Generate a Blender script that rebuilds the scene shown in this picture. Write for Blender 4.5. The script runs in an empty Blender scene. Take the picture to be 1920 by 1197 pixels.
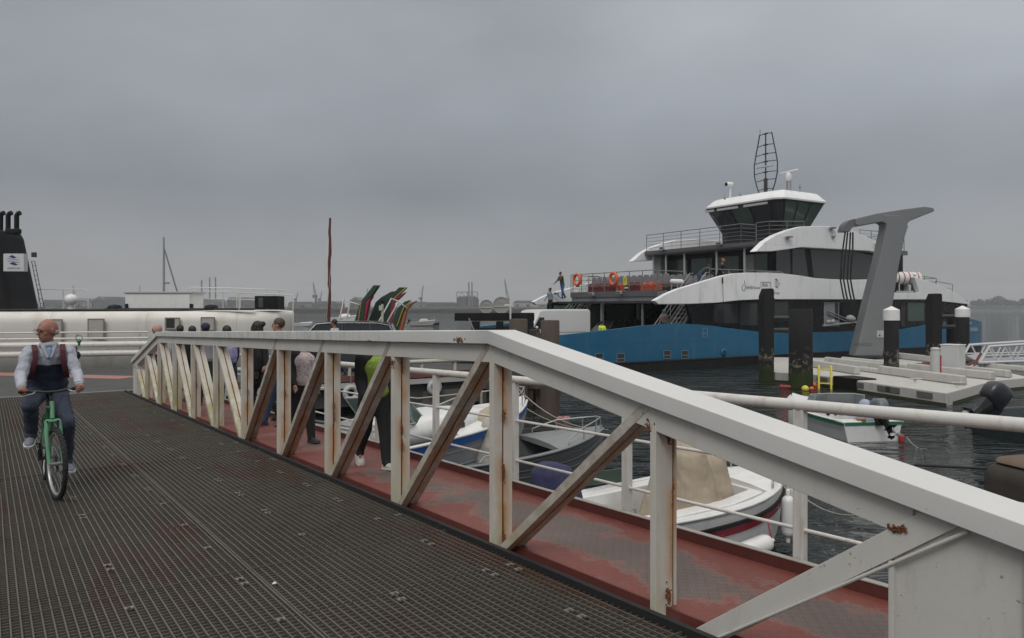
import bpy, bmesh, math, random
from mathutils import Vector, Matrix, noise
random.seed(7)
R = math.radians
SC = bpy.context.scene
COL = SC.collection

# ------------------------------------------------------------------ camera, sky, light, exposure
CZ = 3.4                       # eye height above the water
cd = bpy.data.cameras.new('camera'); cam = bpy.data.objects.new('camera', cd); COL.objects.link(cam)
cam.location = (0, 0, CZ); cam.rotation_euler = (R(90), 0, 0)
cd.sensor_width = 36; cd.lens = 26.0; cd.shift_y = -0.0117; cd.clip_start = 0.05; cd.clip_end = 9000
SC.camera = cam
SC.render.engine = 'CYCLES'
SC.cycles.use_denoising = True
SC.cycles.max_bounces = 6; SC.cycles.diffuse_bounces = 3; SC.cycles.glossy_bounces = 3
SC.cycles.transmission_bounces = 4; SC.cycles.volume_bounces = 0; SC.cycles.transparent_max_bounces = 6
SC.view_settings.view_transform = 'Standard'; SC.view_settings.look = 'None'
SC.view_settings.exposure = 0.0; SC.view_settings.gamma = 1

SUN_EL, SUN_AZ = 48, 196       # soft light high behind the camera, a little to the right
world = bpy.data.worlds.new('World'); SC.world = world; world.use_nodes = True
W = world.node_tree; W.nodes.clear()
def wn(t, **k):
    n = W.nodes.new(t)
    for a, b in k.items(): setattr(n, a, b)
    return n
out = wn('ShaderNodeOutputWorld'); bg = wn('ShaderNodeBackground'); bg.inputs['Strength'].default_value = 0.15
sky = wn('ShaderNodeTexSky', sky_type='NISHITA', sun_disc=False)
sky.sun_elevation = R(SUN_EL); sky.sun_rotation = R(SUN_AZ)
tc = wn('ShaderNodeTexCoord'); sep = wn('ShaderNodeSeparateXYZ')
W.links.new(tc.outputs['Generated'], sep.inputs[0])
# overcast: luminance by height above the horizon, broken by soft stretched cloud banks
ramp = wn('ShaderNodeValToRGB'); cr = ramp.color_ramp
stops = [(0.0, (1.80, 1.79, 1.82)), (0.07, (1.82, 1.81, 1.88)), (0.15, (1.45, 1.49, 1.59)), (0.26, (2.00, 2.11, 2.25)), (0.40, (2.46, 2.57, 2.70)), (0.75, (6.3, 6.15, 5.9)), (1.0, (7.6, 7.4, 7.0))]
while len(cr.elements) < len(stops): cr.elements.new(0.5)
for e, (p, c) in zip(cr.elements, stops): e.position = p; e.color = (c[0]/8, c[1]/8, c[2]/8, 1)
W.links.new(sep.outputs['Z'], ramp.inputs[0])
def cloud_noise(scale, stretch, seed):
    mp = wn('ShaderNodeMapping'); mp.inputs['Scale'].default_value = (1, 1, stretch); mp.inputs['Location'].default_value = (seed, seed*.7, seed*1.3)
    mp.inputs['Rotation'].default_value = (0.0, 0.25, 0)
    nz = wn('ShaderNodeTexNoise'); nz.inputs['Scale'].default_value = scale; nz.inputs['Detail'].default_value = 3; nz.inputs['Roughness'].default_value = .45
    W.links.new(tc.outputs['Generated'], mp.inputs[0]); W.links.new(mp.outputs[0], nz.inputs[0]); return nz
n1 = cloud_noise(1.7, 2.0, 3.1); n2 = cloud_noise(5.0, 2.0, 8.2); n2.inputs['Detail'].default_value = 6; n2.inputs['Roughness'].default_value = .55
def wmath(op, a, b):
    m = wn('ShaderNodeMath', operation=op)
    for i, v in enumerate((a, b)):
        if isinstance(v, (int, float)): m.inputs[i].default_value = v
        else: W.links.new(v, m.inputs[i])
    return m.outputs[0]
f = wmath('ADD', wmath('MULTIPLY', n1.outputs[0], 0.95), wmath('MULTIPLY', n2.outputs[0], 0.34))
side_ = wmath('MULTIPLY', sep.outputs['X'], 0.16)
f = wmath('MULTIPLY', wmath('ADD', wmath('ADD', f, side_), 0.43), 8.0)
mul = wn('ShaderNodeMix', data_type='RGBA', blend_type='MULTIPLY'); mul.inputs[0].default_value = 1
cmb = wn('ShaderNodeCombineColor')
for i in range(3): W.links.new(f, cmb.inputs[i])
W.links.new(ramp.outputs[0], mul.inputs[6]); W.links.new(cmb.outputs[0], mul.inputs[7])
mx = wn('ShaderNodeMix', data_type='RGBA'); mx.inputs[0].default_value = 0.93
W.links.new(sky.outputs[0], mx.inputs[6]); W.links.new(mul.outputs[2], mx.inputs[7])
W.links.new(mx.outputs[2], bg.inputs[0]); W.links.new(bg.outputs[0], out.inputs[0])

sd = bpy.data.lights.new('sun', 'SUN'); sd.energy = 1.25; sd.angle = R(25); sd.color = (1, .975, .94)
sun = bpy.data.objects.new('sun', sd); COL.objects.link(sun)
sv = Vector((math.sin(R(SUN_AZ))*math.cos(R(SUN_EL)), math.cos(R(SUN_AZ))*math.cos(R(SUN_EL)), math.sin(R(SUN_EL))))
sun.rotation_euler = sv.to_track_quat('Z', 'Y').to_euler()

# ------------------------------------------------------------------ materials
MATS = {}
class NT:
    def __init__(s, name):
        s.m = bpy.data.materials.new(name); s.m.use_nodes = True; s.t = s.m.node_tree
        s.p = s.t.nodes['Principled BSDF']; s.tc = s.t.nodes.new('ShaderNodeTexCoord')
    def n(s, t, **k):
        n = s.t.nodes.new(t)
        for a, b in k.items(): setattr(n, a, b)
        return n
    def l(s, a, b): s.t.links.new(a, b)
    def coord(s, scale=(1, 1, 1), loc=(0, 0, 0), src='Object', rand=True):
        mp = s.n('ShaderNodeMapping'); mp.inputs['Scale'].default_value = scale; mp.inputs['Location'].default_value = loc
        if rand:
            oi = s.n('ShaderNodeObjectInfo'); v = s.n('ShaderNodeVectorMath', operation='ADD')
            sc = s.math('MULTIPLY', oi.outputs['Random'], 37.0); s.l(s.tc.outputs[src], v.inputs[0]); s.l(sc, v.inputs[1]); s.l(v.outputs[0], mp.inputs[0])
        else: s.l(s.tc.outputs[src], mp.inputs[0])
        return mp.outputs[0]
    def noise(s, scale=5, detail=3, rough=.5, stretch=(1, 1, 1), src='Object', rand=True):
        nz = s.n('ShaderNodeTexNoise'); nz.inputs['Scale'].default_value = scale; nz.inputs['Detail'].default_value = detail; nz.inputs['Roughness'].default_value = rough
        s.l(s.coord(stretch, src=src, rand=rand), nz.inputs[0]); return nz.outputs[0]
    def math(s, op, a, b=None, c=None):
        m = s.n('ShaderNodeMath', operation=op)
        for i, v in enumerate((a, b, c)):
            if v is None: continue
            if isinstance(v, (int, float)): m.inputs[i].default_value = v
            else: s.l(v, m.inputs[i])
        return m.outputs[0]
    def ss(s, v, a, b):      # smoothstep
        m = s.n('ShaderNodeMapRange', interpolation_type='SMOOTHSTEP'); m.inputs[1].default_value = a; m.inputs[2].default_value = b
        s.l(v, m.inputs[0]); return m.outputs[0]
    def mix(s, f, a, b, blend='MIX'):
        m = s.n('ShaderNodeMix', data_type='RGBA', blend_type=blend)
        for i, v in ((0, f), (6, a), (7, b)):
            if isinstance(v, (int, float)): m.inputs[i].default_value = v
            elif isinstance(v, tuple): m.inputs[i].default_value = (*v[:3], 1)
            else: s.l(v, m.inputs[i])
        return m.outputs[2]
    def xyz(s, src='Object'):
        x = s.n('ShaderNodeSeparateXYZ'); s.l(s.tc.outputs[src], x.inputs[0]); return x.outputs
    def bump(s, h, strength=.3, dist=.01):
        b = s.n('ShaderNodeBump'); b.inputs['Strength'].default_value = strength; b.inputs['Distance'].default_value = dist
        s.l(h, b.inputs['Height']); s.l(b.outputs[0], s.p.inputs['Normal'])
    def col(s, c):
        if isinstance(c, tuple): s.p.inputs['Base Color'].default_value = (*c[:3], 1)
        else: s.l(c, s.p.inputs['Base Color'])
def mul3(c, k): return tuple(min(1, x*k) for x in c)
def M(name, c=(.5, .5, .5), rough=.5, metal=0, var=.18, scale=4, bump=.15, bscale=40, bst=(1, 1, 1), dirt=None, dirt_amt=.35, coat=0, stretch=(1, 1, 1), spec=.5, seam=0):
    if name in MATS: return MATS[name]
    t = NT(name)
    base = t.mix(t.noise(scale, 4, .6, stretch), mul3(c, 1-var), mul3(c, 1+var))
    fine = t.noise(scale*9, 2, .6)
    base = t.mix(t.math('MULTIPLY', fine, .25), base, mul3(c, 1-var*1.6))
    if dirt: base = t.mix(t.math('MULTIPLY', t.ss(t.noise(scale*1.7, 5, .65, (1, 1, .35)), .5, .75), dirt_amt), base, dirt)
    if seam:                                   # plate seams with grime weeping from them
        x, y, z = t.xyz(); fx = t.math('PINGPONG', t.math('ADD', x, t.math('MULTIPLY', t.noise(.8, 1), .0)), seam/2); fz = t.math('PINGPONG', z, seam*.31)
        ln = t.math('SUBTRACT', 1.0, t.ss(fx, .006, .022)); lz = t.math('SUBTRACT', 1.0, t.ss(fz, .006, .020)); base = t.mix(t.math('MULTIPLY', t.math('MAXIMUM', ln, lz), .4), base, mul3(c, .45))
        wp = t.math('MULTIPLY', t.math('SUBTRACT', 1.0, t.ss(fx, .0, .28)), t.ss(t.noise(1.6, 5, .7, (1, 1, .4)), .42, .65)); base = t.mix(t.math('MULTIPLY', wp, .35), base, dirt or mul3(c, .5))
    t.col(base); t.p.inputs['Metallic'].default_value = metal
    rr = t.math('ADD', t.math('MULTIPLY', t.noise(scale*3, 3), .25), rough-.12); t.l(rr, t.p.inputs['Roughness'])
    t.p.inputs['Specular IOR Level'].default_value = spec
    if coat: t.p.inputs['Coat Weight'].default_value = coat
    if bump: t.bump(t.noise(bscale, 3, .5, bst), bump, .004 if bscale > 8 else .05)
    MATS[name] = t.m; return t.m

def mat_paint():             # weathered white truss paint: grime, rust stains that run down, green growth low on old members
    t = NT('weathered_white_paint')
    x, y, z = t.xyz()
    c = t.mix(t.noise(2.5, 5, .6), (.47, .455, .42), (.59, .575, .54))
    c = t.mix(t.math('MULTIPLY', t.ss(t.noise(9, 5, .7, (1, 1, .25)), .52, .8), .45), c, (.33, .31, .26))
    spots = t.ss(t.noise(34, 3, .7), .66, .72)
    c = t.mix(t.math('MULTIPLY', spots, .7), c, (.16, .09, .05))
    t.col(c); t.p.inputs['Roughness'].default_value = .5
    t.bump(t.noise(45, 4, .6), .25, .003)
    return t.m
def mat_post(green=0.0, shade_grime=0):     # local x across the face, z up the post
    t = NT('post_paint_green' if green else 'post_paint' + '_shade_grime'*shade_grime)
    x, y, z = t.xyz()
    c = t.mix(t.noise(3, 5, .6), (.46, .44, .39), (.60, .58, .53))
    c = t.mix(t.math('MULTIPLY', t.ss(t.noise(7, 5, .7, (1, 1, .22)), .5, .8), .5), c, (.36, .34, .26))
    if shade_grime: c = t.mix(t.math('MULTIPLY', t.ss(t.noise(5, 5, .7), .3, .65), .75), c, (.25, .21, .165))  # brown of the shaded undersides put into the colour, with some grime
    # yellow-green growth towards the foot
    foot = t.math('SUBTRACT', 1.0, t.ss(z, .0, 1.25 if green else .75))
    g = t.math('MULTIPLY', foot, t.ss(t.noise(6, 4, .65, (1, 1, .3)), .36, .62))
    c = t.mix(t.math('MULTIPLY', g, .85 if green else .5), c, (.30, .30, .13) if green else (.36, .33, .19))
    # rust bleeding out of the seam, in runs
    band = t.noise(2.0, 2, .5, (.2, .2, 1.0))
    oi = t.n('ShaderNodeObjectInfo'); z0 = t.math('ADD', t.math('MULTIPLY', oi.outputs['Random'], .3), .5)
    dzz = t.math('SUBTRACT', z, z0)
    up = t.math('SUBTRACT', 1.0, t.ss(dzz, .0, .13)); dn = t.ss(dzz, -.48, -.05); spot1 = t.math('MULTIPLY', up, dn)
    spot2 = t.math('MULTIPLY', t.ss(z, 1.02, 1.22), .9)
    run = t.math('MAXIMUM', t.ss(band, .42, .58), t.math('MAXIMUM', spot1, spot2))
    dist = t.math('ADD', t.math('ABSOLUTE', y), .03)
    edge = t.math('SUBTRACT', 1.0, t.ss(t.math('ADD', dist, t.math('MULTIPLY', t.noise(14, 4, .6, (1, 1, .3)), .08)), .05, .17))
    rust = t.math('MULTIPLY', t.math('MULTIPLY', run, edge), .35 if green else 1.0)
    c = t.mix(t.math('MULTIPLY', rust, .9), c, (.42, .20, .06))
    core = t.math('MULTIPLY', t.math('MAXIMUM', t.ss(band, .54, .62), t.ss(t.math('SUBTRACT', 1.0, t.math('ABSOLUTE', dzz)), .9, .97)), t.math('SUBTRACT', 1.0, t.ss(t.math('ADD', dist, t.math('MULTIPLY', t.noise(50, 3), .07)), .055, .085)))
    c = t.mix(core, c, (.11, .035, .012))
    t.col(c); t.p.inputs['Roughness'].default_value = .55
    t.bump(t.noise(50, 4, .6), .3, .003)
    return t.m
def mat_chord():             # top chord fascia: vertical green-grey drips, orange rust near the bottom edge
    t = NT('chord_paint')
    x, y, z = t.xyz()
    c = t.mix(t.noise(1.6, 5, .6), (.52, .52, .505), (.64, .638, .622))
    old = t.ss(x, 5.0, 9.5)
    drip = t.ss(t.noise(16, 3, .6, (1, 1, .06)), .50, .68)
    c = t.mix(t.math('MULTIPLY', t.math('MULTIPLY', drip, old), .6), c, (.26, .27, .19))
    c = t.mix(t.math('MULTIPLY', t.math('MULTIPLY', t.ss(t.noise(5, 4, .7), .45, .7), old), .35), c, (.33, .35, .22))
    c = t.mix(t.math('MULTIPLY', t.ss(t.noise(55, 2, .7), .72, .76), .6), c, (.14, .10, .07))
    t.col(c); t.p.inputs['Roughness'].default_value = .48
    t.bump(t.noise(30, 4, .6), .2, .003)
    return t.m
def mat_rust():
    t = NT('flaking_rust')
    c = t.mix(t.noise(28, 5, .7), (.05, .018, .008), (.30, .11, .03)); t.col(c)
    t.p.inputs['Roughness'].default_value = .9; t.bump(t.noise(70, 5, .7), 1, .01); return t.m
def mat_walk():              # red painted tread plate worn to grey metal
    t = NT('worn_red_tread_plate')
    x, y, z = t.xyz()
    nz = t.noise(1.9, 8, .68); nf = t.noise(17, 6, .75)
    mid = t.math('SUBTRACT', 1.0, t.ss(t.math('ABSOLUTE', t.math('ADD', y, 3.66)), .12, .52))
    w = t.math('ADD', t.math('MULTIPLY', t.math('SUBTRACT', mid, t.math('MULTIPLY', t.ss(x, 5.5, 9.0), .5)), .24), t.math('ADD', nz, t.math('MULTIPLY', nf, .20)))
    worn = t.ss(w, .762, .790)
    rim = t.math('MULTIPLY', t.ss(w, .71, .752), t.math('SUBTRACT', 1.0, t.ss(w, .765, .805)))
    # tread pattern: two crossing sets of short bars
    def bars(a, b, fa, fb):
        u = t.math('FRACT', t.math('MULTIPLY', a, fa)); v = t.math('FRACT', t.math('MULTIPLY', b, fb))
        return t.math('MULTIPLY', t.ss(t.math('PINGPONG', u, .5), .12, .3), t.ss(t.math('PINGPONG', v, .5), .22, .36))
    p = t.math('ADD', x, y); q = t.math('SUBTRACT', x, y)
    tread = t.math('MAXIMUM', bars(p, q, 12, 34), bars(t.math('ADD', q, .03), t.math('ADD', p, .02), 12, 34))
    red = t.mix(t.noise(5, 4, .6), (.150, .040, .030), (.222, .063, .047))
    grey = t.mix(t.noise(9, 4, .7), (.090, .060, .050), (.140, .100, .086))
    grey = t.mix(t.math('MULTIPLY', tread, .45), grey, (.19, .155, .14))
    c = t.mix(worn, red, grey); c = t.mix(t.math('MULTIPLY', rim, .3), c, (.27, .19, .155))
    t.col(c); t.p.inputs['Roughness'].default_value = .55
    t.bump(t.math('ADD', tread, t.math('MULTIPLY', t.noise(40, 3), .3)), .6, .004); return t.m
def mat_grate():
    t = NT('grating_steel')
    x, y, z = t.xyz()
    c = t.mix(t.noise(1.1, 5, .6), (.078, .070, .059), (.138, .127, .108))
    c = t.mix(t.math('MULTIPLY', t.ss(t.noise(1.3, 5, .65, (.3, 1, 1)), .50, .66), .8), c, (.115, .062, .045))
    c = t.mix(t.math('MULTIPLY', t.ss(t.noise(7, 4, .7), .5, .75), .4), c, (.03, .03, .027))
    t.col(c); t.p.inputs['Roughness'].default_value = .42; t.p.inputs['Metallic'].default_value = .2
    t.bump(t.noise(60, 3), .3, .003); return t.m
def mat_water():
    t = NT('harbour_water')
    p = t.p; p.inputs['Roughness'].default_value = .03; p.inputs['IOR'].default_value = 1.33
    t.col(t.mix(t.noise(.02, 3, .5, rand=False), (.004, .009, .009), (.008, .014, .014)))
    def wave(scale, det, st, rot):
        mp = t.n('ShaderNodeMapping'); mp.inputs['Scale'].default_value = st; mp.inputs['Rotation'].default_value = (0, 0, R(rot)); t.l(t.tc.outputs['Object'], mp.inputs[0])
        nz = t.n('ShaderNodeTexNoise'); nz.inputs['Scale'].default_value = scale; nz.inputs['Detail'].default_value = det; nz.inputs['Roughness'].default_value = .5
        nz.inputs['Distortion'].default_value = .6
        t.l(mp.outputs[0], nz.inputs[0]); return nz.outputs[0]
    h = t.math('ADD', t.math('MULTIPLY', wave(.35, 2, (1, 1.6, 1), 20), 1.0), t.math('MULTIPLY', wave(1.5, 3, (.7, 1.8, 1), -12), .5))
    h = t.math('ADD', h, t.math('MULTIPLY', wave(5, 2, (.8, 1.6, 1), 10), .12))
    t.bump(h, 1.0, .66); return t.m
MATS['water'] = mat_water()
PAINT = mat_paint(); POST = mat_post(); POSTG = mat_post(1); DIAG = mat_post(0, 1); CHORD = mat_chord(); RUST = mat_rust(); WALK = mat_walk(); GRATE = mat_grate()

WHITE = M('white_gelcoat', (.68, .68, .67), .32, var=.05, dirt=(.42, .40, .34), dirt_amt=.3, bump=.03)
FWHITE = M('ferry_white', (.74, .75, .75), .35, var=.04, dirt=(.45, .44, .40), dirt_amt=.3, bump=.05, scale=1.2, seam=2.9)
RAILW = M('white_rail_paint', (.60, .59, .56), .42, var=.08, dirt=(.36, .27, .18), dirt_amt=.5, scale=7)
SHIPW = M('old_ship_white', (.66, .64, .59), .5, var=.08, scale=.7, dirt=(.40, .33, .24), dirt_amt=.45, bump=.15, bscale=14, seam=3.4)
BLACK = M('black_paint', (.008, .008, .009), .6, var=.3, spec=.25)
DARK = M('dark_steel', (.03, .03, .032), .55, var=.35, dirt=(.06, .045, .03))
RUBBER = M('black_rubber', (.012, .012, .012), .75)
BLUE = M('ferry_blue_paint', (.010, .108, .21), .38, var=.14, scale=.8, dirt=(.045, .15, .22), dirt_amt=.6, bump=.06, seam=2.4)
HULLB = M('hull_black', (.016, .016, .017), .55, var=.3, scale=1.5, dirt=(.05, .04, .03))
GLASSD = M('dark_glass', (.022, .026, .028), .08, var=.2, bump=0, scale=.7)
GLASSG = M('green_tinted_glass', (.05, .085, .07), .12, var=.25, bump=0, scale=.6)
BGLASS = M('grey_window_band', (.035, .038, .042), .10, var=.3, bump=0, scale=.4)
STEEL = M('grey_steel', (.22, .22, .22), .45, .3)
GALV = M('galvanised_steel', (.35, .36, .36), .42, .5)
LGREY = M('light_grey_paint', (.40, .40, .39), .5, var=.08)
MGREY = M('mid_grey_paint', (.17, .18, .185), .5, var=.07, scale=1)
ORANGE = M('orange_plastic', (.62, .12, .035), .5, var=.12)
RED = M('red_paint', (.36, .035, .03), .5, dirt=(.1, .03, .02))
YELLOW = M('yellow_paint', (.62, .55, .05), .5)
GREEN = M('dark_green_paint', (.022, .05, .034), .45, dirt=(.05, .055, .03))
TIMBER = M('old_timber', (.075, .055, .042), .8, var=.4, scale=5, stretch=(1, 1, .12), dirt=(.02, .015, .01), bump=.6, bscale=20)
PILE = M('dark_pile', (.018, .017, .017), .55, var=.4, scale=2, dirt=(.05, .04, .03), stretch=(1, 1, .3))
CANVAS = M('tan_canvas', (.36, .30, .225), .85, var=.12, scale=3, bump=.9, bscale=7, bst=(1, 1, .3))
CONC = M('concrete', (.26, .245, .215), .85, var=.2, scale=2, dirt=(.10, .09, .075), bump=.5)
ASPH = M('quay_asphalt', (.050, .050, .049), .7, var=.3, scale=.5, dirt=(.03, .03, .03), bump=.4, bscale=80)
PINK = M('pink_line_paint', (.33, .15, .125), .65, var=.15, dirt=(.12, .08, .07))
def mat_pile(dia):
    t = NT('tidal_pile'); g = t.n('ShaderNodeNewGeometry'); s_ = t.n('ShaderNodeSeparateXYZ'); t.l(g.outputs['Position'], s_.inputs[0]); z = s_.outputs[2]
    zz = t.math('ADD', z, t.math('MULTIPLY', t.noise(2.5, 4, .7), .9))
    c = t.mix(t.noise(2, 4, .6, (1, 1, .3)), (.010, .010, .011), (.028, .026, .026))
    c = t.mix(t.math('MULTIPLY', t.ss(t.noise(4, 4, .7), .5, .6), t.math('SUBTRACT', 1.0, t.ss(zz, 1.6, 2.2))), c, (.16, .145, .115))
    c = t.mix(t.math('SUBTRACT', 1.0, t.ss(zz, .9, 1.5)), c, (.030, .042, .014))
    t.col(c); t.p.inputs['Roughness'].default_value = .8; t.p.inputs['Specular IOR Level'].default_value = .2; t.bump(t.noise(12, 4), .4, .02); return t.m
TIDAL = mat_pile(1)

# ------------------------------------------------------------------ mesh helpers
class MB:
    def __init__(s): s.v = []; s.f = []; s.sm = []
    def add(s, vs, fs, smooth=False):
        o = len(s.v); s.v += [tuple(v) for v in vs]; s.f += [tuple(i+o for i in f) for f in fs]; s.sm += [smooth]*len(fs); return s
    def box(s, c, d, rz=0, m=None):
        hx, hy, hz = d[0]/2, d[1]/2, d[2]/2
        vs = [Vector((x, y, z)) for z in (-hz, hz) for y in (-hy, hy) for x in (-hx, hx)]
        if rz: vs = [Matrix.Rotation(rz, 3, 'Z') @ v for v in vs]
        if m is not None: vs = [m @ v for v in vs]
        vs = [v+Vector(c) for v in vs]
        return s.add(vs, [(0, 2, 3, 1), (4, 5, 7, 6), (0, 1, 5, 4), (1, 3, 7, 5), (3, 2, 6, 7), (2, 0, 4, 6)])
    def b2(s, a, b): return s.box([(a[i]+b[i])/2 for i in range(3)], [abs(b[i]-a[i]) for i in range(3)])
    def loft(s, rings, cap=True, smooth=False, closed=True):
        n = len(rings[0]); vs = [p for r in rings for p in r]; fs = []
        for i in range(len(rings)-1):
            for j in range(n if closed else n-1):
                k = (j+1) % n; fs.append((i*n+j, i*n+k, (i+1)*n+k, (i+1)*n+j))
        s.add(vs, fs, smooth)
        if cap: s.add(list(rings[0]), [tuple(range(n))[::-1]]); s.add(list(rings[-1]), [tuple(range(n))])
        return s
    def prism(s, pts, f0, f1):           # pts: list of 2d; f0/f1 map a 2d point to 3d
        return s.loft([[f0(*p) for p in pts], [f1(*p) for p in pts]])
    def tube(s, pts, r, n=8, cap=True, smooth=True, closed=False):
        pts = [Vector(p) for p in pts]; rr = r if isinstance(r, (list, tuple)) else [r]*len(pts)
        rings = []; up = None; N = len(pts)
        for i, p in enumerate(pts):
            a = pts[(i-1) % N] if (i > 0 or closed) else pts[0]; b = pts[(i+1) % N] if (i < N-1 or closed) else pts[-1]
            t = (b-a).normalized()
            if up is None:
                up = Vector((0, 0, 1)) if abs(t.z) < .9 else Vector((1, 0, 0))
            x = t.cross(up).normalized(); up = x.cross(t).normalized()
            rings.append([p + x*math.cos(6.28318*j/n)*rr[i] + up*math.sin(6.28318*j/n)*rr[i] for j in range(n)])
        if closed: rings.append(rings[0]); cap = False
        return s.loft(rings, cap, smooth)
    def cyl(s, p0, p1, r0, r1=None, n=12): return s.tube([p0, p1], [r0, r0 if r1 is None else r1], n)
    def lathe(s, c, prof, n=16, smooth=True, ax=None):
        rings = []
        for r, z in prof:
            ring = [Vector((r*math.cos(6.28318*j/n), r*math.sin(6.28318*j/n), z)) for j in range(n)]
            if ax is not None: ring = [ax @ v for v in ring]
            rings.append([v+Vector(c) for v in ring])
        return s.loft(rings, True, smooth)
    def ell(s, c, r, n=12, m=None):
        r = (r, r, r) if isinstance(r, (int, float)) else r; vs = []; k = n//2+1
        for i in range(k+1):
            th = math.pi*i/k
            for j in range(n):
                v = Vector((r[0]*math.sin(th)*math.cos(6.28318*j/n), r[1]*math.sin(th)*math.sin(6.28318*j/n), r[2]*math.cos(th)))
                if m is not None: v = m @ v
                vs.append(v+Vector(c))
        fs = [(i*n+j, (i+1)*n+j, (i+1)*n+(j+1) % n, i*n+(j+1) % n) for i in range(k) for j in range(n)]
        return s.add(vs, fs, True)
    def cap(s, p0, p1, r0, r1, n=12):    # tapered capsule
        p0 = Vector(p0); p1 = Vector(p1); t = (p1-p0); L = t.length
        if L < 1e-6: return s.ell(p0, r0, n)
        t /= L; pts = []; rr = []
        for a in (90, 60, 30): pts.append(p0-t*r0*math.sin(R(a))); rr.append(max(.001, r0*math.cos(R(a))))
        pts += [p0, p1]; rr += [r0, r1]
        for a in (30, 60, 90): pts.append(p1+t*r1*math.sin(R(a))); rr.append(max(.001, r1*math.cos(R(a))))
        return s.tube(pts, rr, n)
    def xform(s, m): s.v = [tuple(m @ Vector(v)) for v in s.v]; return s
    def build(s, name, mat, parent=None, bevel=0, remesh=0, smooth=None, loc=None, sub=0):
        me = bpy.data.meshes.new(name)
        L = Vector(loc) if loc is not None else Vector((0, 0, 0))
        me.from_pydata([tuple(Vector(v)-L) for v in s.v], [], s.f)
        bm = bmesh.new(); bm.from_mesh(me)
        if remesh or bevel or sub: bmesh.ops.remove_doubles(bm, verts=bm.verts, dist=1e-5)
        sm = s.sm
        bm.faces.ensure_lookup_table()
        if not (remesh or bevel or sub):
            for i, fc in enumerate(bm.faces): fc.smooth = sm[i]
        bmesh.ops.recalc_face_normals(bm, faces=bm.faces); bm.to_mesh(me); bm.free()
        o = bpy.data.objects.new(name, me); COL.objects.link(o)
        if isinstance(mat, (list, tuple)):
            for m in mat: me.materials.append(m)
        else: me.materials.append(mat)
        if remesh:
            r = o.modifiers.new('remesh', 'REMESH'); r.mode = 'VOXEL'; r.voxel_size = remesh; r.use_smooth_shade = True
            q = o.modifiers.new('smooth', 'SMOOTH'); q.iterations = 4; q.factor = .5
        if bevel:
            b = o.modifiers.new('bevel', 'BEVEL'); b.width = bevel; b.segments = 2; b.limit_method = 'ANGLE'; b.angle_limit = R(40)
            me.shade_smooth(); w = o.modifiers.new('wn', 'WEIGHTED_NORMAL')
        if sub:
            q = o.modifiers.new('sub', 'SUBSURF'); q.levels = q.render_levels = sub; me.shade_smooth()
        if smooth: me.shade_smooth()
        o.location = L
        if parent is not None: o.parent = parent
        return o
def tag(o, label=None, cat=None, group=None, kind=None):
    for k, v in (('label', label), ('category', cat), ('group', group), ('kind', kind)):
        if v: o[k] = v
    return o
def thing(name, label, cat, loc=(0, 0, 0), rz=0, group=None):
    o = bpy.data.objects.new(name, None); COL.objects.link(o); o.location = loc; o.rotation_euler = (0, 0, rz); o.empty_display_size = .2
    return tag(o, label, cat, group)
def kids(o): return [c for c in bpy.data.objects if c.parent == o]
def copy_tree(o, parent=None):
    c = o.copy(); COL.objects.link(c); c.parent = parent
    for ch in kids(o): copy_tree(ch, c)
    return c
F_PX = 1387.0
def at(px, py, Y): return Vector(((px-960)/F_PX*Y, Y, CZ+(576-py)/F_PX*Y))     # a point seen at this pixel, Y metres ahead
def atz(px, py, z):
    Y = (CZ-z)*F_PX/(py-576); return Vector(((px-960)/F_PX*Y, Y, z))

# ------------------------------------------------------------------ water, ramp, walkway (setting)
mb = MB(); mb.add([(-3500, -60, 0), (3500, -60, 0), (3500, 6000, 0), (-3500, 6000, 0)], [(0, 1, 2, 3)])
tag(mb.build('water', MATS['water']), kind='structure')

RA = R(125.31); S0 = 1.78; SL = .028
def zr(s): return S0-SL*s
RM = Matrix.Rotation(RA, 4, 'Z')
def rp(s, n, h=0): return Vector((s, -n, zr(s)+h))           # ramp frame: s along, n to the right, h above the deck
def wr(s, n, h=0): return RM @ rp(s, n, h)                    # the same in world coordinates
def sbox(mb, s0, s1, n0, n1, h0, h1):
    vs = [rp(s, n, h) for h in (h0, h1) for n in (n1, n0) for s in (s0, s1)]
    mb.add(vs, [(0, 2, 3, 1), (4, 5, 7, 6), (0, 1, 5, 4), (1, 3, 7, 5), (3, 2, 6, 7), (2, 0, 4, 6)])
SEND = 22.0
def ramp_obj(mb, name, mat, **k):
    o = mb.build(name, mat, **k); o.rotation_euler = (0, 0, RA); return o
mb = MB(); sbox(mb, -4, SEND, -3.2, 2.99, -.30, -.022)
tag(ramp_obj(mb, 'ramp_deck_plate', M('deck_underplate', (.075, .065, .054), .8, var=.4, scale=1, dirt=(.06, .032, .023), dirt_amt=.8, stretch=(.3, 1, 1))), kind='structure')
mb = MB(); rnd = random.Random(3)
N = int(5.98/.050)
for i in range(N):                                            # bearing bars, welded in panels a metre or two long
    n = -3.0+i*.050; s = -2.0
    while s < SEND-.02:
        L = 1.22; j = rnd.uniform(-.0022, .0022); dh = rnd.uniform(-.0015, .0015)
        sbox(mb, s, min(s+L-.012, SEND-.02), n-.0042+j, n+.0042+j, -.021, dh); s += L
s = -1.0
while s < SEND-.1:                                            # cross rods
    sbox(mb, s-.0028, s+.0028, -3.0, 2.95, -.018, -.008); s += .050 if s < 9 else .10
for s in [0.2+i*1.22*2 for i in range(9)]: sbox(mb, s-.008, s-.001, -3.0, 2.95, -.02, .0035)
for n in (-1.57, -.07, 1.43): sbox(mb, -2, SEND-.02, n-.0055, n+.0055, -.02, .002)
tag(ramp_obj(mb, 'ramp_grating', GRATE), kind='structure')
mb = MB()
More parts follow.
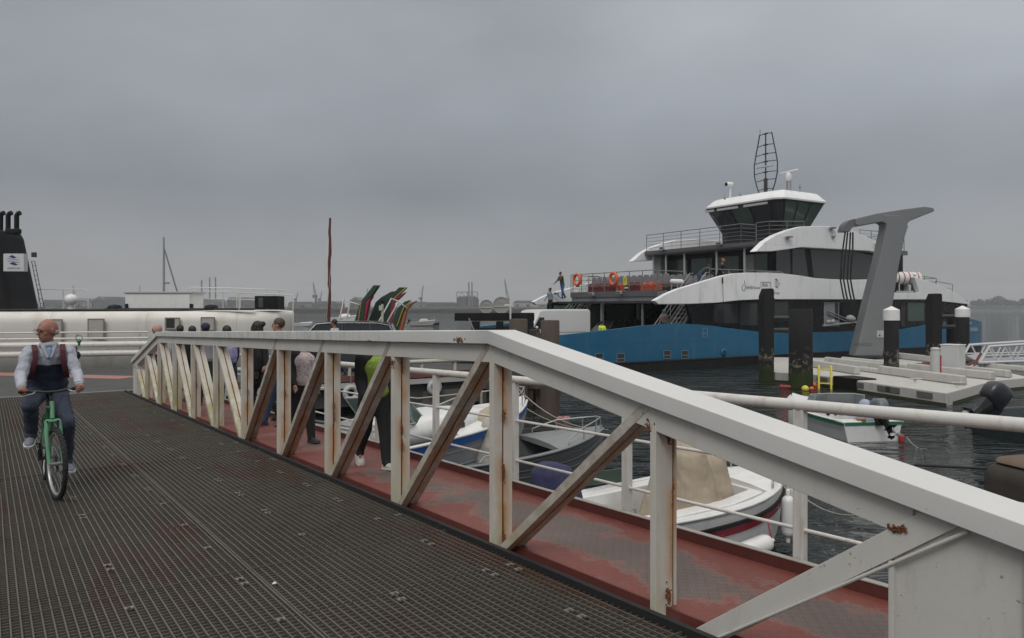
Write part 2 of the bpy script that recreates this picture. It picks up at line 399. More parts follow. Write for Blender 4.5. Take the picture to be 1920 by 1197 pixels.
for n in (.0, .67, 1.33, 2.0, 2.67, 2.86):                    # hold-down clips, small saddles over two bars
    for k in range(-2, 25):
        s = .62+k*.85+rnd.uniform(-.015, .015)
        for ds in ((-.055, .055) if rnd.random() < .6 else (0,)):
            if rnd.random() < .10 or (n == 2.86 and k % 2): continue
            n_ = n+rnd.uniform(-.006, .006)
            sbox(mb, s+ds-.020, s+ds+.020, n_-.024, n_-.010, -.004, .0055); sbox(mb, s+ds-.020, s+ds+.020, n_+.010, n_+.024, -.004, .0055); sbox(mb, s+ds+.008, s+ds+.020, n_-.011, n_+.011, -.004, .0050)
tag(ramp_obj(mb, 'grating_clips', M('clip_steel', (.19, .18, .165), .5, .2)), kind='structure')
mb = MB(); sbox(mb, -4, SEND, 2.952, 2.99, -.2, .030)
tag(ramp_obj(mb, 'ramp_edge_strip', RUBBER), kind='structure')

# walkway beside the ramp
mb = MB(); sbox(mb, -4, SEND, 3.135, 4.20, -.10, 0); sbox(mb, -4, SEND, 2.995, 3.13, -.16, -.06)
ww = tag(ramp_obj(mb, 'walkway', WALK), kind='structure')
mb = MB(); sbox(mb, -4, SEND, 4.20, 4.24, -.2, .075); sbox(mb, -4, SEND, 3.125, 3.14, -.06, .008)  # inner lip's dark red carries the trough's shade; outer kerb is painted so
DRED = M('kerb_red_lip_shade', (.115, .030, .024), .6, var=.25, scale=5, dirt=(.05, .02, .015))
tag(ramp_obj(mb, 'walkway_kerb', DRED), kind='structure')
mb = MB(); sbox(mb, -4, SEND, 2.992, 3.0, -.1, .012); sbox(mb, -4, SEND, 4.195, 4.245, .076, .082)
tag(ramp_obj(mb, 'walkway_edge_trim', M('pale_trim', (.36, .34, .30), .6, dirt=(.2, .1, .06))), kind='structure')

# ------------------------------------------------------------------ bridge truss
truss = thing('bridge_truss', 'white rust stained steel truss with sloping ends running between grating ramp and red walkway', 'bridge truss', (0, 0, 0), RA)
PR = [(1.02, .865), (4.55, 1.575), (17.75, 1.575), (21.2, .865)]
def htop(s):
    for (a, ha), (b, hb) in zip(PR, PR[1:]):
        if s <= b: return ha+(hb-ha)*(s-a)/(b-a)
    return PR[-1][1]
def chord(n0, n1, d0, d1, segs):
    mb = MB()
    for (s0, h0), (s1, h1) in segs:
        mb.loft([[rp(s, n0, h-d1), rp(s, n1, h-d1), rp(s, n1, h-d0), rp(s, n0, h-d0)] for s, h in ((s0, h0), (s1, h1))])
    return mb
segs = list(zip(PR, PR[1:]))
# long edges are subdivided so the plate reads slightly uneven
def fine(segs, step=.5):
    o = []
    for (a, ha), (b, hb) in segs:
        k = max(1, int((b-a)/step)); q = [(a+(b-a)*i/k, ha+(hb-ha)*i/k) for i in range(k+1)]; o.append(q)
    return o
mb = MB()
for q in fine(segs):
    rings = []
    for i, (s, h) in enumerate(q):
        w = 0 if i in (0, len(q)-1) else random.uniform(-.0012, .0012)
        rings.append([rp(s, 3.0+w, h-.10+w), rp(s, 3.255, h-.10), rp(s, 3.255, h+w), rp(s, 3.0+w, h+w)])
    mb.loft(rings)
mb.build('top_chord', CHORD, truss, bevel=.006)
chord(3.047, 3.20, .10, .24, [((1.50, .865+.71*(.48/3.53)), PR[1])]+segs[1:]).build('chord_web', PAINT, truss, bevel=.004)
def member(p0, p1, w, mat, name, back=True, d1=.075, gap=.016, d2=.075):
    (s0, h0), (s1, h1) = p0, p1; dx, dz = s1-s0, (zr(s1)+h1)-(zr(s0)+h0); L = math.hypot(dx, dz)
    e = Vector((dx/L, 0, dz/L)); q = Vector((dz/L, 0, -dx/L))     # along, across (+q points up the ramp)
    if q.x < 0: q = -q
    root = rp(s0, 3.044, h0); org = root+Vector((0, -d1-gap/2, 0)); Lb = max(.1, L-.15)
    def pc(y0, y1, x0, x1, LL):
        g = MB(); g.loft([[root+e*t+q*a+Vector((0, -b, 0)) for a, b in ((x0, y0), (x1, y0), (x1, y1), (x0, y1))] for t in (0, LL)]); return g
    o = pc(0, d1, -w/2, w/2, L).build(name, mat, truss, bevel=.003, loc=org)
    if back:
        o2 = pc(d1+gap, d1+gap+d2, -w/2, w/2, Lb).build('back_flange', mat, o, bevel=.003, loc=org); o2.location = (0, 0, 0)
        o3 = pc(d1-.002, d1+gap+.002, -w/2+.012, w/2-.004, Lb).build('seam_web', RUST, o, loc=org); o3.location = (0, 0, 0)
    return o
posts = [2.93, 4.56, 6.21, 7.87, 9.53, 11.2, 12.86, 14.51, 16.17, 17.8, 19.4]
for i, s in enumerate(posts):
    far = s > 11.5
    if i == 0: member((s, -.05), (s, htop(s)-.101), .045, POST, 'post', d1=.135, d2=.02)
    else: member((s, -.05), (s, htop(s)-.101), .062, POSTG if far else POST, 'post')
for i, s in enumerate(posts[:-1]):
    a, b = s, posts[i+1]
    if b < 11.5:                                  # foot at the far end of the bay, head at the near end
        member((b-.11, -.03), (a+.05, htop(a)-.101), .06, DIAG, 'diagonal')
    else:
        member((a+.11, -.03), (b-.05, htop(b)-.101), .07, POSTG, 'diagonal')
member((2.60, -.05), (1.36, .855), .105, PAINT, 'diagonal', back=False, d1=.04)
member((19.7, -.03), (20.8, .75), .08, POSTG, 'diagonal')
mb = MB(); mb.tube([rp(2.52, 3.035, -.03), rp(1.29, 3.035, .805)], .009, 6); mb.build('edge_rib', PAINT, truss)
for a, b, m in ((1.10, 1.58, PAINT), (20.6, 21.1, POSTG)):
    mb = MB()
    mb.loft([[rp(s, 3.06, -.3), rp(s, 3.15, -.3), rp(s, 3.15, htop(s)-.11), rp(s, 3.06, htop(s)-.11)] for s in (a, b)]); mb.build('end_plate', m, truss)
for s in (1.09, 1.585, 20.58, 21.11):
    tp_ = (lambda x: htop(x)-.105) if abs(s-1.585) > .1 else (lambda x: .615)
    mb = MB(); mb.loft([[rp(x, 3.035, -.3), rp(x, 3.20, -.3), rp(x, 3.20, tp_(x)), rp(x, 3.035, tp_(x))] for x in (s-.011, s+.011)])
    mb.build('end_stiffener', PAINT, truss, bevel=.003)
# scabs of swollen rust on the seams, and foot plates
rr = random.Random(5)
def scab(s, n, h, sx, sz, k=60):
    mb = MB()
    for _ in range(k):
        u, v = rr.gauss(0, .4), rr.gauss(0, .4)
        mb.ell(rp(s+u*sx, n-rr.uniform(0, .005), h+v*sz), (rr.uniform(.003, .008), .003+rr.random()*.003, rr.uniform(.004, .010)), 5)
    mb.build('rust_scab', RUST, truss)
for s, hs in ((4.53, (.52, .95, .03)), (6.18, (.66, .52, 1.24)), (7.84, (.76, .64, .04)), (9.50, (.78,)), (11.17, (.7,)), (2.90, (.98, .08)), (14.48, (.6,))):
    for h in hs: scab(s-.012, 3.125, h, .03, .06)
scab(4.95, 2.998, 1.50, .09, .025, 40); scab(2.96, 3.05, 1.03, .05, .05, 40); scab(1.56, 3.04, .755, .05, .02, 40); scab(6.2, 3.04, 1.28, .05, .06, 30); scab(6.6, 2.998, 1.478, .12, .008, 20)
for s in posts: mb = MB(); sbox(mb, s-.12, s+.12, 3.03, 3.18, -.052, -.045); mb.build('foot_plate', POST, truss)

# ------------------------------------------------------------------ walkway railing
rail = thing('walkway_railing', 'white pipe railing with thick round handrail along the outer edge of the red walkway', 'railing', (0, 0, 0), RA)
mb = MB(); mb.tube([rp(s, 4.28, 1.065) for s in (-3, 0, 5, 10, 15, 21.9)], .038, 14); mb.build('handrail', RAILW, rail)
for h in (.66, .265): mb = MB(); mb.tube([rp(s, 4.28, h) for s in (-3, 0, 5, 10, 15, 21.9)], .013, 8); mb.build('middle_rail', RAILW, rail)
s = -.33-1.6
first = None
while s < 21.9:
    if first is None:
        mb = MB(); z0 = 0
        for a in (-.035, .018): mb.box((a, 0, .50), (.020, .055, 1.12))
        mb.box((0, .018, .50), (.05, .008, 1.10))
        first = mb.build('rail_post', RAILW, rail, bevel=.003); o = first
    else:
        o = first.copy(); COL.objects.link(o); o.parent = rail
    o.location = rp(s, 4.28, 0); s += 1.587
# ------------------------------------------------------------------ people
FOLDS = bpy.data.textures.new('folds', 'CLOUDS'); FOLDS.noise_scale = .095; FOLDS.noise_depth = 2
def cloth(name, c=(.1, .1, .1), var=.2): return M(name, c, .85, var=var, scale=6, bump=.4, bscale=25)
def skin(c, nm): return M('skin_'+nm, c, .55, var=.12, scale=14, bump=.1)
SK_A = skin((.30, .135, .095), 'ruddy'); SK_B = skin((.24, .12, .08), 'tan'); SK_C = skin((.36, .19, .145), 'pale'); SK_D = skin((.05, .026, .018), 'dark')
HAIRD = M('dark_hair', (.014, .010, .008), .6, var=.4, scale=20, bump=.5)
HAIRB = M('brown_hair', (.06, .032, .02), .6, var=.4, scale=20, bump=.5)
def torso_rings(mb, P, r, lo=0, hi=1, k=1.0, add=0):
    h, c, n = Vector(P['hip']), Vector(P['chest']), Vector(P['neck']); lat = (Vector(P['shL'])-Vector(P['shR'])).normalized()
    sizes = [(0, .135, .10), (.12, .165, .115), (.3, .15, .105), (.5, .155, .11), (.72, .185, .125), (.88, .165, .11), (.97, .09, .075), (1.03, .05, .05)]
    rings = []
    hl = (Vector(P['hipL'])-Vector(P['hipR'])).normalized()
    for t, a, b in sizes:
        if t < lo-.001 or t > hi+.001: continue
        p = h*(1-t)**2+c*2*t*(1-t)*1.0+n*t*t if False else (h.lerp(c, t/.6) if t < .6 else c.lerp(n, (t-.6)/.4))
        d = (n-h).normalized(); l = hl.lerp(lat, t).normalized(); f_ = l.cross(d).normalized()
        a = a*k+add; b = b*k+add
        rings.append([p+l*(math.cos(6.28318*j/16)*a)+f_*(math.sin(6.28318*j/16)*b) for j in range(16)])
    return mb.loft(rings, True, True)
def hand(mb, wrist, dirv, side, k=1.0, grip=None):
    d = Vector(dirv).normalized(); ref = Vector((1, 0, 0)) if abs(d.x) < .8 else Vector((0, 0, -1))
    w = (ref-d*ref.dot(d)).normalized(); nrm = d.cross(w)*side
    c = Vector(wrist); mb.cap(c, c+d*.075*k, .026*k, .033*k); mb.cap(c+w*.02*k+d*.03*k, c+d*.08*k+w*.025*k, .018*k, .016*k); mb.cap(c-w*.02*k+d*.03*k, c+d*.08*k-w*.022*k, .018*k, .015*k)
    curl = .9 if grip else .45
    for i, (o, L) in enumerate(((.030, .062), (.010, .070), (-.011, .064), (-.031, .050))):
        a = c+d*.085*k+w*o*k; b = a+(d*math.cos(curl*.6)-nrm*math.sin(curl*.6))*L*.5*k; e = b+(d*math.cos(curl*1.9)-nrm*math.sin(curl*1.9))*L*.5*k
        mb.cap(a, b, .0105*k, .0095*k, 8); mb.cap(b, e, .0095*k, .008*k, 8)
    a = c+d*.03*k+w*.028*k; b = a+(d*.6+w*.7-nrm*.4).normalized()*.035*k; mb.cap(a, b, .013*k, .011*k, 8); mb.cap(b, b+(d*.9-nrm*.5).normalized()*.03*k, .011*k, .009*k, 8)
def head(mb, c, yaw=0, pitch=0, k=1.0):
    m = Matrix.Rotation(yaw, 3, 'Z') @ Matrix.Rotation(pitch, 3, 'Y'); c = Vector(c)
    def q(x, y, z): return c+m @ Vector((x*k, y*k, z*k))
    mb.ell(q(-.01, 0, .025), (.098*k, .077*k, .098*k), 18, m); mb.ell(q(.018, 0, -.045), (.070*k, .058*k, .075*k), 16, m)
    mb.cap(q(.045, 0, -.085), q(.055, 0, -.085), .028*k, .026*k)           # chin
    mb.cap(q(.085, 0, .015), q(.104, 0, -.022), .010*k, .015*k, 8)         # nose
    mb.cap(q(.078, -.022, .032), q(.078, .022, .032), .014*k, .014*k, 8)    # brow
    mb.cap(q(.080, -.018, -.052), q(.080, .018, -.052), .009*k, .009*k, 8)  # lips
    for s in (-1, 1):
        mb.ell(q(.070, s*.032, .012), .016*k, 8)                           # eye mounds
        mb.ell(q(-.005, s*.078, -.002), (.018*k, .009*k, .032*k), 8, m)     # ears
        mb.ell(q(.05, s*.042, -.022), .02*k, 8)                            # cheeks
    return m
def figure(P, name_loc, label, skinm, top, trousers, shoes, hair=None, hairstyle='short', hat=None, rz=0, res=.014, top_lo=0, coat=None, group=None, sleeve=True, shorts=False, folds=.012, k=1, hood=None, shirt_name='jacket', hipk=1.0):
    root = thing('person', label, 'person', name_loc, rz, group)
    b = MB(); torso_rings(b, P, 1); b.cap(P['neck'], Vector(P['head'])-Vector((0, 0, .05)), .056, .052)
    for s in 'LR':
        b.cap(P['sh'+s], P['el'+s], .048, .038); b.cap(P['el'+s], P['ha'+s], .038, .026)
        b.cap(P['hip'+s], P['kn'+s], .082, .055); b.cap(P['kn'+s], P['an'+s], .053, .036)
        b.cap(P['an'+s], Vector(P['an'+s])+Vector(P['ft'+s])*.5-Vector((0, 0, .05)), .034, .022)
        hand(b, P['ha'+s], P.get('hd'+s, Vector(P['ha'+s])-Vector(P['el'+s])), 1 if s == 'L' else -1, grip=P.get('grip'))
    hm = head(b, P['head'], P.get('yaw', 0), P.get('pitch', 0), P.get('hk', 1))
    body = b.build('body', skinm, root, remesh=res)
    hc = Vector(P['head'])
    def q(x, y, z): return hc+hm @ Vector((x, y, z))
    for s in (-1, 1): e = MB(); e.ell(q(.082, s*.032, .012), .009, 8); e.build('eye', M('eye_dark', (.02, .015, .012), .2, bump=0), body)
    t = MB(); torso_rings(t, P, 1, lo=top_lo, hi=.97, add=.018)
    for s in 'LR':
        t.cap(P['sh'+s], P['el'+s], .067, .053)
        if sleeve: t.cap(P['el'+s], Vector(P['el'+s]).lerp(Vector(P['ha'+s]), .9), .053, .040)
    def garment(mb, nm, mat, par, r=res, fd=folds):
        o = mb.build(nm, mat, par, remesh=r)
        if fd: d = o.modifiers.new('folds', 'DISPLACE'); d.texture = FOLDS; d.strength = fd; d.mid_level = .45
        return o
    garment(t, shirt_name, top, root)
    if coat is not None:                                      # an open coat over the shirt: back and both fronts
        cm, clen = coat; t = MB(); d = (Vector(P['neck'])-Vector(P['hip'])); lat = (Vector(P['shL'])-Vector(P['shR'])).normalized(); fw = lat.cross(d.normalized()).normalized()
        h = Vector(P['hip'])
        for s, sg in (('L', 1), ('R', -1)):
            t.cap(Vector(P['sh'+s])+lat*sg*.01, P['el'+s], .082, .064); t.cap(P['el'+s], Vector(P['el'+s]).lerp(Vector(P['ha'+s]), .93), .064, .048)
            for u in (.0, .33, .66): t.cap(Vector(P['neck'])+lat*sg*(.10+.04*u)-d*.1+fw*.02, h+lat*sg*(.15-.02*u)-d.normalized()*clen+fw*.02, .075, .065)
        t.cap(Vector(P['neck'])-d*.12-fw*.07, h-fw*.08-d.normalized()*clen, .08, .08)
        t.cap(Vector(P['neck'])-d*.12-fw*.06+lat*.08, h-fw*.07-d.normalized()*clen+lat*.08, .08, .08); t.cap(Vector(P['neck'])-d*.12-fw*.06-lat*.08, h-fw*.07-d.normalized()*clen-lat*.08, .08, .08)
        garment(t, 'coat', cm, root)
    t = MB(); torso_rings(t, P, 1, lo=0, hi=.3, add=.012)
    for s in 'LR':
        t.cap(P['hip'+s], P['kn'+s], .105*hipk, .072)
        t.cap(P['kn'+s], Vector(P['kn'+s]).lerp(Vector(P['an'+s]), .15 if shorts else 1.0), .072, .056)
        if not shorts: t.cap(P['an'+s], Vector(P['an'+s])+Vector(P['ft'+s])*.12+Vector((0, 0, -.02)), .056, .052)
    garment(t, 'shorts' if shorts else 'trousers', trousers, root)
    for s in 'LR':
        a = Vector(P['an'+s]); fdv = Vector(P['ft'+s]); t = MB(); n_ = fdv.normalized(); up = Vector((0, 0, 1)); up = (up-n_*up.dot(n_)).normalized(); sd_ = up.cross(n_)
        rings = []
        for u, w, hh in ((-.075, .028, .05), (-.055, .038, .075), (0, .040, .085), (.06, .045, .062), (.12, .048, .045), (.16, .040, .036), (.185, .02, .025)):
            c = a+n_*u-up*.075; rings.append([c+sd_*(x*w)+up*(y*hh) for x, y in ((-.8, 0), (.8, 0), (1, .25), (.85, .7), (.4, 1), (-.4, 1), (-.85, .7), (-1, .25))])
        t.loft(rings, True, True); sh = t.build('shoe', shoes[0], root, sub=1)
        t = MB(); rings = []
        for u, w in ((-.082, .030), (-.05, .042), (.05, .047), (.12, .052), (.175, .04), (.19, .02)):
            c = a+n_*u-up*.088; rings.append([c+sd_*w, c+sd_*w+up*.022, c-sd_*w+up*.022, c-sd_*w])
        t.loft(rings, True, True); t.build('sole', shoes[1], sh)
    if hair is not None:
        t = MB(); K = P.get('hk', 1)
        t.ell(q(-.020*K, 0, .036*K), (.100*K, .086*K, .098*K), 16, hm)
        if hairstyle == 'bald': t = MB(); [t.ell(q(-.052, s_*.050, -.015), (.045, .026, .035), 10, hm) for s_ in (-1, 1)]; t.ell(q(-.088, 0, -.02), (.020, .055, .035), 10, hm)
        if hairstyle in ('long', 'bun'): t.ell(q(-.05, 0, -.03), (.07, .085, .11), 14, hm)
        if hairstyle == 'long': t.cap(q(-.07, 0, -.05), q(-.09, 0, -.22), .07, .05)
        if hairstyle == 'bun': t.ell(q(-.115, 0, .075), .05, 12)
        t.build('hair', hair, body, remesh=.014)
    if hat is not None:
        t = MB(); t.ell(q(-.012, 0, .05), (.108, .092, .085), 16, hm); o = t.build('cap', hat, root)
        t = MB(); rings = []
        for u, w in ((.06, .078), (.11, .074), (.155, .05), (.17, .02)): rings.append([q(u, w, .052-.12*(u-.06)), q(u, w, .060-.12*(u-.06)), q(u, -w, .060-.12*(u-.06)), q(u, -w, .052-.12*(u-.06))])
        t.loft(rings); t.build('cap_peak', hat, o)
    if hood is not None:
        t = MB(); t.ell(q(-.035, 0, .02), (.125, .115, .135), 16, hm); t.cap(q(-.05, 0, -.08), q(-.06, 0, -.14), .09, .10); t.build('hood', hood, root)
        t = MB(); t.ell(q(.03, 0, .0), (.075, .072, .09), 14, hm); t.build('face_opening', skinm, body)
    return root
def pose(H=1.75, stride=18, lean=3, armL=-18, armR=18, elb=20, yaw=0, pitch=0, sw=1.0, kneeL=6, kneeR=22, outw=.05, bend=0):
    k = H/1.75; P = {}
    hz = .93*k
    P['hip'] = Vector((0, 0, hz)); lm = Matrix.Rotation(R(lean+bend), 3, 'Y')
    P['chest'] = P['hip']+lm @ Vector((0, 0, .33*k)); P['neck'] = P['hip']+lm @ Vector((0, 0, .555*k))
    P['head'] = P['neck']+lm.lerp(Matrix.Identity(3), .4) @ Vector((.03, 0, .155*k)) if bend else P['neck']+Vector((.02, 0, .155*k))
    for s, sg, st, kb, ar in (('L', 1, stride, kneeL, armL), ('R', -1, -stride, kneeR, armR)):
        hp = P['hip']+Vector((0, .09*k*sg, -.03)); P['hip'+s] = hp
        d = Matrix.Rotation(R(-st), 3, 'Y') @ Vector((0, 0, -1)); kn = hp+d*.43*k; P['kn'+s] = kn
        d2 = Matrix.Rotation(R(-st+kb), 3, 'Y') @ Vector((0, 0, -1)); P['an'+s] = kn+d2*.40*k
        P['ft'+s] = Matrix.Rotation(R(max(-20, min(50, (kb-st)*.8 if st < 0 else -8))), 3, 'Y') @ Vector((.17, .03*sg, 0))
        sh = P['neck']+lm @ Vector((0, .175*k*sg*sw, -.055*k)); P['sh'+s] = sh
        a = Matrix.Rotation(R(-ar), 3, 'Y') @ Vector((0, outw*4*sg*.3+.10*sg, -1)); el = sh+a.normalized()*.29*k; P['el'+s] = el
        a2 = Matrix.Rotation(R(-ar-elb), 3, 'Y') @ Vector((0, -.02*sg, -1)); P['ha'+s] = el+a2.normalized()*.25*k
    low = min(P['anL'].z, P['anR'].z)-.085
    for key, v in P.items():
        if not key.startswith('ft'): v.z -= low
    P['yaw'] = R(yaw); P['pitch'] = R(pitch); return P
WSHOE = (M('white_shoe', (.5, .48, .46), .6), M('shoe_sole', (.6, .59, .56), .6)); DSHOE = (M('dark_shoe', (.03, .03, .035), .6), M('dark_sole', (.05, .05, .05), .7))
NAVY = cloth('navy_cloth', (.018, .024, .05)); BLK = cloth('black_cloth', (.011, .011, .012)); JEAN = cloth('blue_denim', (.035, .06, .12)); GREYC = cloth('grey_cloth', (.24, .25, .27))
def onwalk(px, n):
    k = (px-960)/F_PX; Y = n/(.816*k+.578); s = (.816-.578*k)*Y
    return Vector((k*Y, Y, zr(s))), s
def mat_print():
    t = NT('printed_white_tshirt'); a = t.noise(11, 3, .7, (1, 1, 1.4), rand=False); b = t.noise(19, 2, .5, (1, 1, .6), rand=False)
    c = t.mix(t.math('MULTIPLY', t.ss(t.math('ABSOLUTE', t.math('SUBTRACT', a, .5)), .03, .0), .8), (.50, .45, .45), (.18, .06, .08))
    c = t.mix(t.math('MULTIPLY', t.ss(b, .62, .66), .7), c, (.12, .22, .35)); c = t.mix(t.math('MULTIPLY', t.ss(b, .36, .33), .6), c, (.40, .12, .10))
    t.col(c); t.p.inputs['Roughness'].default_value = .85; return t.m
def mat_lime():
    t = NT('lime_tshirt'); v = t.n('ShaderNodeTexVoronoi'); v.inputs['Scale'].default_value = 16; t.l(t.coord(), v.inputs[0])
    c = t.mix(t.ss(v.outputs['Distance'], .16, .10), t.mix(t.noise(5, 3), (.17, .27, .03), (.23, .35, .045)), (.42, .5, .3)); t.col(c); t.p.inputs['Roughness'].default_value = .8; return t.m
TOWARD = RA+math.pi     # facing down the walkway, towards the camera
def walker(px, n, label, H, rz, sk, top, tr, shoes=DSHOE, **k):
    pk = {a: k.pop(a) for a in list(k) if a in ('stride', 'lean', 'armL', 'armR', 'elb', 'yaw', 'pitch', 'kneeL', 'kneeR', 'bend')}
    loc, s = onwalk(px, n)
    return figure(pose(H, **pk), loc, label, sk, top, tr, shoes, rz=rz, group='people walking along the red walkway', **k)
p_green = walker(703, 3.62, 'woman in lime green top and open black jacket walking behind the truss', 1.52, TOWARD-.1, SK_B, mat_lime(), BLK, WSHOE, coat=(BLK, .12), hair=HAIRD, hairstyle='short', stride=16, armR=4, armL=-10, elb=35)
walker(567, 3.62, 'woman in printed white t-shirt and open black cardigan behind the truss', 1.50, TOWARD, SK_C, mat_print(), BLK, coat=(BLK, .10), hair=HAIRB, hairstyle='long', stride=14, armR=10, armL=-8, elb=30)
walker(527, 4.0, 'man in pale blue t-shirt and jeans seen in profile, head above the truss', 1.80, RA+R(60), SK_C, cloth('pale_blue_cloth', (.20, .36, .42)), JEAN, hair=HAIRB, stride=20, sleeve=False)
walker(486, 3.85, 'woman with dark hair bun in long open black coat', 1.72, RA+R(50), SK_D, cloth('taupe_cloth', (.16, .13, .12)), BLK, coat=(BLK, .25), hair=HAIRD, hairstyle='bun', stride=12)
walker(426, 3.75, 'woman in navy jacket carrying a pale lavender backpack', 1.66, RA, SK_B, NAVY, NAVY, hair=HAIRD, hairstyle='long', stride=15)
walker(386, 3.75, 'man in navy cap and grey sweatshirt with black trousers', 1.73, RA, SK_B, GREYC, BLK, hair=HAIRD, hat=cloth('navy_cap', (.02, .024, .07)), stride=14)
walker(361, 3.7, 'person with black hair and dark skin on the far walkway beside the navy cap', 1.67, RA, SK_D, BLK, BLK, hair=HAIRD, stride=14, res=.02)
walker(338, 3.8, 'person with short dark hair on the far walkway, right of the pink hood', 1.71, RA, SK_B, GREYC, JEAN, hair=HAIRD, stride=14, res=.02)
pk_ = cloth('pale_pink_cloth', (.42, .27, .24))
walker(296, 3.75, 'person in pale pink hood at the far end of the walkway', 1.72, RA+R(70), SK_B, pk_, BLK, hood=pk_, stride=10, res=.02)
bp_loc, bp_s = onwalk(437, 3.75)
def backpack(loc, rz, mat, label, k=1.0):
    r = thing('backpack', label, 'backpack', loc, rz)
    b = MB(); b.cap((0, -.07*k, .10*k), (0, -.07*k, .34*k), .075*k, .06*k); b.cap((0, .07*k, .10*k), (0, .07*k, .34*k), .075*k, .06*k); b.cap((-.03, 0, .08*k), (-.03, 0, .22*k), .08*k, .07*k); b.cap((0, -.06, .02), (0, .06, .02), .07, .07); b.build('bag', mat, r, remesh=.015)
    for s in (-1, 1): q = MB(); q.tube([(.05, s*.07, .42*k), (.13, s*.09, .44*k), (.20, s*.1, .30), (.16, s*.11, .12), (.04, s*.10, .02)], .014, 6); q.build('strap', mat, r)
    return r
LAV = cloth('lavender_cloth', (.25, .25, .42))
a_, s_ = onwalk(426, 3.75); dv = Vector((math.cos(RA), math.sin(RA), 0))
backpack(a_-dv*.19+Vector((0, 0, 1.0)), RA, LAV, 'pale lavender backpack on the back of the woman in navy')
# strap bag and blue carrier of the nearest walker
g_, s_ = onwalk(703, 3.62); side = Vector((math.cos(TOWARD+R(90)), math.sin(TOWARD+R(90)), 0)); fwd = Vector((math.cos(TOWARD), math.sin(TOWARD), 0))
c = g_+side*.26-fwd*.05+Vector((0, 0, .50)); bg_ = thing('carrier_bag', 'bright blue carrier bag hanging beside the woman in lime green', 'bag', c, TOWARD)
b = MB(); b.loft([[(x*w, y*.05, z) for x, y in ((-1, -1), (1, -1), (1, 1), (-1, 1))] for w, z in ((.15, -.17), (.17, 0), (.15, .16))]); b.build('bag_body', M('blue_plastic', (.02, .10, .34), .45), bg_, bevel=.02)
for y in (-.04, .04): b = MB(); b.tube([(-.08, y, .15), (-.05, y*.5, .26), (.05, y*.5, .26), (.08, y, .15)], .008, 6); b.build('handle', M('blue_plastic'), bg_)

# ------------------------------------------------------------------ cyclist and bicycle
hx = Vector((.585, -.811, 0)).normalized(); crz = math.atan2(hx.y, hx.x)
wc = at(100, 936, 7.146); wc.z = zr(8.39)+.002; co = wc-hx*.55
bike = thing('bicycle', 'mint green mountain bicycle ridden down the grating towards the camera', 'bicycle', co, crz)
MINT = M('mint_green_paint', (.11, .30, .17), .4, var=.12, dirt=(.05, .09, .05)); TYRE = M('tyre_rubber', (.014, .014, .014), .8); RIM = M('rim_alloy', (.42, .43, .43), .35, .6); COMP = M('black_component', (.02, .02, .022), .45)
WR = .335
def wheel(cx, par_name='wheel'):
    o = MB(); N = 44
    o.tube([(cx+WR*.965*math.cos(6.28318*i/N), 0, WR+WR*.965*math.sin(6.28318*i/N)) for i in range(N)], .024, 8, closed=True)
    for i in range(N*2):
        a = 6.28318*i/(N*2); y = .012 if i % 2 else -.012; m = Matrix.Rotation(-a, 3, 'Y')
        o.box((cx+WR*1.032*math.cos(a), y, WR+WR*1.032*math.sin(a)), (.008, .016, .012), m=m)
    w = o.build('tyre', TYRE, None); w.name = 'wheel'; w.parent = bike
    o = MB(); rr_ = WR*.885
    prof = [(-.013, .012), (.013, .012), (.013, -.010), (-.013, -.010)]
    rings = [[((rr_+b)*math.cos(6.28318*i/N)+cx, a, WR+(rr_+b)*math.sin(6.28318*i/N)) for a, b in prof] for i in range(N+1)]
    o.loft(rings, False, True); o.build('rim', RIM, w)
    o = MB(); o.cyl((cx, -.05, WR), (cx, .05, WR), .018, n=10)
    for i in range(32):
        a = 6.28318*i/32; y = .028 if i % 2 else -.028; a2 = a+(.35 if i % 4 < 2 else -.35)
        o.tube([(cx+.02*math.cos(a2), y, WR+.02*math.sin(a2)), (cx+rr_*math.cos(a), 0, WR+rr_*math.sin(a))], .0014, 4)
    o.build('spokes', STEEL, w); return w
wheel(.55); wheel(-.50)
HT, HB = Vector((.37, 0, .90)), Vector((.42, 0, .76)); BBK = Vector((-.05, 0, .30)); ST = Vector((-.22, 0, .80)); RX = Vector((-.50, 0, WR))
f_ = MB(); f_.tube([HB, HT+Vector((-.01, 0, .02))], .021, 10); f_.tube([HT+Vector((.01, 0, -.04)), ST], .017, 10); f_.tube([HB+Vector((0, 0, .02)), BBK], .021, 10); f_.tube([BBK, ST], .016, 10)
for s in (-1, 1): f_.tube([ST+Vector((0, .01*s, -.03)), RX+Vector((0, .06*s, 0))], .009, 8); f_.tube([BBK+Vector((0, .02*s, 0)), RX+Vector((0, .06*s, 0))], .010, 8)
f_.build('frame', MINT, bike)
fk = MB(); fk.cap(Vector((.42, -.05, .735)), Vector((.42, .05, .735)), .020, .020)
for s in (-1, 1): fk.tube([(.42, .055*s, .74), (.45, .060*s, .62), (.52, .060*s, .40), (.55, .055*s, WR)], [.019, .020, .017, .011], 8)
fk.build('fork', MINT, bike)
hb = MB(); hb.tube([HT+Vector((-.01, 0, 0)), HT+Vector((-.03, 0, .10))], .015, 8); hb.tube([HT+Vector((-.03, 0, .09)), HT+Vector((.03, 0, .12))], .016, 8)
hb.tube([(.36, .26, 1.035), (.38, .15, 1.035), (.40, .06, 1.02), (.40, -.06, 1.02), (.38, -.15, 1.035), (.36, -.26, 1.035)], .0125, 8); hbo = hb.build('handlebar', COMP, bike)
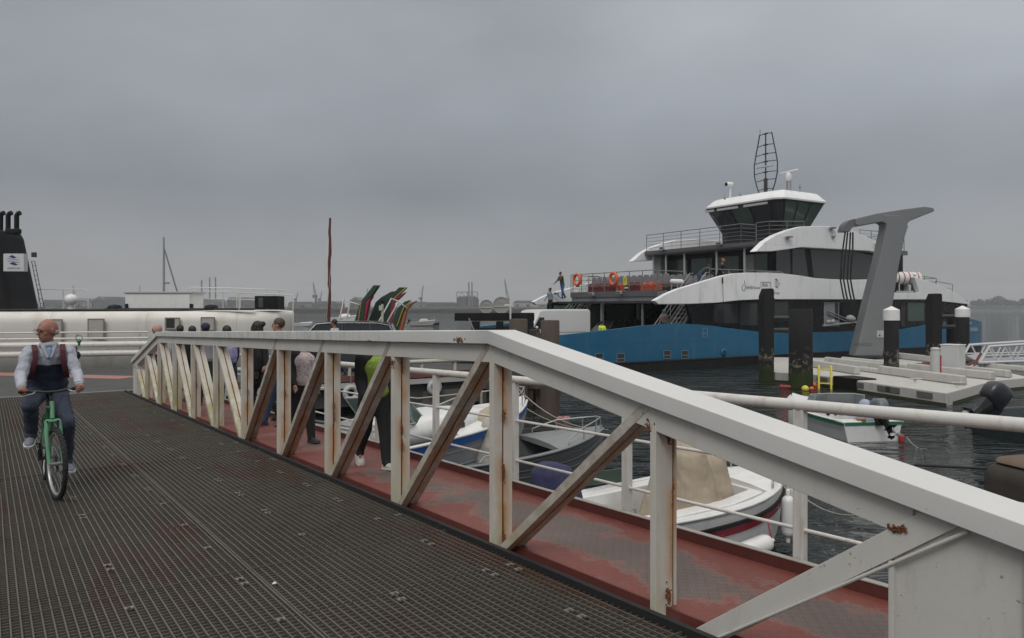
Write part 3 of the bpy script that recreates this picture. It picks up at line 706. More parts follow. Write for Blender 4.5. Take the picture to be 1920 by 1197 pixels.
for s in (-1, 1):
    g = MB(); g.cyl((.356, s*.275, 1.036), (.374, s*.18, 1.036), .017, n=10); g.build('grip', RUBBER, hbo)
    g = MB(); g.tube([(.385, s*.14, 1.03), (.43, s*.17, 1.015), (.435, s*.25, 1.0)], [.008, .006, .004], 6); g.build('brake_lever', GALV, hbo)
    g = MB(); g.tube([(.40, s*.15, 1.03), (.47, s*.08, 1.0), (.46, s*.03, .88), (.43, s*.03, .78)], .003, 5); g.build('cable', RUBBER, hbo)
    g = MB(); g.box((.44, s*.045, .70), (.02, .014, .09)); g.build('brake', COMP, bike)
g = MB(); g.loft([[(x, y*w, z) for y, z in ((-1, .96), (1, .96), (.8, .99), (-.8, .99))] for x, w in ((-.38, .07), (-.30, .075), (-.20, .035), (-.10, .02))]); g.build('saddle', RUBBER, bike, bevel=.01)
g = MB(); g.cyl(ST, (-.255, 0, .97), .013); g.build('seat_post', GALV, bike)
CA = R(78); pr = BBK+Vector((math.cos(CA)*.17, -.10, math.sin(CA)*.17)); pl = BBK+Vector((-math.cos(CA)*.17, .10, -math.sin(CA)*.17))
g = MB(); g.cyl(BBK+Vector((0, -.075, 0)), BBK+Vector((0, .075, 0)), .018, n=10)
g.tube([BBK+Vector((0, -.07, 0)), pr+Vector((0, .02, 0))], [.014, .010], 6); g.tube([BBK+Vector((0, .07, 0)), pl-Vector((0, .02, 0))], [.014, .010], 6)
g.lathe(BBK+Vector((0, -.055, 0)), [(.02, -.003), (.095, -.003), (.095, .003), (.02, .003)], 24, ax=Matrix.Rotation(R(90), 3, 'X')); g.build('crankset', COMP, bike)
for p in (pr, pl): g = MB(); g.box(p+Vector((0, -.03 if p is pr else .03, 0)), (.09, .075, .02)); g.build('pedal', COMP, bike, bevel=.004)
g = MB(); g.box((-.50, -.06, .28), (.03, .02, .16)); g.lathe((-.5, -.045, WR), [(.015, -.015), (.055, -.012), (.045, .012), (.015, .015)], 16, ax=Matrix.Rotation(R(90), 3, 'X')); g.build('derailleur', COMP, bike)
g = MB()
for t_ in (-.075, .06): g.tube([BBK+Vector((0, -.058, .09 if t_ > 0 else -.09)), RX+Vector((0, -.052, t_*.6))], .004, 4)
g.build('chain', DARK, bike)
P = dict(hip=Vector((-.28, 0, .99)), chest=Vector((-.17, 0, 1.26)), neck=Vector((-.07, -.005, 1.455)), head=Vector((-.03, -.012, 1.605)),
         shL=Vector((-.07, .175, 1.385)), shR=Vector((-.07, -.175, 1.385)), elL=Vector((.03, .245, 1.17)), elR=Vector((.03, -.245, 1.17)), haL=Vector((.30, .248, 1.062)), haR=Vector((.30, -.248, 1.062)),
         hdL=Vector((1, .02, -.25)), hdR=Vector((1, -.02, -.25)), hipL=Vector((-.26, .09, .95)), hipR=Vector((-.26, -.09, .95)),
         knR=Vector((.17, -.17, .88)), knL=Vector((.13, .15, .66)), anR=Vector((-.06, -.155, .575)), anL=Vector((-.14, .165, .245)), ftR=Vector((.165, -.03, -.05)), ftL=Vector((.165, .035, -.03)), yaw=R(-62), pitch=R(4), grip=1)
LJ = cloth('pale_blue_grey_cloth', (.37, .385, .44), .1)
cyc = figure(P, co, 'bald man in glasses and grey and navy jacket riding the green bicycle', SK_A, LJ, cloth('slate_trousers', (.032, .042, .068)), (M('grey_blue_shoe', (.16, .18, .24), .7), M('shoe_sole')),
    hair=M('white_stubble', (.34, .27, .24), .8), hairstyle='bald', rz=crz, res=.0075, folds=.034)
t = MB(); torso_rings(t, P, 1, lo=0, hi=.5, add=.030); torso_rings(t, P, 1, lo=.3, hi=.72, add=.024)
o = t.build('navy_panel', NAVY, cyc, remesh=.010); d = o.modifiers.new('f', 'DISPLACE'); d.texture = FOLDS; d.strength = .034; d.mid_level = .45
t = MB(); t.ell((-.055, 0, 1.465), (.082, .092, .045), 16); t.cap((.0, .05, 1.44), (.03, .015, 1.34), .022, .016); t.cap((.0, -.05, 1.44), (.03, -.015, 1.34), .022, .016)
t.build('collar', LJ, cyc, remesh=.008)
t = MB(); t.cap((.01, 0, 1.41), (.035, 0, 1.35), .032, .010); t.build('undershirt', cloth('light_blue_cloth', (.2, .28, .4)), cyc)
for s in (-1, 1):
    t = MB(); pts = [(-.19, s*.12, 1.40), (-.08, s*.125, 1.455), (.01, s*.12, 1.40), (.03, s*.12, 1.31), (.0, s*.145, 1.19), (-.08, s*.165, 1.11)]
    t.loft([[Vector(p)+Vector((0, a*.024, 0))+Vector((b*.010, 0, b*.008)) for a, b in ((-1, 0), (1, 0), (1, 1.6), (-1, 1.6))] for p in pts], True, False); t.build('strap', cloth('maroon_cloth', (.085, .018, .026)), cyc, bevel=.004)
t = MB(); t.cap((-.38, -.09, 1.07), (-.29, -.09, 1.33), .10, .09); t.cap((-.38, .09, 1.07), (-.29, .09, 1.33), .10, .09); bpk = t.build('backpack', cloth('maroon_cloth'), None, remesh=.015)
bpk.parent = cyc
hm = Matrix.Rotation(P['yaw'], 3, 'Z') @ Matrix.Rotation(P['pitch'], 3, 'Y')
def gq(x, y, z): return P['head']+hm @ Vector((x, y, z))
t = MB()
for s in (-1, 1):
    t.tube([gq(.100+0, s*.036+.026*math.cos(a), .012+.019*math.sin(a)) for a in [6.28318*i/14 for i in range(14)]], .0022, 5, closed=True); t.tube([gq(.098, s*.062, .018), gq(.0, s*.084, .012)], .0022, 5)
t.tube([gq(.102, -.010, .016), gq(.104, 0, .019), gq(.102, .010, .016)], .002, 5); t.build('glasses', M('dark_frame', (.03, .02, .02), .3), cyc)
t = MB()
for s in 'LR':
    a = P['el'+s].lerp(P['ha'+s], .93); b_ = P['el'+s].lerp(P['ha'+s], .82); t = MB(); t.cyl(b_, a, .044, .040, 14); t.build('cuff', LJ, cyc)

for o_ in kids(bike):
    if o_.name.startswith(('fork', 'handlebar')) or (o_.name == 'wheel'):
        a = R(9); px_, py_ = .40, 0; o_.rotation_euler.z = a; o_.location = (px_-px_*math.cos(a), -px_*math.sin(a), 0)
# ------------------------------------------------------------------ quay beyond the ramp
QZ = 1.165
e1 = wr(SEND+.25, 4.4); e1.z = 0
qa = [(-60, 14.5), ((wr(SEND+.3, -6)).x, (wr(SEND+.3, -6)).y), (e1.x, e1.y), (-1.3, 25.7), (-1.5, 29.2), (-9.2, 29.6), (-9.3, 27.8), (-60, 21.5)]
mb = MB(); mb.prism(qa, lambda x, y: (x, y, QZ-.9), lambda x, y: (x, y, QZ)); tag(mb.build('quay', ASPH), kind='structure')
mb = MB(); sbox(mb, SEND-.05, SEND+.75, -6, 4.15, -.02, .012); fl = ramp_obj(mb, 'ramp_hinge_flap', M('worn_flap_steel', (.12, .12, .115), .5, .3, dirt=(.06, .045, .035))); tag(fl, kind='structure')
mb = MB(); a, b = Vector((-24, 26.4, 0)), Vector((-12.1, 23.4, 0)); d_ = Vector((.23, .97, 0))*.45
mb.add([(*(a-d_).xy, QZ+.004), (*(b-d_).xy, QZ+.004), (*(b+d_).xy, QZ+.004), (*(a+d_).xy, QZ+.004)], [(0, 1, 2, 3)]); tag(mb.build('painted_line', PINK), kind='structure')
# edge rail and red fender band on the front of the quay
ef = thing('quay_edge_rail', 'cream guard rail over a red fender band along the front of the floating quay', 'guard rail', (e1.x, e1.y, QZ))
v0, v1 = Vector((e1.x+1.0, e1.y+.5, QZ)), Vector((-1.3, 25.72, QZ)); U = (v1-v0).normalized(); LEN = (v1-v0).length; Nn = Vector((U.y, -U.x, 0))
def ql(a, o, z): return v0+U*a+Nn*o+Vector((0, 0, z))-Vector((e1.x, e1.y, QZ))
CREAM = M('cream_paint', (.46, .44, .38), .55, dirt=(.3, .2, .12))
mb = MB(); mb.tube([ql(0, .06, .42), ql(LEN, .06, .42)], .07, 10); mb.build('guard_pipe', CREAM, ef)
mb = MB(); mb.loft([[ql(a, o, z) for o, z in ((.03, -.10), (.13, -.10), (.13, .08), (.03, .08))] for a in (0, LEN)]); mb.build('fender_band', M('band_dull_red', (.17, .055, .045), .6, dirt=(.1, .07, .06)), ef)
mb = MB(); mb.loft([[ql(a, o, z) for o, z in ((.03, -.30), (.16, -.30), (.16, -.14), (.03, -.14))] for a in (0, LEN)]); mb.build('fender_ledge', LGREY, ef)
k = 0
while k < LEN: mb = MB(); mb.box(ql(k, .06, .17), (.09, .06, .5)); mb.build('bracket', CREAM, ef); k += 1.25
for k, c_ in ((LEN*.62, YELLOW), (LEN*.80, LGREY), (LEN*.45, LGREY)):
    t = thing('tyre_fender', {0: 'yellow rimmed round fender hanging on the quay front'}.get(0) if c_ is YELLOW else ('grey round fender nearer the quay corner' if k > LEN*.7 else 'grey round fender further left on the quay front'), 'fender', v0+U*k+Nn*.20+Vector((0, 0, -.45)))
    mb = MB(); mb.tube([(U.x*.19*math.cos(a), U.y*.19*math.cos(a), .19*math.sin(a)) for a in [6.28318*i/20 for i in range(20)]], .085, 8, closed=True); mb.build('fender_ring', c_, t)
    mb = MB(); mb.tube([(0, 0, .2), (0, 0, .62)], .012, 5); mb.build('hanging_rope', M('rope', (.3, .28, .24), .8), t)

# pipe barrier in front of the ship
pb = thing('pipe_barrier', 'low barrier of thick white pipes on the quay before the old ship', 'barrier', (-17.5, 25.2, QZ))
A0, A1 = Vector((-26, 22.7, 0)), Vector((-13.0, 26.4, 0)); PU = (A1-A0).normalized()
O_ = Vector((-17.5, 25.2, QZ))
for z, r in ((2.085, .105), (1.775, .105), (2.30, .035), (2.515, .028)):
    mb = MB(); mb.tube([Vector((p.x, p.y, z))-O_ for p in (A0, A1)], r, 12); mb.build('pipe', RAILW, pb)
for k in (2.5, 5.5, 8.5, 11.2, 13.2):
    p = A0+PU*k; mb = MB(); mb.cyl(Vector((p.x, p.y+.13, QZ))-O_, Vector((p.x, p.y+.13, 2.53))-O_, .04, n=8); mb.build('barrier_post', RAILW, pb)
p = at(148, 640, 24.9); t = thing('valve', 'small green valve on top of the white pipe barrier', 'valve', p)
mb = MB(); mb.cyl((0, 0, -.16), (0, 0, .06), .04, n=10); mb.ell((0, 0, .0), (.08, .06, .07), 10); mb.tube([(.11*math.cos(a), 0, .10+.11*math.sin(a)) for a in [6.28318*i/12 for i in range(12)]], .012, 5, closed=True); mb.build('valve_body', M('valve_green', (.03, .14, .09), .5), t)
p = at(143, 660, 24.7); t = thing('fire_hydrant', 'black round buoy shape hanging on the white pipe barrier', 'fender', p)
t['label'] = 'black round fender ball hanging on the white pipe barrier'; t.name = 'fender_ball'
mb = MB(); mb.ell((0, 0, -.12), (.13, .13, .15), 14); mb.cyl((0, 0, .0), (0, 0, .2), .014, n=6); mb.build('ball', BLACK, t)

# ------------------------------------------------------------------ old ship on the left
def SY(px): return 29.0+px/540*2.6
ship = thing('old_ferry', 'old white ferry with rounded deckhouse, black funnel and rusty windows', 'ferry', (-15, 30, 0)); SO = Vector((-15, 30, 0))
def sw(px, py, off=0):   # a point on the ship's side
    Y = SY(px); return at(px, py, Y)+Vector((0, off, 0))-SO
zt = 3.23
def wl(px, z, off=0): p = at(px, 576, SY(px)); return Vector((p.x, p.y+off, z))-SO
def side_prof(px):
    return [wl(px, .2), wl(px, zt-.50), wl(px, zt-.42), wl(px, zt-.30, .02), wl(px, zt-.14, .09), wl(px, zt-.04, .22), wl(px, zt, .42), wl(px, zt+.03, 4.5), wl(px, zt, 8.6), wl(px, zt-.3, 9.0), wl(px, .2, 9.0)]
mb = MB(); pxs = list(range(-420, 505, 47)); rings = [side_prof(p) for p in pxs]
for d_, k in ((12, .97), (20, .86), (25, .6)):
    pr_ = side_prof(505+d_*.9); base = wl(505+d_*.9, .2, 4.5); rings.append([Vector((q.x, base.y+(q.y-base.y)*k, .2+(q.z-.2)*(1-(1-k)*.03))) for q in pr_])

for i, r_ in enumerate(rings):                                # the end is raked back
    kk = max(0, min(1, (i-len(rings)+7)/4)); y0 = r_[0].y
    for v_ in r_: v_.x -= .33*kk*(v_.y-y0)
mb.loft(rings, True, True); mb.build('hull', SHIPW, ship)
mb = MB(); mb.loft([[wl(p, zt+.045, y)+Vector((0, 0, dz)) for y, dz in ((.45, -.01), (8.5, -.01), (8.5, .04), (.45, .04))] for p in (-420, 330)]); mb.build('deck', M('ship_deck_grey', (.05, .05, .05), .7), ship)
for i, (a, b, c_, d_, dk) in enumerate(((88, 119, 600, 645, 0), (166, 197, 599, 632, 0), (311, 338, 597, 616, 1), (378, 403, 596, 618, 0))):
    pa, pb_ = sw(a, c_), sw(b, d_)
    mb = MB(); w_ = .02
    mb.b2((pa.x-.03, pa.y-.03, pa.z), (pa.x, pa.y+.05, pb_.z)); mb.b2((pb_.x, pa.y-.03, pa.z), (pb_.x+.03, pa.y+.06, pb_.z)); mb.b2((pa.x-.03, pa.y-.03, pa.z+.028), (pb_.x+.03, pa.y+.05, pa.z)); mb.b2((pa.x-.03, pa.y-.045, pb_.z-.045), (pb_.x+.03, pa.y+.05, pb_.z))
    fr = mb.build('window', M('window_frame_dirty', (.25, .235, .20), .6, dirt=(.22, .10, .04), scale=6), ship)
    mb = MB(); mb.b2((pa.x, pa.y-.012, pa.z), (pb_.x, pa.y+.02, pb_.z)); mb.build('pane', M('boarded_pane', (.38, .37, .34), .4) , fr)
    if dk: mb = MB(); mb.b2((pa.x+.02, pa.y-.02, pa.z-.02), (pa.x+(pb_.x-pa.x)*.68, pa.y-.013, pb_.z+.02)); mb.build('open_pane', GLASSD, fr)
# funnel: tapering rounded block
fun = MB(); rings = []
for z, xr, d_ in ((zt+.04, 78, 1.6), (3.7, 73, 1.6), (5.2, 62, 1.45), (6.4, 53, 1.35), (6.62, 50, 1.2), (6.70, 40, 1.0)):
    yb = SY(0)+2.2; xr_ = (xr-960)/F_PX*(yb+1.9); xl = xr_-2.6-(.5 if z < 4 else 0)*.4; cx, cy = (xr_+xl)/2, yb+.9
    a, b = (xr_-xl)/2, d_*.75; rings.append([Vector((cx+a*(abs(math.cos(t_))**.35)*math.copysign(1, math.cos(t_)), cy+b*(abs(math.sin(t_))**.35)*math.copysign(1, math.sin(t_)), z))-SO for t_ in [6.28318*(i+.5)/32 for i in range(32)]])
fun.loft(rings, True, False); fo = fun.build('funnel', BLACK, ship, smooth=False)
FY = rings[0][0]; fy = SY(0)+2.2+.9-1.6*.75-.02
for px in (1, 15, 31):
    p = at(px, 421, SY(0)+3.0)-SO; mb = MB(); z0 = 6.6; tp = at(px, 405, SY(0)+3.0).z
    mb.tube([Vector((p.x, p.y, 6.5)), Vector((p.x, p.y, tp)), Vector((p.x+.06, p.y, tp+.10)), Vector((p.x+.16, p.y, tp+.13))], .10, 10); mb.build('exhaust_pipe', BLACK, fo)
mb = MB(); p0, p1 = at(8, 476, fy)-SO, at(46, 509, fy)-SO; p0.y = p1.y = (fy-.05)-SO.y
mb.b2((p0.x, p0.y-.01, p0.z), (p1.x, p0.y+.25, p1.z)); sg = mb.build('funnel_sign', M('sign_white', (.55, .56, .57), .5, var=.04), ship)
LOGO = M('logo_blue', (.035, .03, .13), .5, var=.05)
def swoosh(x0, z0, w, h, y, par, lens, lw, mat=LOGO, flip=1):
    mb = MB(); n_ = 14; top = []; bot = []
    for i in range(n_+1):
        u = i/n_; zc = math.sin(u*math.pi*1.7+.3)*h*.5*(1-.3*u); th = lw if not lens else lw*math.sin(math.pi*min(1, u*1.25))**1.2 if u < .8 else lw*.05
        top.append((x0+u*w, zc+th/2+z0)); bot.append((x0+u*w, zc-th/2+z0))
    for i in range(n_): 
        a, b, c_, d_ = top[i], top[i+1], bot[i+1], bot[i]; mb.add([(a[0], y, a[1]), (b[0], y, b[1]), (c_[0], y, c_[1]), (d_[0], y, d_[1])], [(0, 1, 2, 3)])
    mb.build('emblem_wave', mat, par)
W_, H_ = p1.x-p0.x, p0.z-p1.z; y_ = p0.y-.014
swoosh(p0.x+.27*W_, p0.z-.20*H_, .48*W_, .08*H_, y_, sg, True, .16*H_); swoosh(p0.x+.17*W_, p0.z-.33*H_, .60*W_, .09*H_, y_, sg, False, .03*H_); swoosh(p0.x+.21*W_, p0.z-.46*H_, .60*W_, .09*H_, y_, sg, False, .03*H_); swoosh(p0.x+.29*W_, p0.z-.60*H_, .55*W_, .09*H_, y_, sg, True, .17*H_)
def text(s, loc, size, mat, par, rot=(R(90), 0, 0), align='CENTER', name='lettering', sx=1, ext=.003):
    cu = bpy.data.curves.new(name, 'FONT'); cu.body = s; cu.size = size; cu.align_x = align; cu.extrude = ext; cu.materials.append(mat)
    q = bpy.data.objects.new(name, cu); COL.objects.link(q); dg = bpy.context.evaluated_depsgraph_get(); me = bpy.data.meshes.new_from_object(q.evaluated_get(dg)); bpy.data.objects.remove(q)
    o = bpy.data.objects.new(name, me); COL.objects.link(o); o.location = loc; o.rotation_euler = rot; o.scale = (sx, 1, 1); o.parent = par; return o
text('AVEIRO-RIA', (p0.x+.52*W_, y_, p0.z-.88*H_), .11*H_*1.35, M('logo_grey', (.14, .15, .2), .5), sg, sx=.95)
mb = MB(); pL = at(62, 478, fy)-SO; mb.tube([(pL.x-.15, pL.y+.4, pL.z), (pL.x+.02, pL.y, pL.z+.05)], .02, 6); mb.box((pL.x+.05, pL.y-.02, pL.z), (.18, .10, .2)); mb.build('funnel_lamp', DARK, ship, bevel=.01)
mb = MB(); lx = [at(a, b, fy+.05)-SO for a, b in ((59, 490), (77, 578))]
for o_ in (0, .13): mb.tube([lx[0]+Vector((o_, 0, 0)), lx[1]+Vector((o_, 0, 0))], .014, 6)
for i in range(11): q = lx[0].lerp(lx[1], i/10); mb.tube([q, q+Vector((.13, 0, 0))], .010, 5)
mb.build('ladder', DARK, ship)
mb = MB(); a = at(16, 434, fy+.2)-SO; mb.box((a.x+.18, a.y+.02, a.z), (.62, .2, .22)); mb.build('funnel_vent', M('vent_black', (.004, .004, .004), .9), ship, bevel=.05)
def deck_rail(pts, Y, zb, posts_px, name='deck_rail', r=.022, mids=1, par=ship, off=SO, mat=RAILW):
    top = [at(x, y, Y)-off for x, y in pts]; mb = MB(); mb.tube(top, r, 7)
    for m_ in range(mids):
        u = (m_+1)/(mids+1); mb.tube([Vector((q.x, q.y, zb-off.z+(q.z-(zb-off.z))*u)) for q in top[1:-1] or top], r*.7, 6)
    for px in posts_px:
        X = (px-960)/F_PX*Y-off.x; j = min(range(len(top)-1), key=lambda i: 0 if min(top[i].x, top[i+1].x)-.01 <= X <= max(top[i].x, top[i+1].x)+.01 else 1)
        a, b = top[j], top[j+1]; u = 0 if abs(b.x-a.x) < 1e-6 else max(0, min(1, (X-a.x)/(b.x-a.x))); mb.tube([Vector((X, a.y, zb-off.z)), Vector((X, a.y, a.z+(b.z-a.z)*u))], r*.9, 6)
    return mb.build(name, mat, par)
deck_rail([(72, 582), (72, 543), (118, 543), (160, 543), (165, 548), (165, 583)], 32.5, zt+.03, (118, 140))
deck_rail([(350, 582), (350, 546), (358, 539), (450, 541), (536, 544), (537, 583)], 33, zt+.03, (369, 450, 500, 523), mids=1)
deck_rail([(380, 575), (382, 547), (440, 547), (444, 551), (444, 583)], 31.6, zt+.03, (418,), mids=0)
deck_rail([(448, 583), (448, 549), (538, 553), (549, 554), (549, 640)], 31.2, 1.2, (549,), mids=0)
def pbox(name, x0, y0, x1, y1, Y, dep, mat, par=ship, off=SO, bev=.03):
    a, b = at(x0, y0, Y)-off, at(x1, y1, Y)-off; mb = MB(); mb.b2((a.x, a.y, a.z), (b.x, a.y+dep, b.z)); return mb.build(name, mat, par, bevel=bev)
lk = pbox('deck_locker', 234, 549, 356, 580, 31.6, 1.4, WHITE); pbox('locker_lid', 231, 547, 359, 550, 31.55, 1.5, LGREY, bev=.01)
for px in (236, 357): pbox('locker_foot', px-2, 570, px+2, 583, 31.5, .2, BLACK, bev=.005)
pbox('speaker_cabinet', 477, 555, 520, 580, 31.6, 1.0, BLACK); pbox('cabinet_panel', 484, 559, 493, 577, 31.57, .05, M('panel_grey', (.06, .065, .065), .5))
pbox('deck_rig', 195, 578, 474, 582, 31.2, .2, DARK, bev=.01)
for px, py in ((215, 577), (396, 578)): mb = MB(); c = at(px, 583, 31.4)-SO; mb.lathe((c.x, c.y, zt+.05), [(.28, 0), (.28, .12), (.20, .20), (.02, .23)], 16); mb.build('mushroom_vent', BLACK, ship)
c = at(133, 583, 31.6)-SO; mb = MB(); mb.lathe((c.x, c.y, zt+.03), [(.14, 0), (.12, .25), (.24, .32), (.27, .5), (.19, .64), (.02, .70)], 18); mb.build('radar_dome', WHITE, ship)
# ------------------------------------------------------------------ modern ferry
FO = Vector((5.5, 38, 0)); FA = math.atan2(.527, .85); FM = Matrix.Translation(FO) @ Matrix.Rotation(FA, 4, 'Z')
FU, FV = (.85, .527), (-.527, .85)
def fw_(px, t):            # how far across the ferry a pixel falls, at station t
    k = (px-960)/F_PX; return (FO.x+FU[0]*t-k*(FO.y+FU[1]*t))/(.527+.85*k)
def ft_(px, w):
    k = (px-960)/F_PX; return (k*(FO.y+.85*w)-FO.x+.527*w)/(FU[0]-k*FU[1])
def fp(px, py, w):         # pixel on the plane w -> (t, w, z)
    t = ft_(px, w); Y = FO.y+FU[1]*t+.85*w; return Vector((t, w, CZ+(576-py)/F_PX*Y))
def fpt(px, py, t):
    w = fw_(px, t); Y = FO.y+FU[1]*t+.85*w; return Vector((t, w, CZ+(576-py)/F_PX*Y))
ferry = thing('car_ferry', 'large modern ferry with blue hull, white swept fairings, black windows and dark wheelhouse', 'ferry', FO, FA)
def interp(pts, t):
    if t <= pts[0][0]: return pts[0][1]
    for (a, x), (b, y) in zip(pts, pts[1:]):
        if t <= b: u = (t-a)/(b-a); return x+(y-x)*u
    return pts[-1][1]
BT = [(-4, 1.93), (-1.45, 2.17), (1.6, 2.42), (4.1, 2.52), (6.2, 2.40), (8.5, 2.16), (10.7, 1.94), (13.5, 1.81), (24.9, 1.80), (25.9, 1.88), (28.5, 2.14), (31.2, 2.32), (34.4, 2.50), (36, 2.42), (38, 2.19)]
def win(t): return (max(0, -t)/4)**2*1.0+(max(0, t-32)/6)**2*.9
HN, HF = MB(), MB(); hull = MB(); deckm = MB(); ts = [-4+i*.5 for i in range(85)]
rings = [[Vector((t, win(t)+.10*(t > 0)*0, .56)), Vector((t, win(t)-.03, interp(BT, t))), Vector((t, win(t)+.16, interp(BT, t))), Vector((t, win(t)+.16, .56))] for t in ts]
HN.loft(rings, True, False); HF.loft([[Vector((v.x, 12-v.y, v.z)) for v in r] for r in rings[5:]])
HN.build('hull_side', BLUE, ferry, smooth=False); HF.build('hull_side', BLUE, ferry)
hull.loft([[Vector((t, win(t)+.10, -.5)), Vector((t, win(t)-.04, .42)), Vector((t, win(t)-.07, .48)), Vector((t, win(t)-.07, .56)), Vector((t, 12-win(t)+.07, .56)), Vector((t, 12-win(t)+.07, .48)), Vector((t, 12-win(t)+.04, .42)), Vector((t, 12-win(t)-.1, -.5))] for t in ts]); hull.build('lower_hull', HULLB, ferry)
deckm.loft([[Vector((t, win(t)+.17, .57)), Vector((t, 12-win(t)-.17, .57)), Vector((t, 12-win(t)-.17, .95)), Vector((t, win(t)+.17, .95))] for t in ts]); deckm.build('car_deck', M('car_deck_paint', (.05, .055, .055), .6), ferry)
mb = MB(); mb.loft([[Vector((37.98, 1.1, .56)), Vector((37.98, 10.9, .56)), Vector((37.98, 10.9, 2.0)), Vector((37.98, 1.1, 2.0))], [Vector((38.2, 1.1, .56)), Vector((38.2, 10.9, .56)), Vector((38.2, 10.9, 2.0)), Vector((38.2, 1.1, 2.0))]]); mb.build('stern_ramp', BLUE, ferry)
mb = MB(); mb.loft([[Vector((-6.5, 3, .62)), Vector((-6.5, 9, .62)), Vector((-6.5, 9, .80)), Vector((-6.5, 3, .80))], [Vector((-4.0, 2.4, .72)), Vector((-4.0, 9.6, .72)), Vector((-4.0, 9.6, .94)), Vector((-4.0, 2.4, .94))]]); mb.build('bow_ramp', DARK, ferry)
# blue hatch, and dark panels painted for the shaded openings in the side
def port(px, py, w, h, frame=True, mat=None, nm='hull_port'):
    c = fp(px, py, 0); y = win(c.x)
    mb = MB()
    if frame:
        for a in (-1, 1): mb.box((c.x+a*w/2, y-.04, c.z), (.022, .03, h+.02)); mb.box((c.x, y-.04, c.z+a*h/2), (w, .03, .022))
        mb.box((c.x, y-.045, c.z-h*.1), (w, .02, .03)); fr = mb.build(nm, M('port_frame', (.22, .25, .28), .5), ferry)
    else: fr = ferry
    m2 = MB(); m2.box((c.x, y-.028, c.z), (w, .02, h)); m2.build('port_panel', mat or DARK, fr)
for px in (1250, 1283): port(px, 665, .50, .42)
for px in (1125, 1163): port(px, 671, .5, .42)
port(1321, 624, .35, .5, True, BLUE, 'hull_hatch')
for px in (1826, 1837, 1847): port(px, 655, .3, .45, False)
mb = MB(); c = fp(1357, 661, 0); mb.lathe((c.x, -.03, c.z), [(.22, -.03), (.22, .02), (.14, .03)], 16, ax=Matrix.Rotation(R(90), 3, 'X')); mb.build('fairlead', BLUE, ferry)
mb = MB(); mb.lathe((c.x, -.062, c.z), [(.13, -.004), (.13, .004)], 16, ax=Matrix.Rotation(R(90), 3, 'X')); mb.build('fairlead_dark_disc', DARK, ferry)
# white fairings
def zz(pts, w): return [fp(x, y, w).xz for x, y in pts]
low = [(1227, 564), (1234, 571), (1290, 570.5), (1344, 568), (1385, 563.5), (1426, 561.5), (1627, 562), (1747, 562), (1771, 566), (1817, 571)]
upp = [(1817, 568), (1792, 550), (1765, 536), (1740, 527), (1714, 520), (1724, 549), (1677, 549), (1668, 521), (1638, 524), (1595, 525), (1562, 524), (1530, 522), (1500, 517), (1468, 513), (1440, 511.5), (1401, 511.5), (1376, 513), (1355, 517), (1315, 529), (1270, 542.5), (1250, 551)]
polyL = [tuple(v) for v in zz(low+upp, 0)]
for m_ in (0, 1):
    mb = MB(); y0, y1 = (-.02, .30) if not m_ else (12.02, 11.70); mb.prism(polyL, lambda a, b: (a, y0, b), lambda a, b: (a, y1, b)); mb.build('lower_fairing', FWHITE, ferry, bevel=.03)
lu = [(1416, 472), (1449, 471.5), (1475, 468), (1503, 464), (1573, 468), (1630, 471), (1652, 476)]
uu = [(1675, 478), (1655, 460), (1640, 452), (1625, 444), (1590, 429), (1560, 425), (1535, 424), (1503, 425), (1480, 431), (1454, 441), (1435, 453)]
polyU = [tuple(v) for v in zz(lu+uu, .3)]
for m_ in (0, 1):
    mb = MB(); y0, y1 = (.28, .75) if not m_ else (11.72, 11.25); mb.prism(polyU, lambda a, b: (a, y0, b), lambda a, b: (a, y1, b)); mb.build('upper_fairing', FWHITE if not m_ else FWHITE, ferry, bevel=.04)
DK2 = 4.32; DK3 = 7.42
# decks and houses
def fb(name, a, b, mat, par=None, bevel=0): mb = MB(); mb.b2(a, b); return mb.build(name, mat, par or ferry, bevel=bevel)
fb('passenger_deck', (4.4, 1.95, DK2-.62), (33.5, 10.05, DK2), MGREY)
fb('passenger_deck_side', (6.9, .305, DK2-.6), (33.4, 1.945, DK2-.02), MGREY); fb('passenger_deck_side', (6.9, 10.055, DK2-.6), (33.4, 11.695, DK2-.02), MGREY)
fb('deck_fascia', (4.33, 1.9, DK2-.30), (4.395, 10.1, DK2+.04), M('fascia_grey', (.10, .10, .105), .5)); fb('deck_beam', (4.25, .6, DK2-.70), (4.39, 11.4, DK2-.56), DARK)
SIDE = M('black_gloss_side', (.006, .007, .008), .25, var=.3, scale=.6, spec=.2)
for w0, w1 in ((.22, .42), (11.58, 11.78)):
    mb = MB(); pts = [(5.9 if w0 < 1 else 3.6, 1.2), (34.5, 1.2), (34.5, 3.9), (10.8, 3.95), (5.0 if w0 < 1 else 3.6, 3.72)]
    mb.prism(pts, lambda a, b: (a, w0, b), lambda a, b: (a, w1, b)); mb.build('car_deck_wall', SIDE, ferry)
for a, b in ((4.0, 5.6), (6.0, 8.2), (8.5, 10.6)): fb('window', (a, 11.50, 1.75), (b, 11.57, 3.5), M('green_glass_painted_lit', (.10, .15, .125), .2, var=.2, bump=0, scale=.6))  # green glass copy lightened in colour, as if lit from behind
fb('light_block_wall', (14.0, .45, .96), (14.1, 11.55, 3.7), DARK)  # dark wall added to block light inside the car deck
for t_ in (4.5, 7.5): fb('column', (t_, 7.0, .96), (t_+.16, 7.16, DK2-.62), STEEL)
fb('column', (4.5, 3.25, .96), (4.6, 3.35, DK2-.63), STEEL)
LAMP = bpy.data.materials.new('ceiling_lamp'); LAMP.use_nodes = True; LAMP.node_tree.nodes['Principled BSDF'].inputs['Emission Color'].default_value = (.9, .95, 1, 1); LAMP.node_tree.nodes['Principled BSDF'].inputs['Emission Strength'].default_value = 1.0
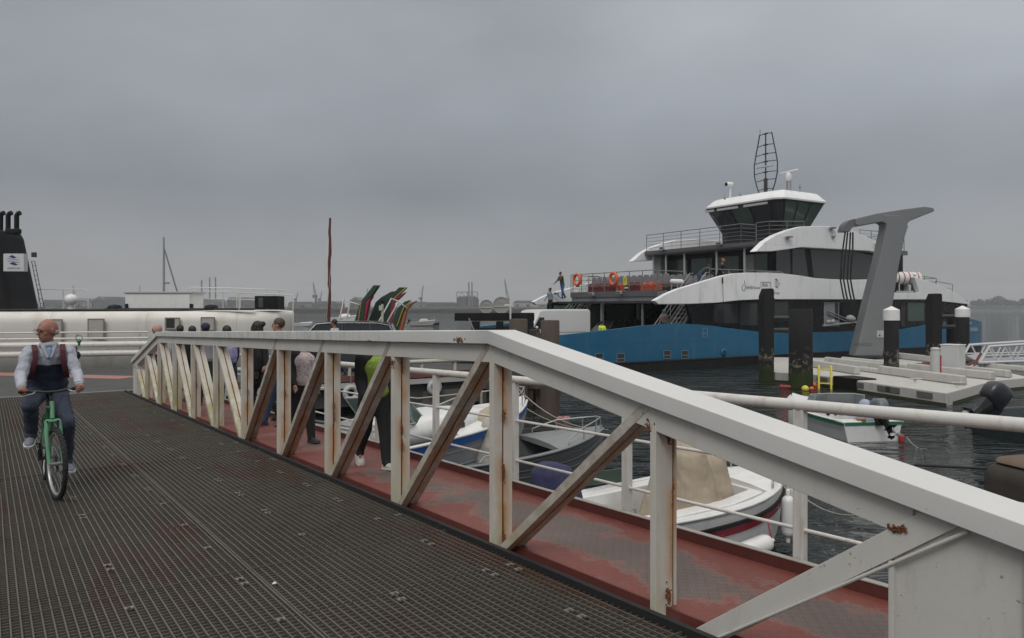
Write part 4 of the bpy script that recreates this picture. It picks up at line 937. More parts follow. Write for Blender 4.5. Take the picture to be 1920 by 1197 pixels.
for w in (4.2, 6.3, 8.6): fb('ceiling_lamp', (4.6, w, DK2-.69), (4.75, w+.75, DK2-.625), LAMP)
for t_, w in ((6, 2.6), (8, 5), (8, 8.5), (11, 4), (11, 8)): fb('ceiling_lamp', (t_, w, DK2-.67), (t_+.12, w+.9, DK2-.625), LAMP)
# side windows, door openings of the main deck
def spane(x0, y0, x1, y1, mat, nm='window', w=.21, fr=False):
    a, b = fp(x0, y0, w), fp(x1, y1, w); return fb(nm, (a.x, w-.008, a.z), (b.x, w+.012, b.z), mat)
spane(1338, 570, 1384, 606, GLASSD); spane(1388, 568, 1420, 610, GLASSD); spane(1452, 566, 1478, 600, GLASSD)
spane(1545, 567, 1574, 612, M('painted_daylight', (.24, .25, .26), .4)); spane(1566, 568, 1572, 600, DARK, 'door_jamb', w=.195)  # first panel's pale grey stands in for daylight seen through an opening
spane(1702, 568, 1733, 602, GLASSG); spane(1690, 572, 1697, 612, DARK, 'door')
a = fp(1545, 612, .1); b = fp(1618, 604, .1)
mb = MB(); mb.loft([[Vector((a.x, .10, a.z)), Vector((a.x, .22, a.z)), Vector((a.x, .22, a.z+.09)), Vector((a.x, .10, a.z+.09))], [Vector((b.x, .10, b.z)), Vector((b.x, .22, b.z)), Vector((b.x, .22, b.z+.09)), Vector((b.x, .10, b.z+.09))]]); mb.build('davit_ledge', LGREY, ferry)
mb = MB(); q0, q1 = fp(1552, 588, .12), fp(1588, 603, .12)
for dz in (0, .16): mb.tube([q0+Vector((0, 0, dz)), q1+Vector((0, 0, dz))], .035, 6)
mb.build('davit_bar', GALV, ferry)
c = fp(1596, 597, .05); mb = MB(); mb.ell((c.x, .12, c.z), (.42, .16, .22), 12); mb.ell((c.x+.2, .12, c.z-.05), (.35, .15, .18), 12); mb.build('covered_equipment', M('pale_cover', (.42, .41, .39), .7), ferry)
c = fp(1560, 604, .05); mb = MB(); mb.ell((c.x-.2, .14, c.z), (.22, .1, .14), 10); mb.ell((c.x+.25, .14, c.z+.02), (.2, .1, .16), 10); mb.build('stowed_gear', LGREY, ferry)
# deck 2 house
HS = M('house_black', (.008, .008, .009), .4, var=.3, scale=.8, spec=.2)
fb('deck_house', (13.3, .86, DK2+.002), (27.0, 11.1, DK3-.32), HS)
mb = MB()
for x0, x1, s0, s1 in ((1456, 1481, 0, 3), (1486, 1508, 0, 10), (1519, 1577, 9, 0), (1579, 1668, 0, 0)):
    z0, z1 = 4.9, 7.12; w = .83
    t0, t1 = ft_(x0, w), ft_(x1, w); k0, k1 = s0*.05, s1*.05
    m2 = MB(); m2.loft([[Vector((t0, y, z1)), Vector((t1, y, z1)), Vector((t1+k1, y, z0)), Vector((t0+k0, y, z0))] for y in (w, w+.025)]); m2.build('saloon_window', BGLASS, ferry)
fb('roof_slab', (11.9, .80, DK3-.30), (27.5, 11.24, DK3), M('roof_grey', (.13, .13, .14), .5)); 
fb('roof_edge', (11.84, .80, DK3-.22), (11.89, 11.24, DK3+.02), M('roof_edge_grey', (.10, .10, .105), .5))
for w0, w1 in ((1.5, 3.4), (3.8, 5.7), (6.1, 8.0), (8.4, 10.3)): fb('front_window', (13.27, w0, 5.2), (13.298, w1, 6.75), GLASSG)
fb('front_door', (13.25, 2.55, DK2+.02), (13.265, 3.35, 6.75), M('door_grey', (.25, .25, .25), .5))
for w in (2.3, 4.6, 7.5, 9.3, 10.6): fb('roof_column', (12.1, w, DK2+.01), (12.2, w+.09, DK3-.31), LGREY)
fb('ladder_panel', (12.4, 10.2, DK2+.01), (12.9, 10.9, DK3-.4), MGREY, bevel=.03)
# rails
RAILG = M('rail_grey', (.20, .20, .20), .4, .4)
def frail(pts, name, h=1.12, mids=3, r=.026, step=1.6, mat=RAILG, par=None):
    mb = MB()
    for a, b in zip(pts, pts[1:]):
        a, b = Vector(a), Vector(b); L = (b-a).length; U3 = Vector((0, 0, h))
        mb.tube([a+U3, b+U3], r, 7)
        for m_ in range(mids): u = Vector((0, 0, h*(m_+1)/(mids+1))); mb.tube([a+u, b+u], r*.55, 5)
        n_ = max(1, round(L/step))
        for i in range(n_+1): q = a.lerp(b, i/n_); mb.tube([q, q+U3], r*.95, 6)
    return mb.build(name, mat, par or ferry)
frail([(4.38, 1.95, DK2), (4.38, 10.1, DK2)], 'deck_railing', 1.2, 2, step=1.25)
frail([(4.5, 1.95, DK2), (6.7, 1.95, DK2)], 'deck_railing', 1.15, 3)
frail([(7.0, .42, DK2), (13.2, .42, DK2)], 'deck_railing', 1.25, 2)
frail([(4.5, 10.05, DK2), (6.7, 10.05, DK2)], 'deck_railing', 1.15, 3); frail([(7, 11.6, DK2), (13.2, 11.6, DK2)], 'deck_railing', 1.2, 2)
frail([(12.0, 2.5, DK3), (12.0, 11.2, DK3)], 'roof_railing', 1.2, 4, step=1.75, mat=M('rail_grey')); frail([(12.0, 2.5, DK3), (13.4, 2.5, DK3)], 'roof_railing', 1.2, 4, step=1.3)
frail([(12.7, 1.9, DK3), (12.7, .9, DK3), (16, .9, DK3+.2)], 'roof_railing', 1.25, 4, step=1.4); frail([(22, .95, DK3), (27.3, .95, DK3), (27.3, 4, DK3)], 'roof_railing', 1.25, 4, step=1.3)
frail([(27.5, .45, DK2+.2), (30.6, .45, DK2), (30.6, 4, DK2)], 'deck_railing', 1.2, 3); frail([(31, .7, DK2-.1), (33.3, .7, DK2-.3)], 'deck_railing', 1.1, 2)
frail([(11.0, .42, DK2), (13.4, .42, DK2)], 'deck_railing', 1.2, 3)
fb('aft_house', (27.01, 1.6, DK2+.01), (31.8, 10.4, DK2+.9), FWHITE)
# stairs
def stairs(w0, w1):
    mb = MB(); a, b = (3.75, 1.0), (6.85, DK2)
    for w in (w0, w1): mb.loft([[Vector((t, w+d, z-.11)), Vector((t, w+d+.04, z-.11)), Vector((t, w+d+.04, z+.11)), Vector((t, w+d, z+.11))] for t, z in (a, b) for d in (0,)])
    so = mb.build('stair', STEEL, ferry); mb = MB()
    for i in range(14): u = (i+.5)/14; mb.box((a[0]+(b[0]-a[0])*u, (w0+w1)/2, a[1]+(b[1]-a[1])*u), (.26, w1-w0, .035))
    mb.build('stair_treads', STEEL, so)
    for w in (w0, w1+.04):
        mb = MB()
        for h in (1.05, .72, .4): mb.tube([(a[0], w, a[1]+h), (b[0], w, b[1]+h), (b[0]+.25, w, b[1]+h)], .022 if h > 1 else .013, 6)
        for i in range(5): u = i/4; t = a[0]+(b[0]-a[0])*u; z = a[1]+(b[1]-a[1])*u; mb.tube([(t, w, z), (t, w, z+1.05)], .018, 6)
        mb.build('stair_rail', GALV, so)
stairs(.55, 1.75); stairs(10.25, 11.4)
def flood(px, py, t=None, w=None, tilt=0):
    c = fpt(px, py, t) if t is not None else fp(px, py, w)
    mb = MB(); mb.loft([[c+Vector((x, y*s_, z*s_)) for y, z in ((-.22, -.08), (.22, -.08), (.22, .10), (-.22, .10))] for x, s_ in ((-.16, 1), (-.02, .95), (.05, .4))])
    o = mb.build('floodlight', M('lamp_housing', (.36, .37, .38), .4), ferry, bevel=.02); mb = MB(); mb.b2(c+Vector((-.168, -.18, -.05)), c+Vector((-.162, .18, .07))); mb.build('lamp_lens', M('lens_grey', (.10, .11, .12), .15), o)
    mb = MB(); mb.cyl(c+Vector((0, 0, -.05)), c+Vector((.2, 0, -.25)), .025, n=6); mb.build('lamp_bracket', DARK, o)
for px, py in ((1045, 551), (1111, 552), (1163, 549)): flood(px, py, t=4.15)
for px, py in ((1243, 466), (1350, 457)): flood(px, py, t=11.7)
c = fp(1269, 528, .6); mb = MB(); mb.cap(c+Vector((-.35, 0, 0)), c+Vector((.35, 0, 0)), .13, .13); o = mb.build('searchlight', WHITE, ferry); mb = MB(); mb.tube([c+Vector((-.38, 0, 0)), c+Vector((-.42, 0, -.75))], .03, 6); mb.tube([c+Vector((.1, 0, 0)), c+Vector((.0, 0, -.7))], .03, 6); mb.build('lamp_stand', GALV, o)
for px, py in ((1480, 444), (1562, 427), (1648, 457)):
    c = fp(px, py, .1); mb = MB(); mb.ell(c, (.36, .16, .07), 12); mb.cyl(c+Vector((0, .0, -.05)), c+Vector((.05, .25, -.16)), .04, n=6); mb.build('deck_lamp', GALV, ferry)
c = fp(1563, 443, .2); mb = MB(); mb.ell(c, (.14, .12, .14), 12); mb.build('camera_dome', GALV, ferry)
mb = MB(); mb.tube([fp(1355, 523, -.06), fp(1358, 612, -.06)], .012, 5); mb.box(fp(1355, 526, -.06), (.08, .04, .32)); mb.build('whip_aerial', DARK, ferry)
# wheelhouse
base = [(16.9, 4.0), (17.0, 3.3), (19.7, 3.3), (20.0, 4.0), (20.0, 8.0), (19.7, 8.6), (17.0, 8.6), (16.9, 8.0)]
topw = [(15.85, 3.15), (16.25, 2.55), (20.45, 2.55), (20.85, 3.15), (20.85, 8.85), (20.45, 9.4), (16.25, 9.4), (15.85, 8.85)]
def lv(b, t, u): return [(p[0]+(q[0]-p[0])*u, p[1]+(q[1]-p[1])*u) for p, q in zip(b, t)]
WZ0, WZ1 = 8.75, 10.55
mb = MB(); mb.loft([[Vector((x, y, DK3+.01)) for x, y in lv(base, topw, -.05)], [Vector((x, y, WZ0)) for x, y in base], [Vector((x, y, WZ1)) for x, y in topw]]); wh = mb.build('wheelhouse', M('wheelhouse_black', (.009, .010, .011), .35), ferry)
ringA = [Vector((x, y, WZ0+.10)) for x, y in lv(base, topw, .06)]; ringB = [Vector((x, y, WZ1-.12)) for x, y in lv(base, topw, .93)]
for i in range(8):
    j = (i+1) % 8; a, b, c, d = ringA[i], ringA[j], ringB[j], ringB[i]; L = (b-a).length; npan = 3 if L > 2.0 else 1; nrm = (b-a).cross(d-a).normalized()
    cen = sum((a, b, c, d), Vector())/4
    if nrm.dot(cen-Vector((18.4, 6, cen.z))) < 0: nrm = -nrm
    for k in range(npan):
        u0, u1 = k/npan+.05/npan*1.5, (k+1)/npan-.05/npan*1.5; q = [a.lerp(b, u0), a.lerp(b, u1), d.lerp(c, u1), d.lerp(c, u0)]
        mb = MB(); mb.loft([[p+nrm*.004 for p in q], [p+nrm*.02 for p in q]]); mb.build('wheelhouse_window', GLASSG if (i in (1,) or k == 1) else GLASSD, wh)
mb = MB(); mb.loft([[Vector((x, y, WZ1-.02)) for x, y in lv(base, topw, 1.10)], [Vector((x, y, WZ1+.10)) for x, y in lv(base, topw, 1.12)], [Vector((x, y, WZ1+.62)) for x, y in lv(base, topw, .55)], [Vector((x, y, WZ1+.70)) for x, y in lv(base, topw, .3)]]); mb.build('wheelhouse_roof', FWHITE, wh, bevel=.02)
for w0, w1 in ((3.6, 5.6), (6.1, 8.0), (8.3, 9.1)): fb('visor_strip', (15.80, w0, WZ1-.26), (15.88, w1, WZ1-.10), LGREY, wh)
for w in (5.2, 7.4): mb = MB(); mb.tube([(15.82, w, WZ1-.2), (16.25, w-.1, 9.5)], .018, 5); mb.build('window_wiper', BLACK, wh)
# loop mast
mast = MB(); MX = 18.6; outl = [(11.65, .60), (12.2, .82), (12.9, 1.0), (13.6, 1.02), (14.4, .86), (15.2, .66), (15.75, .54), (15.82, .50)]
for s in (-1, 1): mast.tube([(MX, 6+s*w, z) for z, w in outl], .045, 6)
for z, w in ((11.8, .66), (12.45, .9), (13.0, 1.0), (13.75, 1.0), (14.3, .88), (14.95, .72), (15.75, .54)):
    mast.tube([(MX, 6-w, z), (MX, 6, z+.08), (MX, 6+w, z)], .03, 5); mast.cap((MX, 5.85, z+.05), (MX, 6.15, z+.05), .06, .06, 6)
mast.tube([(MX, 6, 11.1), (MX, 6, 12.6)], .13, 8); mast.tube([(MX, 6, 12.5), (MX, 6, 15.8)], .05, 6); mast.tube([(MX, 6.5, 15.8), (MX, 6.5, 16.2)], .018, 5)
mo = mast.build('loop_mast', DARK, ferry); mb = MB(); mb.tube([(MX-.1, 5.3, 13.4), (MX-.1, 6.7, 13.45)], .07, 8); mb.build('radar_bar', LGREY, mo)
mb = MB(); mb.tube([(19.7, 4.9, 11.1), (19.7, 4.9, 12.6)], .17, 10); mb.build('radar_pedestal', GALV, ferry); mb = MB(); mb.cap((19.7, 4.9, 12.55), (19.7, 4.9, 12.75), .27, .24); mb.cap((19.7, 4.2, 13.02), (19.7, 5.6, 12.95), .09, .09); mb.tube([(19.7, 4.9, 12.7), (19.7, 4.9, 13.0)], .06, 8); mb.build('radar_scanner', WHITE, ferry)
c = fp(1369, 348, 8.0); mb = MB(); mb.tube([(c.x, c.y, 11.1), (c.x, c.y, c.z)], .08, 8); mb.cap(c+Vector((-.2, 0, .05)), c+Vector((.15, 0, .10)), .19, .17); mb.build('roof_searchlight', WHITE, ferry)
mb = MB(); mb.lathe(c+Vector((-.40, 0, .05)), [(.13, -.01), (.13, .01)], 12, ax=Matrix.Rotation(R(90), 3, 'Y')); mb.build('searchlight_lens', BLACK, ferry)
for px, py, h in ((1388, 366, .4), (1359, 373, .5), (1500, 352, .5)): c = fp(px, py, 6.5); mb = MB(); mb.tube([(c.x, c.y, 11.0), (c.x, c.y, c.z+h*.5)], .03, 5); mb.cap((c.x, c.y, c.z), (c.x, c.y, c.z+.1), .07, .07, 8); mb.build('aerial', GALV, ferry)
# lettering and marks
def ftext(s, px, py, size, mat, sx=1, w=-.035): c = fp(px, py, 0); return text(s, (c.x, w+win(c.x), c.z), size, mat, ferry, sx=sx, name='lettering')
WH = M('letter_white', (.5, .53, .56), .5)
ftext('CORNIA', 1827, 622, .46, WH, 1.05, w=-.045); ftext('2021', 1824, 608, .25, WH, 1, w=-.05)
LB = M('letter_blue', (.12, .25, .40), .5); LG = M('letter_grey', (.16, .16, .17), .5)
ftext('aveiro', 1407, 542, .34, LB, .95); ftext('cma', 1420, 542, .22, LG, 1); ftext('RIA', 1434, 538, .30, LG, 1.1)
c = fp(1394, 538, 0); mb = MB(); mb.tube([(c.x+.04, -.04, c.z+.36), (c.x+.13, -.04, c.z), (c.x+.05, -.04, c.z-.22), (c.x-.12, -.04, c.z-.20), (c.x-.17, -.04, c.z), (c.x-.03, -.04, c.z+.14)], .016, 5); mb.build('drop_emblem', LG, ferry)
a, b = fp(1426, 529, 0), fp(1444, 541, 0); mb = MB(); mb.tube([(a.x, -.04, b.z), (a.x, -.04, a.z), (b.x, -.04, a.z), (b.x+.03, -.04, b.z)], .014, 4, smooth=False); mb.build('frame_emblem', LG, ferry)
c = fp(1456, 535, 0)
for dz, w_, th in ((.30, .34, .11), (.16, .38, .03), (.04, .38, .03), (-.12, .34, .12)): swoosh(c.x-.2, c.z+dz, w_+.1, .12, -.036, ferry, th > .1, th, LG)
ftext('ETAC', 1456, 552, .18, LG, 1.2)

# ------------------------------------------------------------------ loose things and people on the ferry
def FW(t, w, z): return FM @ Vector((t, w, z))
for i, (px, lab) in enumerate(((1082, 'orange life ring on the ferry front railing, nearer the brown jacketed passenger'), (1150, 'orange life ring on the ferry front railing, beside the yellow sign'))):
    c = fpt(px, 525-i*2, 4.25); r = thing('life_ring', lab, 'life ring', FM @ c, FA+R(90), 'life rings on the ferry railing')
    mb = MB(); N = 28; mb.tube([(.33*math.cos(6.28318*k/N), 0, .35*math.sin(6.28318*k/N)) for k in range(N)], .095, 9, closed=True); mb.build('ring', ORANGE, r)
    mb = MB()
    for k in range(4): a = R(45+90*k); mb.tube([(.23*math.cos(a), 0, .24*math.sin(a)), (.35*math.cos(a), -.1, .37*math.sin(a)), (.45*math.cos(a), 0, .47*math.sin(a))], .02, 5)
    mb.tube([(.43*math.cos(6.28318*k/16), -.03, .45*math.sin(6.28318*k/16)-.03*(k % 4 == 2)) for k in range(16)], .013, 5, closed=True); mb.build('grab_line', M('line_orange', (.5, .15, .08), .7), r)
c = fpt(1172, 527, 4.3); s_ = thing('safety_sign', 'small yellow sign with black mark on the ferry front railing', 'sign', FM @ c, FA+R(90)); mb = MB(); mb.box((0, 0, 0), (.30, .02, .5)); mb.build('panel', YELLOW, s_); mb = MB(); mb.box((0, .013, .08), (.05, .004, .16)); mb.box((0, .013, -.07), (.05, .004, .05)); mb.build('mark', BLACK, s_)
SEATG = M('seat_grey', (.20, .20, .21), .5, var=.08); SEATR = M('seat_red', (.26, .045, .04), .6, var=.25, scale=2)
def seat_row(t, w0, n, label, mat=SEATG):
    r = thing('seat_row', label, 'seat row', FW(t, w0, DK2), FA, 'rows of seats on the open deck')
    for i in range(n):
        w = i*.56+.28; mb = MB(); mb.loft([[Vector((x, w+y, z)) for x, y in ((0, -hw), (0, hw), (.07, hw), (.07, -hw))] for x0, hw, z in ((0, .24, .42), (0, .25, .75), (0, .22, .98), (0, .14, 1.03)) for _ in (0,)]); mb.build('backrest', mat, r, bevel=.02)
        mb = MB(); mb.box((.28, w, .44), (.46, .48, .07)); mb.build('seat', SEATR, r, bevel=.02)
    mb = MB(); mb.box((.1, n*.28, .2), (.08, n*.56, .08)); [mb.box((.1, i*1.1+.2, .1), (.1, .06, .2)) for i in range(int(n*.5))]; mb.build('frame', DARK, r); return r
seat_row(5.6, 2.2, 13, 'front row of grey seats with red cushions behind the ferry railing'); seat_row(7.2, 2.2, 13, 'second row of grey seats on the ferry open deck'); seat_row(9.0, 2.0, 14, 'rear row of grey seats on the ferry open deck, nearest the black saloon')
for i in range(13):
    if random.random() < .15: continue
    c = FW(5.0, 2.5+i*.56, DK2); j = thing('life_jacket_bundle', 'red bundle stowed low behind the ferry front railing', 'bundle', c, FA, 'red bundles behind the ferry railing')
    mb = MB(); w_ = random.uniform(.2, .3); mb.box((0, 0, .24), (.26, w_*2, .46)); mb.box((.02, w_*.3, .50), (.2, w_, .16)); mb.cap((-.1, -w_*.6, .3), (-.1, w_*.4, .36), .08, .07); o = mb.build('bundle', M('bundle_orange', (.42, .075, .035), .7) if random.random() < .45 else M('bundle_red', (.13, .025, .025), .75, var=.35, scale=3), j, remesh=.03); d = o.modifiers.new('f', 'DISPLACE'); d.texture = FOLDS; d.strength = .06
for k, px in enumerate((1690, 1706)):
    c = FM @ Vector((ft_(px, .9), .9, 5.05)); r = thing('liferaft_canister', ('white liferaft barrel with red bands beside the grey charging arm', 'white liferaft barrel with red bands nearer the stern')[k], 'liferaft', c, FA+R(62), 'liferaft barrels')
    mb = MB(); mb.lathe((0, 0, .42), [(.2, -.72), (.42, -.68), (.46, -.6), (.46, .6), (.42, .68), (.2, .72)], 20, ax=Matrix.Rotation(R(90), 3, 'X')); mb.build('barrel', WHITE, r)
    for y in (-.4, 0, .4): mb = MB(); mb.lathe((0, 0, .42), [(.468, y-.04), (.472, y), (.468, y+.04)], 20, ax=Matrix.Rotation(R(90), 3, 'X')); mb.build('band', M('band_red', (.30, .06, .05), .6), r)
    for y in (-.35, .35): mb = MB(); mb.box((0, y, -.25), (.75, .08, .5)); mb.build('cradle', LGREY, r, bevel=.02)
    mb = MB(); mb.box((0, 0, -.55), (.9, 1.3, .1)); mb.build('base', LGREY, r)
def ferry_person(t, w, z, label, rz, H, sk, top, tr, pk=None, **k):
    return figure(pose(H, **(pk or {})), FW(t, w, z), label, sk, top, tr, DSHOE, rz=FA+rz, res=.022, folds=.01, group='people aboard the ferry', **k)
HV = M('hi_vis_yellow', (.60, .80, .03), .8, var=.1)
fp1 = ferry_person(-.34, 1.0, .95, 'crewman in fluorescent yellow vest by the bow, seen from behind', R(5), 1.72, SK_B, HV, NAVY, dict(stride=4, armL=20, armR=20, elb=50), hair=HAIRD)
t = MB()
for y in (-.10, .10): t.loft([[Vector((x*.16-.0, y+a*.02, z)) for x, a in ((-1, -1), (-1, 1), (1, 1), (1, -1))] for z in (1.0, 1.38)])
t.build('reflective_band', M('reflective_grey', (.35, .36, .36), .4), fp1)
ferry_person(4.25, 1.15, 1.62, 'person in teal cap coming down the near ferry stair', R(180), 1.6, SK_B, cloth('taupe_cloth'), NAVY, dict(stride=14), hat=cloth('teal_cap', (.02, .22, .18)))
ferry_person(8.8, 1.3, DK2, 'man in black jacket and orange cap leaning on the ferry side railing', R(-100), 1.98, SK_C, BLK, BLK, dict(stride=3, bend=18, armL=25, armR=25, elb=30, pitch=14), hat=M('orange_cap', (.50, .11, .05), .8))
ferry_person(7.0, 1.2, DK2, 'person in dark teal jacket bending over at the head of the ferry stair', R(-20), 1.85, SK_B, cloth('dark_teal_cloth', (.02, .035, .045)), JEAN, dict(stride=8, bend=52, armL=40, armR=45, elb=15), hair=HAIRD)
ferry_person(4.15, 10.75, 3.62+.35, 'man in brown jacket and blue trousers at the top of the far ferry stair', R(180), 1.78, SK_B, cloth('brown_cloth', (.07, .05, .03)), cloth('bright_blue_cloth', (.03, .09, .25)), dict(stride=8, bend=10, armL=48, armR=30, elb=20), hair=HAIRD)
ferry_person(3.2, 10.8, 2.95, 'person in pale denim jacket going down the far ferry stair', R(180), 1.70, SK_B, cloth('pale_denim', (.20, .24, .27)), BLK, dict(stride=12), hair=HAIRD, hairstyle='bun')
# ------------------------------------------------------------------ cars and van
def car(name, label, loc, rz, paint, L=4.5, Wd=1.82, H=1.66, roofx=(.30, .86), cat='car', van=False):
    r = thing(name, label, cat, loc, rz); hw = Wd/2; zb = .92*H/1.66 if not van else 1.25
    def ring(x, w, z0, z1): return [Vector((x, -w*.96, z0)), Vector((x, -w, z0+.25)), Vector((x, -w, z1-.12)), Vector((x, -w*.92, z1)), Vector((x, w*.92, z1)), Vector((x, w, z1-.12)), Vector((x, w, z0+.25)), Vector((x, w*.96, z0))]
    mb = MB()
    if not van:
        mb.loft([ring(x*L, hw*a, z0, z1) for x, a, z0, z1 in ((0, .82, .42, .72), (.02, .9, .28, .82), (.10, .98, .22, zb-.04), (.28, 1, .22, zb+.02), (.5, 1, .22, zb+.03), (.85, 1, .22, zb+.05), (.95, .97, .26, zb+.02), (1.0, .88, .4, zb-.12))], True, True)
    else:
        mb.loft([ring(x*L, hw*a, z0, z1) for x, a, z0, z1 in ((0, .85, .45, .8), (.02, .95, .3, .95), (.14, 1, .25, 1.18), (.19, 1, .25, 1.32), (.30, .99, .25, H-.10), (.36, .98, .25, H-.02), (.5, .98, .25, H), (.97, .97, .25, H), (.995, .95, .3, H-.06), (1.0, .9, .4, H-.15))], True, True)
    mb.build('body', paint, r, bevel=.02)
    if not van:
        a, b = roofx; g = [(a*L-.62, zb), (a*L+.10, H-.05), (a*L+.45, H), (b*L-.5, H-.01), (b*L, H-.10), (b*L+.28, zb+.02)]
        mb = MB(); mb.loft([[Vector((x, -hw*k, z)) for x, z in g] for k in (.90,)]+[[Vector((x, hw*.90, z)) for x, z in g]]); mb.v = [(x, y*(1-(z-zb)/(H-zb)*.16), z) for x, y, z in mb.v]; mb.build('windows', GLASSD, r)
        mb = MB(); rg = [(a*L+.02, H-.085), (a*L+.12, H-.03), (a*L+.5, H+.022), (b*L-.5, H+.012), (b*L-.05, H-.08)]
        mb.loft([[Vector((x, y, z-abs(y)*.05)) for y in (-hw*.80, -hw*.72, -.3, .3, hw*.72, hw*.80)]+[Vector((x, y, z-.04)) for y in (hw*.80, -hw*.80)] for x, z in rg], True, True); mb.build('roof', paint, r)
        mb = MB()
        for s in (-1, 1):
            for (x0, z0), (x1, z1) in (((a*L-.60, zb), (a*L+.08, H-.06)), ((.50*L, zb), (.50*L, H-.02)), ((.70*L, zb), (.71*L, H-.03)), ((b*L+.26, zb), (b*L-.05, H-.09))): mb.tube([(x0, s*hw*.90, z0), (x1, s*hw*.775, z1)], .035, 5)
        mb.build('pillar', paint, r)
        mb = MB()
        for s in (-1, 1): mb.tube([(a*L-.58, s*(hw*.90+.012), zb+.02), (a*L+.05, s*(hw*.785+.03), H-.09), (a*L+.5, s*(hw*.77+.03), H-.05), (b*L-.5, s*(hw*.77+.03), H-.06), (b*L-.05, s*(hw*.79+.03), H-.14), (b*L+.24, s*(hw*.90+.012), zb+.03)], .014, 5)
        mb.build('window_trim', M('chrome_trim', (.5, .5, .5), .25, .8), r)
    else:
        mb = MB(); mb.loft([[Vector((x, y, z)) for y in (-hw*.84, hw*.84)]+[Vector((x+.02, y, z-.03)) for y in (hw*.84, -hw*.84)] for x, z in ((.195*L, 1.34), (.30*L, H-.16))]); mb.build('windscreen', GLASSD, r)
        for s in (-1, 1):
            mb = MB(); mb.loft([[Vector((x, s*(hw+o), z)) for x, z in ((.22*L, 1.22), (.36*L, 1.22), (.36*L, H-.45), (.30*L, H-.45))] for o in (-.02, .008)]); mb.build('side_window', GLASSD, r)
            mb = MB(); mb.box((.67*L, s*(hw*.985+.003), 1.02), (.52*L, .012, .035)); mb.build('side_strip', LGREY, r)
    for x in (.17*L, .80*L):
        for s in (-1, 1):
            mb = MB(); mb.lathe((x, s*(hw-.10), .33), [(.2, -.10), (.31, -.10), (.335, -.06), (.335, .06), (.31, .10), (.2, .10)], 22, ax=Matrix.Rotation(R(90), 3, 'X')); w = mb.build('wheel', TYRE, r); mb = MB(); mb.lathe((x, s*(hw-.02), .33), [(.02, -.03), (.2, -.03), (.2, .03), (.02, .035)], 16, ax=Matrix.Rotation(R(90), 3, 'X')); mb.build('hubcap', GALV, w)
    for s in (-1, 1):
        mb = MB(); mb.box((.03, s*hw*.7, .68), (.08, .34, .14)); mb.build('headlight', M('lamp_glass', (.4, .4, .42), .15), r, bevel=.02)
        mb = MB(); mb.box((L-.02, s*hw*.78, .95), (.06, .12, .34)); mb.build('tail_light', M('tail_red', (.25, .02, .02), .3), r, bevel=.02)
        mb = MB(); mb.ell((.30*L-.25, s*(hw+.10), zb+.06), (.07, .11, .08), 8); mb.build('wing_mirror', paint, r)
    return r
car('parked_car', 'dark grey car with arched roof parked on the quay behind the walkway', at(548, 576, 26.0).xy.to_3d()+Vector((-.5, 0, QZ)), R(6), M('car_grey', (.06, .065, .07), .25, .3, var=.05, coat=.5, bump=0), L=4.6, H=1.74)
car('parked_van', 'white panel van driving off the ferry bow behind the brown piles', FW(-3.1, 6.0, .95), FA, M('van_white', (.60, .60, .59), .35, var=.03, coat=.3, bump=0), L=5.2, Wd=1.95, H=2.32, van=True, cat='van')
car('parked_car', 'black car parked inside the ferry car deck behind the yellow vest', FW(4.0, 7.6, .95), FA, M('car_black', (.008, .008, .009), .25, coat=.5, bump=0))
boy = figure(pose(1.84, stride=10), at(629, 576, 23.6).xy.to_3d()+Vector((0, 0, QZ)), 'boy with dark hair in white shirt standing before the grey car', SK_B, cloth('white_cloth', (.45, .45, .44)), NAVY, DSHOE, hair=HAIRD, rz=R(170), res=.02)
# ------------------------------------------------------------------ piles and landing structures
def pile(name, label, px, Y, ztop, r, mat=None, cap=None, square=False, group=None, cat='pile'):
    X = (px-960)/F_PX*Y; o = thing(name, label, cat, (X, Y, 0), 0, group)
    mb = MB()
    if square: mb.loft([[Vector((x*r, y*r, z)) for x, y in ((-1, -1), (1, -1), (1, 1), (-1, 1))] for z in (-1.5, .5, 1.5, ztop)])
    else: mb.lathe((0, 0, 0), [(r, -1.5), (r*1.02, .6), (r, 1.6), (r*.99, ztop-.02), (r*.9, ztop)], 24)
    s_ = mb.build('shaft', mat or TIDAL, o)
    if cap: mb = MB(); mb.lathe((0, 0, 0), [(r*1.12, ztop-cap), (r*1.12, ztop), (r*.06, ztop+r*.55)], 24, smooth=False); mb.build('pile_cap', WHITE, o, bevel=.02)
    return o
pile('mooring_pile', 'black round pile with white cone cap beside the charging arm', 1671.5, 33.5, 3.27, .31, cap=.48, group='white capped piles')
pile('mooring_pile', 'black round pile with white cone cap behind the white cabinet', 1805, 38, 3.30, .31, cap=.42, group='white capped piles')
pile('steel_pile', 'thick blunt dark pile with peeling pale patches, left of the yellow ladder', 1501.5, 31.3, 3.31, .48)
def guide(label, px, Y, ztop, dpx):
    w = dpx/F_PX*Y/2; X = (px-960)/F_PX*Y; o = thing('guide_pile', label, 'pile', (X, Y, 0), R(8), 'dark ferry guide piles'); mb = MB()
    mb.prism([(-w, -1.5), (w, -1.5), (w, ztop-.05), (w*.7, ztop), (-w*.45, ztop), (-w, ztop-.35)], lambda a, b: (a, -w, b), lambda a, b: (a, w, b)); mb.build('shaft', TIDAL, o, bevel=.03)
    mb = MB(); mb.box((w*1.15, 0, ztop-.5), (w*.4, w, .14)); mb.build('lug', DARK, o)
    mb = MB()
    for z in (2.9, 2.35): mb.cyl((0, 0, z), (1.1, -.15, z), .11, n=10)
    mb.build('strut', DARK, o); return o
guide('square dark guide pile in front of the ferry logo', 1437, 33.5, 4.24, 21)
guide('square dark guide pile before the ferry stern, with a bolt on top', 1751, 39.5, 4.12, 20)
o = pile('steel_pile', 'short black pile between the stern guide pile and the white capped pile', 1785, 40, 3.2, .26)
